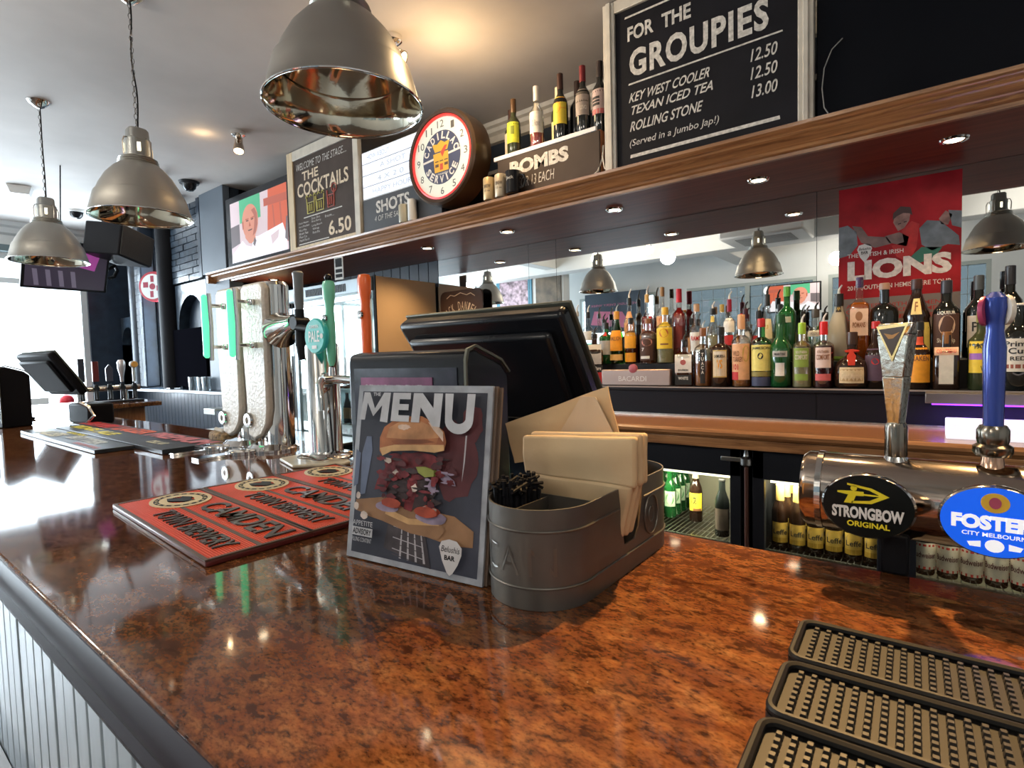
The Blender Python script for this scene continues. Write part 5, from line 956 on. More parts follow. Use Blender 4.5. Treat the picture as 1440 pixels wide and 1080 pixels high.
PG(3, [(0.83, 0.62), (0.88, 0.68), (0.93, 0.64), (0.90, 0.56), (0.85, 0.57)]); PG(0, [(0.90, 0.68), (1.0, 0.66), (1.0, 0.52), (0.93, 0.55)])
PG(4, [(0.51, 0.625), (0.535, 0.63), (0.535, 0.62), (0.51, 0.615)], yy-0.0006); PG(4, [(0.555, 0.635), (0.58, 0.64), (0.58, 0.63), (0.555, 0.625)], yy-0.0006)
PG(6, [(0.165, 0.44), (0.18, 0.475), (0.23, 0.485), (0.28, 0.475), (0.295, 0.44), (0.27, 0.37), (0.23, 0.32), (0.19, 0.37)])
m.build('players_print', [mat('poster blue grey', (0.15, 0.17, 0.19), 0.5, var=0.4, scale=16), mat('poster arm tone', (0.19, 0.12, 0.11), 0.5, var=0.4, scale=16), mat('poster shirt red', (0.46, 0.02, 0.02), 0.5, var=0.4, scale=16), mat('poster skin', (0.26, 0.14, 0.12), 0.5, var=0.5, scale=30), mat('poster dark hair', (0.05, 0.025, 0.025), 0.5), mat('poster green', (0.03, 0.14, 0.10), 0.5), mat('poster white', (0.66, 0.62, 0.60), 0.5)], t, False)
m = mo(L0); w = px1-px0
text(m, 'THE BRITISH & IRISH', -0.312, -0.100, 1.764, 1.783, yy-0.0006, 0.01)
text(m, 'LIONS', -0.312, 0.068, 1.658, 1.748, yy-0.0006, 0.055)
text(m, '2017 SOUTHERN HEMISPHERE TOUR', -0.312, 0.068, 1.614, 1.634, yy-0.0006, 0.01)
m.build('lettering', mat('poster cream letters', (0.68, 0.60, 0.56), 0.5, var=0.2, scale=60), t, False)
m = mo(L0)
for z, s_ in ((1.53, 'A FASTEST WITH MOMENTS'), (1.505, 'OF THE BREAKFAST MENU'), (1.475, 'LIVE RUGBY HERE')): text(m, s_, px0+0.07*w, px0+0.93*w, z, z+0.018, Y0-0.0018, 0.01)
m.build('small_print', mat('poster dark red print', (0.40, 0.04, 0.04)), t, False)
m = mo(L0); text(m, 'Belushis', px0+0.18*w, px0+0.28*w, 1.575+0.43*0.51, 1.575+0.455*0.51, yy-0.0006, 0.0, 0.2); text(m, 'BAR', px0+0.2*w, px0+0.26*w, 1.575+0.395*0.51, 1.575+0.42*0.51, yy-0.0006, 0.02); m.build('pick_print', M_black, t, False)

# ================================================================== THINGS SEEN IN THE MIRROR ON THE FAR SIDE
L0 = (-1.65, -3.17, 1.9)
t = thing('far_television', 'television near the leaded windows, seen in the mirror with a bald man on screen', 'television', (0.0-1.62, -3.0, 1.90), (0, 0, PI))
MB().box(-0.36, 0.36, -0.02, 0.03, 0, 0.42).build('housing', M_blackg, t, bev=0.004)
m = MB(); tv_art(m, -0.34, 0.34, 0.02, 0.40, -0.022); m.build('screen', TVM, t, False)
MB().box(-0.03, 0.03, 0.03, 0.16, 0.15, 0.27).build('bracket', M_black, t)
t = thing('pop_poster', 'framed blue and red poster on the far partition, seen in the mirror', 'poster', (-6.0, -1.898, 2.15), (0, 0, PI))
MB().box(-0.40, 0.40, -0.02, 0, 0, 0.72).build('frame', mat('teal poster border', (0.06, 0.22, 0.32), 0.5), t)
MB().box(-0.32, 0.32, -0.022, -0.02, 0.07, 0.66).build('print', mat('mottled grey red print', (0.33, 0.25, 0.30), 0.5, var=0.9, scale=14), t, False)
t = thing('dark_poster', 'dark brown poster on the far partition, seen in the mirror', 'poster', (-5.25, -1.898, 2.15), (0, 0, PI))
MB().box(-0.26, 0.26, -0.02, 0, 0, 0.75).build('print', mat('smoky brown print', (0.10, 0.075, 0.05), 0.5, var=0.8, scale=5), t, False)
for k in range(2):
    t = thing('checker_strip', ('checkered strip under the blue poster' if k == 0 else 'checkered strip under the dark poster'), 'strip', ((-5.9, -5.2)[k], -1.898, 2.06), (0, 0, PI))
    MB().box(-0.3, 0.3, -0.006, 0, 0, 0.07).build('backing', M_wpaint, t); m = MB()
    for i in range(17):
        for j in range(2):
            if (i+j) % 2: m.rect(-0.3+i*0.035, -0.3+(i+1)*0.035, j*0.035, (j+1)*0.035, -0.0065)
    m.build('checks', M_black, t, False)
t = thing('navy_board', 'large navy menu board on the window wall, seen in the mirror behind the bottles', 'board', (-4.6, -3.12, 1.75), (0, 0, PI))
MB().box(-0.62, 0.62, -0.03, 0.05, 0, 0.72).build('board', mat('navy board', (0.05, 0.07, 0.10), 0.5), t)
m = MB(); text(m, 'LIVE MUSIC EVERY WEEK', -0.5, 0.5, 0.48, 0.52, -0.031, 0.0); m.flat([(-0.35, 0.05), (0.5, 0.15), (0.42, 0.40), (-0.15, 0.36)], -0.0315)
m.build('print', mat('pink print', (0.55, 0.16, 0.26), 0.5), t, False)
t = thing('air_conditioner', 'ceiling air conditioner with louvred face, seen in the mirror', 'air conditioner', (-1.55, -1.0, CEIL-0.30))
MB().box(-0.45, 0.45, -0.35, 0.35, 0, 0.30).build('case', M_white, t, bev=0.02); m = MB()
for i in range(9): m.box(-0.3, 0.3, -0.24+i*0.055, -0.22+i*0.055, -0.006, 0.0)
m.build('louvre', mat('louvre grey', (0.25, 0.26, 0.26)), t, False)
t = thing('track_light', 'chrome track light with two heads on the far ceiling, seen in the mirror', 'light', (-3.4, -0.9, CEIL-0.06))
MB().box(-0.55, 0.55, -0.012, 0.012, 0.0, 0.02).cyl((0, 0, 0.02), (0, 0, 0.06), 0.03).build('rail', M_chrome, t)
for s_ in (-0.4, 0.4):
    MB().cyl((s_, 0, 0), (s_, 0, -0.06), 0.006, n=8).cyl((s_, 0, -0.06), (s_+0.03, 0.03, -0.13), 0.028, 0.036).build('head', M_chrome, t); MB().sphere((s_+0.03, 0.03, -0.135), 0.025).build('bulb', M_bulb, t); point('track_lamp', (-3.4+s_+0.03, -0.87, 2.70), 14, (1.0, 0.88, 0.72), 0.05)

for x, y, l in ((-1.0, -2.4, 'added round ceiling lamp nearest the leaded windows'), (0.9, -0.9, 'added round ceiling lamp behind the customer side of the bar'), (-2.6, -0.2-0.4, 'added round ceiling lamp over the customer side by the track light'), (-6.2, -0.9, 'added round ceiling lamp in front of the poster partition')):  # lamps added to brighten the room behind the camera
    t = thing('added_ceiling_lamp', l, 'ceiling lamp', (x, y, CEIL-0.01), 0, 'added ceiling lamps lighting the customer side')
    MB().lathe([(0.06, -0.10), (0.085, -0.07), (0.09, -0.02), (0.10, 0.0)], 28).build('globe', mat('opal globe', (1.0, 0.92, 0.80), 0.4, emit=3), t)
    point('added_lamp_light', (x, y, CEIL-0.42), 21, (1.0, 0.90, 0.78), 0.09)

# ================================================================== THINGS ON THE BAR
BZ = 1.1005
# menu card
ang = math.atan2(0.43-0.406, 0.589-0.381)
t = thing('menu_card', 'laminated burger menu card headed MENU leaning on the black printer box', 'menu', (-0.589, 0.406, BZ+0.0012), (R(-9), 0, ang))
MW, MH = 0.2095, 0.2185
MB().box(0, MW, 0.0, 0.003, 0, MH).build('card', mat('scuffed pale border', (0.36, 0.38, 0.42), 0.35, var=0.35, scale=30), t, False)
MB().box(0.002, MW+0.003, 0.0045, 0.0075, 0.0005, MH).box(0.003, MW+0.006, 0.0095, 0.012, 0.001, MH-0.001).build('back_card', mat('back card brown', (0.16, 0.11, 0.08), 0.4), t, False)
def mmat(n, c, v=0.0, s=30): return mat('menu '+n, c, 0.5, var=v, scale=s, spec=0.25)
m = MB(); m.rect(0.008, MW-0.007, 0.007, MH-0.008, -0.0003); m.build('photo_ground', mmat('slate', (0.045, 0.048, 0.066), 0.5, 9), t, False)
art = MB(); AM = [mmat('bun', (0.38, 0.14, 0.055), 0.55, 22), mmat('bun shine', (0.62, 0.46, 0.36), 0.3, 60), mmat('bun edge', (0.55, 0.33, 0.15), 0.2, 50), mmat('bacon', (0.15, 0.022, 0.026), 0.6, 55), mmat('patty', (0.045, 0.028, 0.028), 0.5, 50), mmat('gherkin', (0.24, 0.26, 0.06), 0.3), mmat('tomato', (0.34, 0.06, 0.03), 0.3, 60), mmat('onion', (0.30, 0.24, 0.33), 0.3, 60), mmat('board', (0.30, 0.165, 0.085), 0.3, 20), mmat('neck', (0.06, 0.05, 0.055), 0.4, 40), mmat('string', (0.42, 0.40, 0.42)), mmat('blur blue', (0.13, 0.16, 0.24), 0.3, 20), mmat('ember', (0.11, 0.032, 0.036), 0.4, 12), mmat('ivory', (0.62, 0.52, 0.46), 0.3, 50)]
ly = [0]
def A(k, pts):
    ly[0] += 1; art.cur = k; art.flat([(u*MW, v*MH) for u, v in pts], -0.0005-0.00006*ly[0])
def blob(cx, cz, rx, rz, jag=0.12, n=22, a0=0, a1=360):
    return [(cx+rx*math.cos(R(a0+(a1-a0)*i/n))*(1+random.uniform(-jag, jag)), cz+rz*math.sin(R(a0+(a1-a0)*i/n))*(1+random.uniform(-jag, jag))) for i in range(n)]
A(12, blob(0.78, 0.60, 0.14, 0.20)); A(12, blob(0.88, 0.80, 0.07, 0.10)); A(11, [(0.08, 0.36), (0.12, 0.37), (0.155, 0.62), (0.14, 0.70), (0.10, 0.70), (0.07, 0.60)]); A(11, [(0.02, 0.40), (0.055, 0.42), (0.06, 0.60), (0.02, 0.62)])
A(8, [(0.05, 0.33), (0.30, 0.37), (0.60, 0.33), (0.80, 0.32), (0.93, 0.26), (0.93, 0.18), (0.80, 0.17), (0.62, 0.19), (0.40, 0.235), (0.20, 0.25), (0.05, 0.27)])
A(9, [(0.33, 0.25), (0.60, 0.22), (0.66, 0.03), (0.30, 0.09)])
for q in range(4): A(10, [(0.43+0.045*q, 0.235), (0.437+0.045*q, 0.235), (0.47+0.05*q-0.02*(3-q)*0.5, 0.05), (0.455+0.05*q-0.02*(3-q)*0.5, 0.05)])
for q in range(6): A(9 if q % 2 else 10, [(0.37, 0.22-0.03*q), (0.60, 0.195-0.03*q), (0.60, 0.191-0.03*q), (0.37, 0.215-0.03*q)])
A(8, [(0.10, 0.30), (0.16, 0.35), (0.30, 0.30), (0.48, 0.265), (0.70, 0.285), (0.745, 0.24), (0.70, 0.19), (0.50, 0.195), (0.28, 0.235), (0.14, 0.25)])   # lower bun
A(2, [(0.30, 0.275), (0.48, 0.24), (0.70, 0.26), (0.70, 0.285), (0.48, 0.272), (0.30, 0.31)])
A(7, blob(0.31, 0.315, 0.09, 0.028, 0.04)); A(7, blob(0.64, 0.295, 0.11, 0.035, 0.04)); A(6, blob(0.36, 0.345, 0.08, 0.03, 0.08)); A(6, blob(0.61, 0.325, 0.09, 0.035, 0.08)); A(13, blob(0.62, 0.338, 0.06, 0.012, 0.1))
A(4, blob(0.47, 0.47, 0.205, 0.145, 0.05)); A(3, [(0.22, 0.46), (0.33, 0.60), (0.44, 0.60), (0.36, 0.50), (0.30, 0.42), (0.20, 0.40)])
A(3, [(0.42, 0.60), (0.52, 0.58), (0.53, 0.44), (0.50, 0.31), (0.44, 0.32), (0.46, 0.45)]); A(3, blob(0.50, 0.585, 0.20, 0.045, 0.22)); A(3, blob(0.33, 0.52, 0.07, 0.06, 0.25)); A(3, blob(0.62, 0.55, 0.09, 0.04, 0.3))
A(5, [(0.53, 0.555), (0.58, 0.56), (0.66, 0.545), (0.66, 0.515), (0.60, 0.505), (0.55, 0.525)]); A(7, [(0.66, 0.555), (0.72, 0.54), (0.79, 0.50), (0.80, 0.475), (0.74, 0.48), (0.68, 0.51)]); A(13, blob(0.36, 0.50, 0.025, 0.03, 0.2)); A(7, blob(0.64, 0.46, 0.03, 0.04, 0.2))
A(3, blob(0.76, 0.49, 0.03, 0.015, 0.3))
rb_ = random.Random(11)
for q in range(70):
    u = rb_.uniform(0.27, 0.70); v = rb_.uniform(0.36, 0.61)
    if v > 0.5 and rb_.random() < 0.35: u = rb_.uniform(0.20, 0.78)
    A(rb_.choice((3, 3, 3, 4, 4, 12, 6 if v < 0.42 else 3, 13 if rb_.random() < 0.15 else 4)), blob(u, v, rb_.uniform(0.012, 0.045), rb_.uniform(0.006, 0.022), 0.35, 9))
A(5, [(0.53, 0.555), (0.58, 0.56), (0.66, 0.545), (0.66, 0.515), (0.60, 0.505), (0.55, 0.525)]); A(6, blob(0.62, 0.325, 0.08, 0.028, 0.06)); A(6, blob(0.36, 0.345, 0.075, 0.026, 0.06))
for q in range(6): A(7, blob(rb_.uniform(0.58, 0.80), rb_.uniform(0.44, 0.56), 0.022, 0.006, 0.4, 8))
bun = [(0.245, 0.625), (0.24, 0.70), (0.27, 0.76), (0.34, 0.80), (0.45, 0.825), (0.55, 0.83), (0.64, 0.80), (0.715, 0.755), (0.735, 0.70), (0.725, 0.655), (0.66, 0.645), (0.50, 0.645), (0.34, 0.63), (0.27, 0.60)]
A(0, bun); AM.append(mmat('bun glow', (0.52, 0.25, 0.11), 0.4, 30)); A(14, [(0.29, 0.70), (0.31, 0.76), (0.40, 0.80), (0.52, 0.81), (0.62, 0.78), (0.69, 0.72), (0.60, 0.71), (0.45, 0.70)]); AM.append(mmat('bun deep', (0.26, 0.085, 0.035), 0.4, 30)); A(15, [(0.66, 0.66), (0.725, 0.67), (0.73, 0.71), (0.70, 0.76), (0.68, 0.72)]); A(15, [(0.33, 0.685), (0.45, 0.70), (0.60, 0.705), (0.66, 0.695), (0.55, 0.68), (0.36, 0.668)]); A(2, [(0.245, 0.64), (0.36, 0.665), (0.55, 0.675), (0.72, 0.685), (0.725, 0.655), (0.66, 0.64), (0.50, 0.642), (0.34, 0.628), (0.27, 0.598)])
A(1, [(0.60, 0.80), (0.66, 0.79), (0.71, 0.75), (0.715, 0.70), (0.68, 0.73), (0.64, 0.76)]); A(1, blob(0.42, 0.765, 0.05, 0.016, 0.25)); A(13, blob(0.10, 0.36, 0.018, 0.02, 0.1)); A(13, blob(0.09, 0.30, 0.02, 0.022, 0.1)); A(13, blob(0.16, 0.255, 0.03, 0.022, 0.1))
A(10, [(0.865, 0.74), (0.875, 0.74), (0.87, 0.60), (0.857, 0.50), (0.862, 0.62)])
art.build('burger_print', AM, t, False)
m = MB(); yy = -0.0005-0.00006*(ly[0]+4)
def MT(s_, u0, u1, v0, v1, b, r=0): text(m, s_, u0*MW, u1*MW, v0*MH, v1*MH, yy, b, 0, r*MH)

def PL(pts, u0, u1, v0, v1): m.flat([((u0+(u1-u0)*a)*MW, (v0+(v1-v0)*b)*MH) for a, b in pts], yy)
PL([(0, 0), (0.10, 1), (0.30, 1), (0.50, 0.42), (0.78, 1), (1, 1), (0.95, -0.06), (0.70, -0.03), (0.74, 0.55), (0.46, 0.14), (0.24, 0.62), (0.18, 0.0)], 0.065, 0.305, 0.795, 0.955)
PL([(0, 0), (0.06, 1), (1, 1), (1, 0.78), (0.42, 0.78), (0.42, 0.61), (0.92, 0.61), (0.92, 0.40), (0.40, 0.40), (0.40, 0.22), (0.98, 0.22), (0.98, 0.0)], 0.318, 0.462, 0.795, 0.955)
PL([(0, 0), (0.04, 1), (0.34, 1), (0.72, 0.50), (0.72, 1), (1, 1), (0.96, -0.12), (0.72, -0.10), (0.30, 0.52), (0.28, 0.0)], 0.475, 0.695, 0.795, 0.955)
PL([(0, 1), (0.28, 1), (0.27, 0.45)]+[(0.5+0.235*math.cos(R(a)), 0.42+0.17*math.sin(R(a))) for a in range(200, 341, 20)]+[(0.74, 1), (1, 1), (0.97, 0.36)]+[(0.5+0.47*math.cos(R(a)), 0.36+0.36*math.sin(R(a))) for a in range(345, 194, -15)], 0.712, 0.915, 0.745, 0.955)
MT('THE', 0.165, 0.225, 0.935, 0.955, 0.02)
MT('APPETITE', 0.075, 0.235, 0.195, 0.222, 0.0); MT('FILLING CONTENT', 0.075, 0.235, 0.105, 0.128, 0.0)
m.rect(0.072*MW, 0.238*MW, 0.138*MH, 0.185*MH, yy); m.build('lettering', mmat('lettering grey', (0.52, 0.53, 0.56), 0.15, 40), t, False)
m = MB(); pk = [(0.82+0.075*math.sin(R(a))*(0.55+0.45*math.cos(R(a)/2)**0.5 if abs(a) < 180 else 0), 0.115+0.085*math.cos(R(a))) for a in range(-170, 171, 17)]
pk = [(0.735, 0.165), (0.75, 0.195), (0.80, 0.21), (0.85, 0.205), (0.885, 0.175), (0.885, 0.14), (0.865, 0.09), (0.835, 0.045), (0.815, 0.03), (0.795, 0.045), (0.76, 0.10)]
m.flat([(u*MW, v*MH) for u, v in pk], yy); m.build('guitar_pick_print', mmat('pick white', (0.60, 0.58, 0.58)), t, False)
m = MB(); yy -= 0.0002; text(m, 'Belushis', 0.75*MW, 0.87*MW, 0.145*MH, 0.175*MH, yy, 0, 0.2); text(m, 'BAR', 0.775*MW, 0.845*MW, 0.105*MH, 0.13*MH, yy, 0.03); text(m, 'ADVISORY', 0.08*MW, 0.23*MW, 0.145*MH, 0.178*MH, yy, 0.02)
m.build('small_print', M_black, t, False)

# black till printer box with flyer, and the till screen seen from behind
t = thing('printer_box', 'black rounded printer box standing behind the menu card', 'printer', (-0.615, 0.60, BZ), R(4))
m = MB(); pr = [(-0.05, 0), (0.055, 0), (0.055, 0.222), (0.035, 0.240), (-0.028, 0.262), (-0.046, 0.258), (-0.05, 0.245)]
m.prism(pr, -0.145, 0.10, 'x').build('casing', M_blackg, t, bev=0.004)
MB().prism([(-0.053, 0.02), (-0.049, 0.02), (-0.049, 0.243), (-0.044, 0.2585), (-0.028, 0.2645), (0.035, 0.2435), (0.055, 0.225), (0.058, 0.227), (0.036, 0.247), (-0.027, 0.268), (-0.048, 0.262), (-0.053, 0.247)], 0.099, 0.103, 'x').build('side_trim', mat('olive grey trim', (0.14, 0.14, 0.11), 0.35, 0.5), t)
m = MB(); m.box(-0.13, 0.085, -0.0515, -0.050, 0.03, 0.236).build('front_panel', mat('smoked panel', (0.03, 0.033, 0.05), 0.2, var=0.6, scale=25), t, False)
m = MB(); m.box(-0.112, 0.04, -0.0535, -0.0520, 0.10, 0.222); f = m.build('flyer', mat('mauve flyer', (0.22, 0.07, 0.16), 0.4, var=0.7, scale=14), t, False)
m = MB(); text(m, 'EVERY SUNDAY   8PM  TIL LATE', -0.10, 0.02, 0.203, 0.211, -0.054, 0.0); m.build('lettering', mat('flyer pale text', (0.6, 0.55, 0.6)), f, False)
t = thing('till_screen', 'black touch till seen from behind leaning over the printer box', 'till', (-0.675, 0.705, BZ), R(3))
m = MB(); m.box(-0.09, 0.09, -0.02, 0.02, 0, 0.012).box(-0.04, 0.04, 0.0, 0.018, 0.01, 0.22).build('stand', M_blacks, t, bev=0.003)
m = MB(); m.T = Matrix.Translation((0.005, 0.055, 0.325)) @ Matrix.Rotation(R(32), 4, 'X')
pts = [(-0.195, 0.0), (0.195, 0.0), (0.195, -0.262), (-0.165, -0.262)]
m.T = m.T
m.prism([(-0.195, 0.0), (0.19, 0.0), (0.20, -0.20), (0.19, -0.25), (-0.165, -0.25), (-0.192, -0.03)], -0.012, 0.022).prism([(-0.17, -0.03), (0.165, -0.03), (0.165, -0.22), (-0.15, -0.22)], -0.030, -0.011)
m.build('monitor', M_blackg, t, bev=0.010)
m = MB(); m.T = Matrix.Translation((0.005, 0.055, 0.325)) @ Matrix.Rotation(R(32), 4, 'X'); m.prism([(-0.198, 0.003), (0.194, 0.003), (0.205, -0.20), (0.195, -0.253), (-0.167, -0.253), (-0.195, -0.03)], 0.022, 0.028).build('bezel', mat('olive grey trim'), t, bev=0.002)

# tin caddy
cxx, y0, y1, rr = -0.328, 0.4715, 0.652, 0.0575
t = thing('tin_caddy', 'gunmetal pressed tin caddy with slotted sides beside the menu card', 'caddy', (cxx, 0.56, BZ))
def stad(r_, nA=20):
    P = []
    for i in range(nA+1): a = R(180+180*i/nA); P.append((r_*math.cos(a), y0-0.56+r_*math.sin(a)))
    for i in range(1, 14): P.append((r_, y0-0.56+(y1-y0)*i/14))
    for i in range(nA+1): a = R(180*i/nA); P.append((r_*math.cos(a), y1-0.56+r_*math.sin(a)))
    for i in range(1, 14): P.append((-r_, y1-0.56-(y1-y0)*i/14))
    return P
def wallh(y, x):
    yy_ = y+0.56
    d = abs(yy_-0.562)
    if abs(x) > rr*0.9 and d < 0.026: return 0.034+ (0.0 if d < 0.014 else 0.012)
    return 0.10
so, si = stad(rr), stad(rr-0.0018); n = len(so); vs = []
for (x, y), (xi, yi) in zip(so, si):
    h = wallh(y, x); vs += [(x, y, 0), (x, y, h), (xi, yi, h), (xi, yi, 0)]
fs = []
for i in range(n):
    j = (i+1) % n
    for a, b in ((0, 1), (1, 2), (2, 3)): fs.append((4*i+a, 4*j+a, 4*j+b, 4*i+b))
MB().add(vs, fs).prism(si, 0.0, 0.003, 'z').build('wall', M_gun, t, ang=50)
for z in (0.022, 0.078):
    P = [(x, y, z) for x, y in stad(rr+0.0006)]
    if z > 0.05:
        seg_, cur_ = [], []
        for p in P+P[:1]:
            if wallh(p[1], p[0]) > 0.09: cur_.append(p)
            else:
                if len(cur_) > 1: seg_.append(cur_)
                cur_ = []
        if len(cur_) > 1: seg_.append(cur_)
        m = MB()
        for s_ in seg_: m.tube(s_, 0.0013, 6)
    else: m = MB(); m.tube(P, 0.0013, 6, True)
    m.build('ridge', M_gun, t)
MB().box(-rr+0.003, rr-0.003, -0.056, -0.0545, 0.003, 0.092).build('divider', M_gun, t, False); MB().box(-0.0155, -0.014, -0.135, -0.056, 0.003, 0.090).build('divider', M_gun, t, False); MB().box(-rr+0.003, rr-0.003, 0.045, 0.0465, 0.003, 0.092).build('divider', M_gun, t, False)
m = MB()
def onwall(x, y, z):
    a = -PI/2+x/rr; return ((rr+0.0004)*math.cos(a), y0-0.56+(rr+0.0004)*math.sin(a), z)
for w_, a, b in (('C', -0.040, -0.018), ('A', -0.014, 0.010), ('N', 0.020, 0.048)): text(m, w_, a, b, 0.034, 0.062, 0, -0.01, fn=onwall)
m.build('embossed_letters', mat('worn gunmetal', (0.20, 0.19, 0.17), 0.3, 0.85), t, False)
MB().tube([(rr+0.0008, 0.062+0.019*math.cos(2*PI*i/24), 0.052+0.024*math.sin(2*PI*i/24)) for i in range(24)], 0.0012, 6, True).tube([(rr+0.0006, 0.062+0.008*math.cos(2*PI*i/10), 0.052+0.010*math.sin(2*PI*i/10)) for i in range(10)], 0.0007, 5, True).build('embossed_ring', M_gun, t)
# stirrers
m = MB()
for i in range(90):
    x = cxx+random.uniform(-0.050, -0.018); y = random.uniform(0.445, 0.500)
    if (x-cxx)**2+(min(0, y-y0))**2 > 0.051**2: continue
    h = random.uniform(0.100, 0.118); m.cyl((x, y, BZ+0.004), (x+random.uniform(-.004, .004), y+random.uniform(-.004, .004), BZ+h), 0.0022, n=6)
for i in range(60):
    m.cyl((cxx+random.uniform(-0.053, -0.016), random.uniform(0.44, 0.505), BZ+0.098+random.uniform(0, 0.012)), (cxx+random.uniform(-0.053, -0.016), random.uniform(0.44, 0.505), BZ+0.103+random.uniform(0, 0.012)), 0.0018, n=5)
o = tag(m.build('stirrers', M_black), 'bunch of short black stirrers in the front pocket of the tin caddy', 'stirrers'); o['kind'] = 'stuff'
# napkins
def sheet(mb, pts, thick, nx=10, nz=8, wav=0.002, seed=0):
    """a soft paper slab between four corners, with ripples"""
    rn = random.Random(seed); ph = [rn.uniform(0, 6) for _ in range(4)]; A0, B0, C0, D0 = [Vector(p) for p in pts]; vs = []
    nrm = (B0-A0).cross(D0-A0).normalized()
    for s_ in (0, 1):
        for j in range(nz+1):
            for i in range(nx+1):
                u, v = i/nx, j/nz; p = (A0*(1-u)+B0*u)*(1-v)+(D0*(1-u)+C0*u)*v
                p += nrm*(wav*(math.sin(9*u+ph[0]+3*v)+math.sin(7*v+ph[1]-2*u)*0.7)+(s_-0.5)*thick*(0.75+0.25*math.sin(PI*u)*math.sin(PI*v))); vs.append(p)
    N = (nx+1)*(nz+1); fs = []
    for j in range(nz):
        for i in range(nx):
            a = j*(nx+1)+i; fs += [(a, a+1, a+nx+2, a+nx+1), (N+a+nx+1, N+a+nx+2, N+a+1, N+a)]
    ed = [i for i in range(nx+1)]+[j*(nx+1)+nx for j in range(1, nz+1)]+[nz*(nx+1)+i for i in range(nx-1, -1, -1)]+[j*(nx+1) for j in range(nz-1, 0, -1)]
    for k in range(len(ed)): a, b = ed[k], ed[(k+1) % len(ed)]; fs.append((a, N+a, N+b, b))
    return mb.add(vs, fs)
t = thing('napkin_stack', 'thick folded stack of unbleached paper napkins standing through the caddy slots', 'napkins', (-0.327, 0.56, BZ+0.04))
T0 = Vector((-0.327, 0.56, BZ+0.04))
for k in range(3):
    m = MB(); y = 0.545+0.0125*k; dz = (0, 0.003, 0.001)[k]; x0 = -0.404+0.002*k; x1 = -0.252+0.001*(k % 2)
    m.T = Matrix.Translation(-T0)
    sheet(m, [(x0, y, BZ+0.102), (x1, y, BZ+0.102), (x1, y, BZ+0.158+dz), (x0, y, BZ+0.150+dz)], 0.0135, 14, 6, 0.0014, k)
    sheet(m, [(x0+0.022, y, BZ+0.042), (x1-0.019, y, BZ+0.042), (x1-0.004, y, BZ+0.104), (x0+0.006, y, BZ+0.104)], 0.0125, 14, 8, 0.0016, k+9)
    m.build('napkin', M_tissue, t, bev=0.0035, ang=60)
t = thing('loose_napkin', 'loose unbleached napkin leaning up out of the caddy with a folded corner', 'napkins', (-0.39, 0.60, BZ+0.1))
T0 = Vector((-0.39, 0.60, BZ+0.1)); m = MB(); m.T = Matrix.Translation(-T0)
sheet(m, [(-0.462, 0.598, 1.20), (-0.298, 0.604, 1.235), (-0.321, 0.612, 1.309), (-0.482, 0.606, 1.254)], 0.0035, 12, 8, 0.0016, 5); m.build('sheet', M_tissue, t)
m = MB(); m.T = Matrix.Translation(-T0); sheet(m, [(-0.405, 0.594, 1.215), (-0.300, 0.597, 1.24), (-0.332, 0.600, 1.296), (-0.352, 0.598, 1.297)], 0.002, 8, 6, 0.0006, 8); m.build('corner_fold', mat('grey shaded napkin ply', (0.58, 0.46, 0.32), 0.9, bump=0.3, scale=15), t)

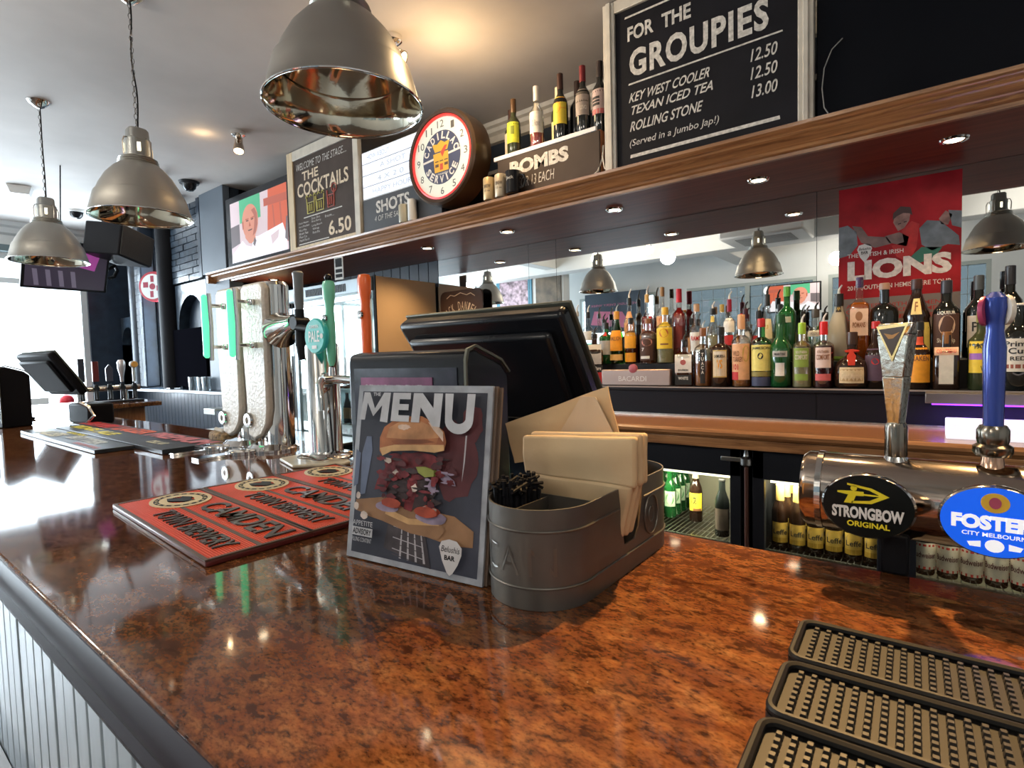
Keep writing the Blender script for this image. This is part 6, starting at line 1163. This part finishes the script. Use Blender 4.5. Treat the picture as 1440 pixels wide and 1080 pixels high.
# rubber bar mats with moulded lettering
def matrot(o): return o
orange = mat('orange red rubber', (0.72, 0.065, 0.015), 0.45); brownr = mat('brown grey rubber seam', (0.10, 0.055, 0.035), 0.5); creamr = mat('cream rubber', (0.72, 0.58, 0.34), 0.5)
labs = ['orange red rubber bar mat nearest the bar front', 'middle of the three orange red rubber bar mats', 'orange red rubber bar mat nearest the chrome beer column']
rot = math.atan2(-0.029, 0.44)
for k in range(3):
    ox, oy = -1.138+0.009*k, 0.312+0.1445*k
    t = thing('bar_mat', labs[k], 'bar mat', (ox, oy, BZ), rot-0.012*k, 'orange bar mats')
    LW, LD = 0.437, 0.1425
    MB().box(0, LW, 0, LD, 0, 0.007).build('base', mat('dark maroon rubber', (0.10, 0.012, 0.010), 0.35), t, bev=0.0015)
    m = MB()
    for i in range(34):
        y = 0.008+i*(LD-0.016)/34; m.box(0.012, LW-0.008, y, y+0.0026, 0.007, 0.0086)
    m.box(0.010, LW-0.006, 0.006, LD-0.006, 0.007, 0.0076); m.build('ribs', orange, t, False)
    m = MB(); m.box(0.004, 0.010, 0.004, LD-0.004, 0.007, 0.0092).box(LW-0.006, LW-0.001, 0.004, LD-0.004, 0.007, 0.0092).box(0.004, LW-0.001, 0.0, 0.005, 0.007, 0.0092).box(0.004, LW-0.001, LD-0.005, LD, 0.007, 0.0092).box(0.13, LW-0.006, 0.066, 0.072, 0.007, 0.0092)
    m.build('border', brownr, t, False)
    def E(rx0, rx1, z0, z1, M, nm, cx=0.075, cy=0.085, n=36):
        m = MB(); vs = []
        for i in range(n):
            a = 2*PI*i/n
            for r_, z in ((rx0, z1), (rx1, z1), (rx1, z0)): vs.append((cx+r_*math.cos(a), cy+r_*0.78*math.sin(a), z))
        m.add(vs, [(3*i+q, 3*((i+1) % n)+q, 3*((i+1) % n)+q+1, 3*i+q+1) for i in range(n) for q in (0, 1)]); return m.build(nm, M, t, False)
    E(0.052, 0.060, 0.007, 0.0100, creamr, 'badge_ring'); E(0.042, 0.052, 0.007, 0.0096, M_rubber, 'badge_band'); E(0.026, 0.042, 0.007, 0.0100, creamr, 'badge_ring')
    m = MB(); P = [(0.05, 0.07), (0.07, 0.065), (0.095, 0.085), (0.10, 0.10), (0.085, 0.098), (0.07, 0.105), (0.052, 0.095), (0.062, 0.088)]; m.prism(P, 0.0086, 0.0104, 'z').build('badge_figure', M_rubber, t, False)
    for i in range(14):
        a = 2*PI*i/14; m = None
    m = MB()
    for i in range(18):
        a = 2*PI*i/18; m.box(0.075+0.047*math.cos(a)-0.0022, 0.075+0.047*math.cos(a)+0.0022, 0.085+0.0365*math.sin(a)-0.002, 0.085+0.0365*math.sin(a)+0.002, 0.0096, 0.0104)
    m.build('badge_marks', creamr, t, False)
    m = MB(); F = lambda x, y, z: (x, z, 0.0106)
    text(m, 'CAMDEN', 0.155, LW-0.022, 0.084, 0.128, 0, 0.018, fn=F); text(m, 'TOWN BREWERY', 0.14, LW-0.03, 0.022, 0.054, 0, 0.02, fn=F)
    o = m.build('lettering', mat('charcoal rubber lettering', (0.055, 0.035, 0.028), 0.4), t, False); sm = o.modifiers.new('thick', 'SOLIDIFY'); sm.thickness = 0.003; sm.offset = -1
def strip_mat(lb_, x0, x1, y0_, y1_, th, cols, r=0, seed=1):
    t = thing('bar_runner', lb_, 'bar mat', (x0, y0_, BZ), r, 'dark bar runners by the far till')
    MB().box(0, x1-x0, 0, y1_-y0_, 0, th).build('base', mat('charcoal bar runner', (0.028, 0.030, 0.034), 0.35), t, bev=0.0015)
    rn = random.Random(seed); m = MB(); ms = []
    for (c, nm, u0, u1, v0, v1, s_) in cols:
        mm = mat('runner '+nm, c, 0.5); 
        if mm not in ms: ms.append(mm)
        m.cur = ms.index(mm); X0, X1, Y0_, Y1_ = u0*(x1-x0), u1*(x1-x0), v0*(y1_-y0_), v1*(y1_-y0_)
        if s_: text(m, s_, X0, X1, Y0_, Y1_, 0, 0.05, fn=lambda x, y, z: (x, z, th+0.0012))
        else: m.box(X0, X1, Y0_, Y1_, th, th+0.001)
    m.build('print', ms, t, False)
strip_mat('grey edged runner with cream and yellow print beside the far till', -2.80, -1.90, 0.487, 0.585, 0.012, [((0.60, 0.56, 0.38), 'cream', 0.15, 0.42, 0.15, 0.7, 'ALES'), ((0.75, 0.66, 0.05), 'yellow', 0.30, 0.52, 0.78, 0.98, 'GOLDEN'), ((0.55, 0.55, 0.50), 'pale', 0.50, 0.86, 0.35, 0.8, 'BITTER'), ((0.42, 0.12, 0.12), 'dull red', 0.72, 0.97, 0.08, 0.25, 'BREWERS')], seed=2)
strip_mat('dark runner with yellow lettering between the cream and red runners', -2.78, -1.70, 0.590, 0.675, 0.014, [((0.78, 0.68, 0.03), 'bright yellow', 0.05, 0.30, 0.4, 0.9, 'RIDGE'), ((0.78, 0.68, 0.03), 'bright yellow', 0.33, 0.50, 0.3, 0.8, 'ALE'), ((0.62, 0.60, 0.48), 'cream', 0.78, 0.90, 0.4, 0.75, 'CELLAR')], seed=3)
strip_mat('long dark runner with red and pink lettering along the inner bar edge', -2.98, -1.66, 0.680, 0.775, 0.010, [((0.62, 0.05, 0.05), 'red', 0.06, 0.34, 0.15, 0.85, 'BREWERY'), ((0.72, 0.12, 0.05), 'orange red', 0.36, 0.60, 0.15, 0.85, 'LAGER'), ((0.66, 0.20, 0.22), 'pink red', 0.62, 0.95, 0.15, 0.85, 'PREMIUM')], seed=4)

# small bristle brush
t = thing('beaded_brush', 'small brown oval brush with white beaded back by the far runners', 'brush', (-1.83, 0.815, BZ), R(-10))
m = MB(); m.lathe([(0.085, 0.0), (0.090, 0.012), (0.086, 0.026), (0.06, 0.032)], 28, sx=1, sy=0.42).build('body', mat('tawny bristle', (0.26, 0.17, 0.08), 0.8, var=0.8, scale=90, bump=0.6), t)
m = MB()
for i in range(8): m.sphere((-0.035+i*0.012, -0.012, 0.036), 0.0065, 8, 5)
m.build('beads', mat('pale beads', (0.70, 0.66, 0.58), 0.3), t)
MB().box(0.06, 0.16, -0.02, -0.002, 0.01, 0.014).build('strap', M_blacks, t, bev=0.002)

# ---- tall frosted beer towers
def tower(x, y, label):
    t = thing('frosted_beer_tower', label, 'beer tower', (x, y, BZ), 0, 'tall frosted beer towers')
    p = [(-0.062, 0.055), (0.03, 0.03), (0.058, 0.075), (0.066, 0.12), (0.064, 0.47), (0.045, 0.485), (-0.055, 0.488), (-0.066, 0.475), (-0.070, 0.40)]
    m = MB(); m.prism([(-0.058, 0.04), (-0.02, 0.03), (0.02, 0.045), (0.048, 0.075), (0.058, 0.12), (0.062, 0.46), (0.045, 0.475), (-0.05, 0.475), (-0.066, 0.462), (-0.068, 0.30), (-0.060, 0.12)], -0.030, -0.008)
    m.build('panel', M_frost, t, bev=0.007)
    MB().lathe([(0.050, 0.0), (0.050, 0.468), (0.042, 0.478)], 28, c=(0.022, 0.022, 0), sx=1, sy=0.8).build('column', M_chrome, t)
    MB().lathe([(0.074, 0.0), (0.074, 0.006), (0.06, 0.014), (0.052, 0.02)], 32, c=(0.01, 0.005, 0)).build('base_plate', M_chrome, t)
    m = MB(); m.T = Matrix.Translation((-0.045, -0.032, 0.085)) @ Matrix.Rotation(PI/2, 4, 'X'); m.lathe([(0.010, 0.0), (0.010, 0.006), (0.020, 0.006), (0.022, 0.0)], 24, capb=False, capt=False).build('eyelet', M_chrome, t)
    MB().tube([(-0.002, -0.088, 0.268), (-0.002, -0.088, 0.275), (-0.002, -0.088, 0.445), (-0.002, -0.088, 0.452)], [0.004, 0.0095, 0.0095, 0.004], 14).build('light_bar', M_led, t)
    MB().tube([(0.010, -0.080, 0.26), (0.012, -0.078, 0.36), (0.010, -0.080, 0.455)], 0.006, 8).build('bar_back', M_chrome, t)
    for z in (0.30, 0.42):
        MB().cyl((0.008, -0.080, z), (0.008, -0.028, z), 0.0055, n=10).lathe([(0.010, -0.008), (0.012, 0), (0.010, 0.008)], 12, c=(0.008, -0.036, z)).build('standoff', M_chrome, t)
    MB().box(-0.02, 0.02, -0.20, -0.06, 0.0, 0.006).lathe([(0.045, 0.0), (0.045, 0.009), (0.038, 0.012)], 24, c=(0.0, -0.075, 0)).build('foot', M_chrome, t)
    return t
tower(-1.515, 0.80, 'tall frosted beer tower with green light bar nearest the chrome column')
tower(-1.672, 0.80, 'tall frosted beer tower with green light bar next to the boarded wall')
# ---- chrome horn tap with round teal badge
t = thing('horn_tap', 'chrome horn tap with black body and round teal PALE badge', 'beer tap', (-1.29, 0.78, 1.44))
MB().tube([(-0.145, 0.03, 0.0), (-0.11, 0.02, 0.005), (-0.06, 0.01, 0.012), (-0.02, 0, 0.015)], [0.050, 0.036, 0.024, 0.020], 18).build('horn', M_chrome, t)
MB().cyl((0.0, 0, -0.05), (0.0, 0, 0.045), 0.014, 0.012).cyl((0, 0, -0.085), (0, 0, -0.05), 0.008, 0.012).cyl((0, -0.02, 0.01), (0, 0.02, 0.01), 0.017).build('body', M_blacks, t)
m = MB(); m.lathe([(0.010, 0.045), (0.012, 0.06), (0.0125, 0.125), (0.014, 0.138), (0.010, 0.143)], 16).build('handle', mat('grey tap handle', (0.20, 0.21, 0.22), 0.3), t)
MB().cyl((0.0, -0.01, -0.0), (0.125, -0.03, -0.015), 0.009, 0.007).build('arm', M_black, t)
m = MB(); m.T = Matrix.Translation((0.142, -0.042, -0.030)) @ Matrix.Rotation(PI/2, 4, 'X') ; m.lathe([(0.038, -0.006), (0.042, 0.0), (0.042, 0.006), (0.039, 0.009)], 36).build('badge', mat('teal badge', (0.03, 0.42, 0.38), 0.3, emit=0.12, coat=0.5), t)
m = MB(); bx0, bz0, by = 0.142, -0.030, -0.0520
text(m, 'PALE', bx0-0.022, bx0+0.022, bz0-0.014, bz0+0.012, by, 0.02); text(m, 'CAMDEN', bx0-0.019, bx0+0.019, bz0+0.018, bz0+0.026, by, 0.02); m.rect(bx0-0.010, bx0+0.010, bz0-0.030, bz0-0.022, by)
m.build('lettering', M_wpaint, t, False)
m = MB(); m.oval(bx0+0.031, bz0-0.001, 0.006, 0.006, by-0.0003).build('badge_dot', mat('pale dot', (0.7, 0.72, 0.68)), t, False)
# ---- chrome column with two side taps
t = thing('chrome_beer_column', 'polished chrome beer column with green and orange tap handles on a side bar', 'beer tower', (-1.205, 0.785, BZ))
MB().lathe([(0.070, 0.008), (0.070, 0.014), (0.060, 0.019), (0.044, 0.021), (0.0405, 0.028), (0.0405, 0.288), (0.037, 0.294)], 44).build('column', M_chrome, t)
m = MB(); m.prism([(-0.10, -0.07), (0.02, -0.105), (0.11, -0.03), (0.10, 0.0), (-0.05, 0.07), (-0.11, 0.02)], 0.0, 0.008, 'z').build('stone_pad', mat('pale stone', (0.62, 0.56, 0.42), 0.3, var=0.1), t, bev=0.003)
MB().cyl((0.035, -0.02, 0.205), (0.215, -0.025, 0.205), 0.010, n=18).cyl((0.19, -0.025, 0.205), (0.225, -0.025, 0.205), 0.0125, n=18).cyl((0.04, -0.02, 0.205), (0.055, -0.021, 0.205), 0.018, n=18).build('side_bar', M_chrome, t)
for x, col, nm in ((0.075, (0.16, 0.58, 0.38), 'mint green tap handle'), (0.210, (0.86, 0.13, 0.015), 'orange tap handle')):
    MB().cyl((x, -0.024, 0.20), (x, -0.024, 0.235), 0.009, 0.006, n=14).cyl((x, -0.05, 0.205), (x, 0.0, 0.205), 0.011, n=14).tube([(x, -0.05, 0.205), (x+0.004, -0.062, 0.195), (x+0.012, -0.064, 0.135)], [0.009, 0.009, 0.007], 12).build('faucet', M_chrome, t)
    o = MB().lathe([(0.006, 0.238), (0.011, 0.250), (0.013, 0.27), (0.014, 0.33), (0.012, 0.37), (0.014, 0.39), (0.0165, 0.40), (0.017, 0.43), (0.014, 0.438), (0.006, 0.440)], 24, c=(x, -0.024, 0), sx=1.0, sy=0.8).build('tap_handle', mat(nm, col, 0.3, coat=0.4, emit=0.05), t)
    o['label'] = nm
    m = MB(); m.T = Matrix.Translation((x-0.002, -0.036, 0.35)) @ Matrix.Rotation(PI/2, 4, 'X'); m.lathe([(0.010, 0.0), (0.010, 0.004), (0.006, 0.005)], 18).build('emblem', M_chrome, o)
    if x < 0.1: MB().sphere((x, -0.024, 0.447), 0.009).build('knob', M_blackg, o)
# drip trays beside the column
t = thing('drip_tray', 'steel drip tray with white wire rack behind the chrome column', 'tray', (-1.12, 1.15, 0.93))
m = MB(); m.box(-0.35, 0.55, -0.12, 0.22, -0.06, 0.0).build('tray', M_blacks, t, bev=0.004); m = MB()
for i in range(40): m.box(-0.34+i*0.022, -0.337+i*0.022, -0.11, 0.21, 0.0, 0.004)
m.box(-0.35, 0.55, -0.12, -0.112, -0.004, 0.006).build('rack', mat('white wire'.strip(), (0.65, 0.68, 0.68), 0.4), t, False)
MB().box(-0.33, -0.31, -0.1, 0.2, -0.93, -0.06).box(0.51, 0.53, -0.1, 0.2, -0.93, -0.06).build('leg', M_steel, t)

# ---- bridge font with oval badges
t = thing('bridge_beer_font', 'horizontal chrome beer font on a black post with two oval lit badges', 'beer font', (-0.03, 0.75, BZ))
zc = 0.0775
m = MB(); m.T = Matrix.Translation((0, 0, zc)) @ Matrix.Rotation(PI/2, 4, 'Y'); m.lathe([(0.034, -0.094), (0.042, -0.092), (0.046, -0.086), (0.046, 0.62)], 48).build('barrel', mat('smoked chrome', (0.50, 0.42, 0.36), 0.12, 1.0), t)
m = MB(); m.T = Matrix.Translation((0, 0, zc)) @ Matrix.Rotation(PI/2, 4, 'Y'); m.lathe([(0.0461, -0.076), (0.0470, -0.076), (0.0470, -0.070), (0.0461, -0.070)], 48, capb=False, capt=False).build('end_band', M_chrome, t)
MB().box(-0.012, 0.014, -0.04, -0.012, 0.0, 0.045).build('post', M_black, t, bev=0.003)
def badge(x, col, nm, lt):
    rx, rz, z = 0.0425, 0.0345, 0.081
    m = MB(); m.T = Matrix.Translation((x, -0.068, z)) @ Matrix.Rotation(PI/2, 4, 'X'); m.lathe([(0.9, -0.004), (1.0, 0.0), (1.0, 0.006), (0.955, 0.0085)], 48, sx=rx, sy=rz)
    for i, v in enumerate(m.v): pass
    b = m.build('badge_rim', M_chrome, t)
    m = MB(); m.oval(x, z, rx*0.955, rz*0.955, -0.0768, 48).build('badge_face', mat(nm, col, 0.2, spec=0.3, emit=lt), t, False)
    MB().cyl((x, -0.068, z), (x, -0.05, z), 0.012).build('badge_stem', M_black, t)
# the lathe above needs a plain unit profile height: scale depth back to millimetres
badge(-0.0215, (0.006, 0.008, 0.008), 'black badge enamel', 0.0); badge(0.0795, (0.010, 0.10, 0.70), 'blue badge enamel', 0.55)
m = MB(); X, Z, Y = -0.0215, 0.081, -0.0774
text(m, 'STRONGBOW', X-0.032, X+0.032, Z-0.014, Z-0.001, Y, 0.045, 0.0); m.build('badge_lettering', M_wpaint, t, False)
m = MB(); text(m, 'ORIGINAL', X-0.018, X+0.020, Z-0.0225, Z-0.0165, Y, 0.03)
m.flat([(X-0.027, Z+0.0145), (X-0.014, Z+0.0155), (X-0.003, Z+0.0155), (X-0.003, Z+0.011), (X-0.010, Z+0.0105), (X-0.013, Z+0.002), (X-0.021, Z+0.002), (X-0.017, Z+0.011), (X-0.027, Z+0.0125)], Y)
m.oval(X-0.012, Z+0.0185, 0.003, 0.003, Y, 14); A1 = [(-0.018, 0.0235), (0.004, 0.020), (0.0195, 0.0125), (0.004, 0.0035), (-0.014, 0.002), (-0.014, 0.0045), (0.002, 0.0065), (0.012, 0.0125), (0.002, 0.0175), (-0.018, 0.0215)]
m.flat([(X+a, Z+b) for a, b in A1], Y); m.flat([(X-0.006, Z+0.0135), (X+0.018, Z+0.0130), (X+0.018, Z+0.0118), (X-0.006, Z+0.0115)], Y-0.0001)
m.build('archer_print', mat('lemon yellow print', (0.85, 0.72, 0.03), 0.4), t, False)
m = MB(); X = 0.0795; text(m, 'FOSTERS', X-0.032, X+0.034, Z-0.008, Z+0.006, Y, 0.06); text(m, 'CITY MELBOURNE', X-0.024, X+0.026, Z-0.0145, Z-0.0105, Y, 0.02); m.oval(X, Z-0.0225, 0.007, 0.006, Y, 16); m.flat([(X-0.020, Z-0.021), (X-0.010, Z-0.019), (X-0.010, Z-0.025), (X-0.018, Z-0.025)], Y); m.flat([(X+0.020, Z-0.021), (X+0.010, Z-0.019), (X+0.010, Z-0.025), (X+0.018, Z-0.025)], Y)
m.build('badge_lettering', mat('lit white lettering', (0.9, 0.92, 0.95), 0.4, emit=0.4), t, False)
m = MB(); m.oval(X, Z+0.0185, 0.0105, 0.0095, Y, 24).build('gold_crest', mat('gold crest yellow', (0.80, 0.50, 0.06), 0.4), t, False)
m = MB(); m.oval(X, Z+0.0185, 0.0045, 0.0055, Y-0.0004, 16).build('crest_centre', mat('crest plum', (0.45, 0.08, 0.15), 0.4), t, False)
# silver flared handle
h = MB(); h.lathe([(0.016, 0.114), (0.012, 0.122), (0.010, 0.127)], 20, c=(0.0, -0.005, 0)).build('handle_foot', M_chrome, t)
h = MB(); h.lathe([(0.0105, 0.124), (0.0110, 0.128), (0.0110, 0.158), (0.0095, 0.163)], 20, c=(0.0, -0.005, 0)).build('handle_collar', mat('dark chrome collar', (0.25, 0.22, 0.18), 0.2, 1.0), t)
def frus(m, z0, w0, d0, z1, w1, d1, cy=-0.005, lean=0):
    m.add([(-w0, cy-d0, z0), (w0, cy-d0, z0), (w0, cy+d0, z0), (-w0, cy+d0, z0), (-w1+lean, cy-d1, z1), (w1+lean, cy-d1, z1), (w1+lean, cy+d1, z1), (-w1+lean, cy+d1, z1)], [(0, 1, 2, 3), (4, 5, 6, 7), (0, 1, 5, 4), (1, 2, 6, 5), (2, 3, 7, 6), (3, 0, 4, 7)])
m = MB(); m.T = Matrix.Translation((0, -0.005, 0)) @ Matrix.Rotation(R(-28), 4, 'Z') @ Matrix.Translation((0, 0.005, 0))
frus(m, 0.160, 0.0065, 0.006, 0.215, 0.0115, 0.008); frus(m, 0.215, 0.0115, 0.008, 0.262, 0.0165, 0.009); frus(m, 0.262, 0.0165, 0.009, 0.275, 0.0185, 0.004)
o = m.build('silver_handle', mat('hammered silver', (0.66, 0.64, 0.56), 0.16, 1.0, bump=0.06, scale=180), t, bev=0.0012)
m = MB(); m.T = Matrix.Translation((0, -0.005, 0)) @ Matrix.Rotation(R(-28), 4, 'Z') @ Matrix.Translation((0, 0.005, 0))
m.flat([(-0.0170, 0.272), (0.0175, 0.275), (0.0005, 0.232)], -0.0145); m.cur = 1; m.flat([(-0.0135, 0.2685), (0.0135, 0.2710), (0.0003, 0.2385)], -0.0150); m.cur = 2; m.flat([(-0.008, 0.264), (0.001, 0.262), (0.009, 0.265), (0.002, 0.258), (-0.003, 0.2575)], -0.0154)
m.build('handle_plate', [M_brass, mat('plate dark bronze', (0.06, 0.03, 0.01), 0.3), mat('plate orange', (0.45, 0.20, 0.03), 0.4)], t, False)
# blue handle
x = 0.082
MB().lathe([(0.013, 0.117), (0.010, 0.122), (0.009, 0.134)], 20, c=(x, -0.005, 0)).build('handle_foot', mat('copper ring', (0.55, 0.33, 0.22), 0.2, 1.0), t)
MB().lathe([(0.014, 0.133), (0.0165, 0.137), (0.0165, 0.143), (0.0125, 0.146), (0.0135, 0.150), (0.0135, 0.160), (0.011, 0.165)], 24, c=(x, -0.005, 0)).build('handle_collar', mat('dark chrome collar'), t)
MB().lathe([(0.0085, 0.162), (0.0090, 0.20), (0.0098, 0.245), (0.0075, 0.262), (0.0085, 0.274), (0.0115, 0.285), (0.0105, 0.296), (0.004, 0.302)], 24, c=(x, -0.005, 0)).build('blue_handle', mat('royal blue lacquer', (0.025, 0.06, 0.36), 0.2, 0.35, coat=0.8), t)
for s_, c in ((-1, (0.45, 0.06, 0.14)), (1, (0.78, 0.72, 0.62))):
    m = MB(); m.T = Matrix.Translation((x+s_*0.008, -0.005, 0.283)) @ Matrix.Rotation(R(20*s_), 4, 'Z') @ Matrix.Rotation(PI/2, 4, 'Y'); m.lathe([(0.015, -0.002), (0.0155, 0.0), (0.015, 0.002)], 24).build('handle_disc', mat('disc %d' % s_, c, 0.3), t)

# ---- black rubber service mats
G = 'black rubber service mats'
for k, (ya, yb) in enumerate(((0.455, 0.530), (0.376, 0.4515), (0.297, 0.3725))):
    t = thing('service_mat', ['black rubber service mat nearest the beer font', 'middle black rubber service mat of the three', 'black rubber service mat cut by the bottom of the photo'][k], 'bar mat', (-0.088+0.001*k, ya, BZ), R(1.2), G)
    Lx, Ly = 0.56, yb-ya
    def rr_(x0, x1, y0__, y1__, r_):
        P = []
        for cx_, cy_, a0 in ((x1-r_, y1__-r_, 0), (x0+r_, y1__-r_, 90), (x0+r_, y0__+r_, 180), (x1-r_, y0__+r_, 270)):
            for q in range(6): P.append((cx_+r_*math.cos(R(a0+18*q)), cy_+r_*math.sin(R(a0+18*q))))
        return P
    MB().prism(rr_(0, Lx, 0, Ly, 0.012), 0, 0.005, 'z').build('base', M_rubber, t)
    P = [(a, b, 0.0075) for a, b in rr_(0.003, Lx-0.003, 0.003, Ly-0.003, 0.010)]; MB().tube(P, 0.0032, 8, True).build('rim', M_rubber, t)
    m = MB(); nx, ny = 62, 8
    for i in range(nx):
        for j in range(ny):
            x = 0.012+i*(Lx-0.024)/nx; y = 0.0115+j*(Ly-0.018)/ny
            m.add([(x, y-0.0021, 0.005), (x+0.0048, y-0.0021, 0.005), (x+0.0048, y+0.0031, 0.005), (x, y+0.0031, 0.005), (x+0.0008, y-0.0012, 0.0088), (x+0.0040, y-0.0012, 0.0088), (x+0.0040, y+0.0022, 0.0088), (x+0.0008, y+0.0022, 0.0088)], [(4, 5, 6, 7), (0, 1, 5, 4), (1, 2, 6, 5), (2, 3, 7, 6), (3, 0, 4, 7)])
    o = m.build('nubs', mat('worn rubber nubs', (0.018, 0.016, 0.014), 0.4, spec=0.35), t, False); o['kind'] = 'stuff'

# ---- far till on the bar: the same till, printer box and a card again
src = {o.name: o for o in bpy.data.objects if o.name in ('till_screen', 'printer_box')}
P_ = Matrix.Translation((-3.30, 0.62, 0)) @ Matrix.Rotation(R(5), 4, 'Z') @ Matrix.Translation((0.66, -0.70, 0))
for k, l in (('till_screen', 'black touch till seen nearly edge on at the far end of the bar'), ('printer_box', 'black rounded printer box beside the far till')):
    o = src[k]; c = copy_tree(o); c.matrix_world = P_ @ (Matrix.LocRotScale(o.location, o.rotation_euler, (1, 1, 1))); c['label'] = l
    for q in c.children:
        if q.type == 'MESH' and q.name.startswith(('monitor', 'stand', 'casing')): q.material_slots[0].link = 'OBJECT'; q.material_slots[0].material = M_black
    if k == 'till_screen': c.matrix_world = Matrix.Translation((-0.30, 0.02, 0)) @ c.matrix_world
t = thing('leaning_card', 'pale card leaning on the far printer box', 'card', (-3.18, 0.36, BZ+0.001), (R(-10), 0, R(10)))
MB().box(-0.08, 0.12, 0, 0.006, 0, 0.21).build('card', mat('pale card', (0.5, 0.55, 0.6), 0.4), t); MB().box(-0.075, 0.115, -0.001, 0.0, 0.006, 0.204).build('print', mat('card grey print', (0.3, 0.36, 0.42), 0.3), t, False)
t = thing('till_plinth', 'dark till plinth with white clip and looped cable under the far till', 'till stand', (-3.02, 0.70, BZ), R(5))
MB().box(-0.10, 0.12, 0.02, 0.12, 0.0, 0.09).build('body', M_black, t, bev=0.01)
MB().tube([(0.10, 0.0, 0.10), (0.13, 0.02, 0.08), (0.15, 0.03, 0.04), (0.13, 0.01, 0.01)], 0.007, 8).build('cable', M_chrome, t)

# ---- row of five hand taps on the return counter
t = thing('five_tap_font', 'row of five beer taps with mixed handles on the return counter', 'beer font', (-4.62, 1.29, BZ))
MB().cyl((0, -0.19, 0.10), (0, 0.19, 0.10), 0.020).cyl((0, -0.17, 0.0), (0, -0.17, 0.1), 0.016).cyl((0, 0.10, 0.0), (0, 0.10, 0.1), 0.016).build('rail', M_chrome, t)
MB().box(-0.05, 0.05, -0.2, 0.2, 0, 0.01).build('foot', M_blacks, t)
for i, (y, col, h_, st) in enumerate(((-0.16, (0.03, 0.035, 0.05), 0.31, 0), (-0.08, (0.12, 0.02, 0.02), 0.29, 0), (0.0, (0.05, 0.055, 0.08), 0.27, 1), (0.075, (0.55, 0.52, 0.55), 0.30, 2), (0.15, (0.5, 0.52, 0.52), 0.29, 3))):
    MB().cyl((0.03, y, 0.02), (0.03, y, 0.13), 0.015, 0.013).cyl((0.0, y, 0.10), (0.04, y, 0.10), 0.018).cyl((0.06, y, 0.03), (0.045, y, 0.09), 0.008).build('tap', M_blacks, t)
    m = MB(); W_ = 0.018
    if st == 0: m.box(0.018, 0.042, y-W_, y+W_, 0.15, h_)
    elif st == 1: m.prism([(y-0.02, 0.15), (y+0.02, 0.15), (y+0.022, 0.24), (y, h_), (y-0.022, 0.24)], 0.02, 0.04, 'x')
    elif st == 2: m.lathe([(0.010, 0.14), (0.012, 0.18), (0.024, 0.24), (0.026, 0.28), (0.016, h_)], 18, c=(0.03, y, 0))
    else: m.lathe([(0.010, 0.14), (0.011, 0.24)], 14, c=(0.03, y, 0)).sphere((0.03, y, 0.265), 0.026, sz=1)
    m.build('tap_handle', mat('tap handle %d' % i, col, 0.3, 0.0 if st < 2 else 0.6), t, bev=0.003)
m = MB(); m.T = Matrix.Translation((0.056, 0.15, 0.265)) @ Matrix.Rotation(PI/2, 4, 'Y'); m.lathe([(0.022, 0.0), (0.018, 0.004)], 18).build('badge', mat('amber badge', (0.7, 0.35, 0.08), 0.4), t)
# window ledge clutter
t = thing('red_ball_lamp', 'small red ball shaped lamp on the window sill behind the five taps', 'lamp', (-7.93, 1.80, 0.865)); MB().sphere((0, 0, 0.11), 0.075).lathe([(0.05, 0), (0.04, 0.04)], 16).build('globe', mat('bright red globe', (0.75, 0.04, 0.06), 0.3), t)
t = thing('white_card_box', 'white card box on the window sill behind the five taps', 'box', (-7.93, 1.50, 0.865)); MB().box(-0.06, 0.06, -0.13, 0.13, 0, 0.16).build('box', M_wpaint, t, bev=0.004)
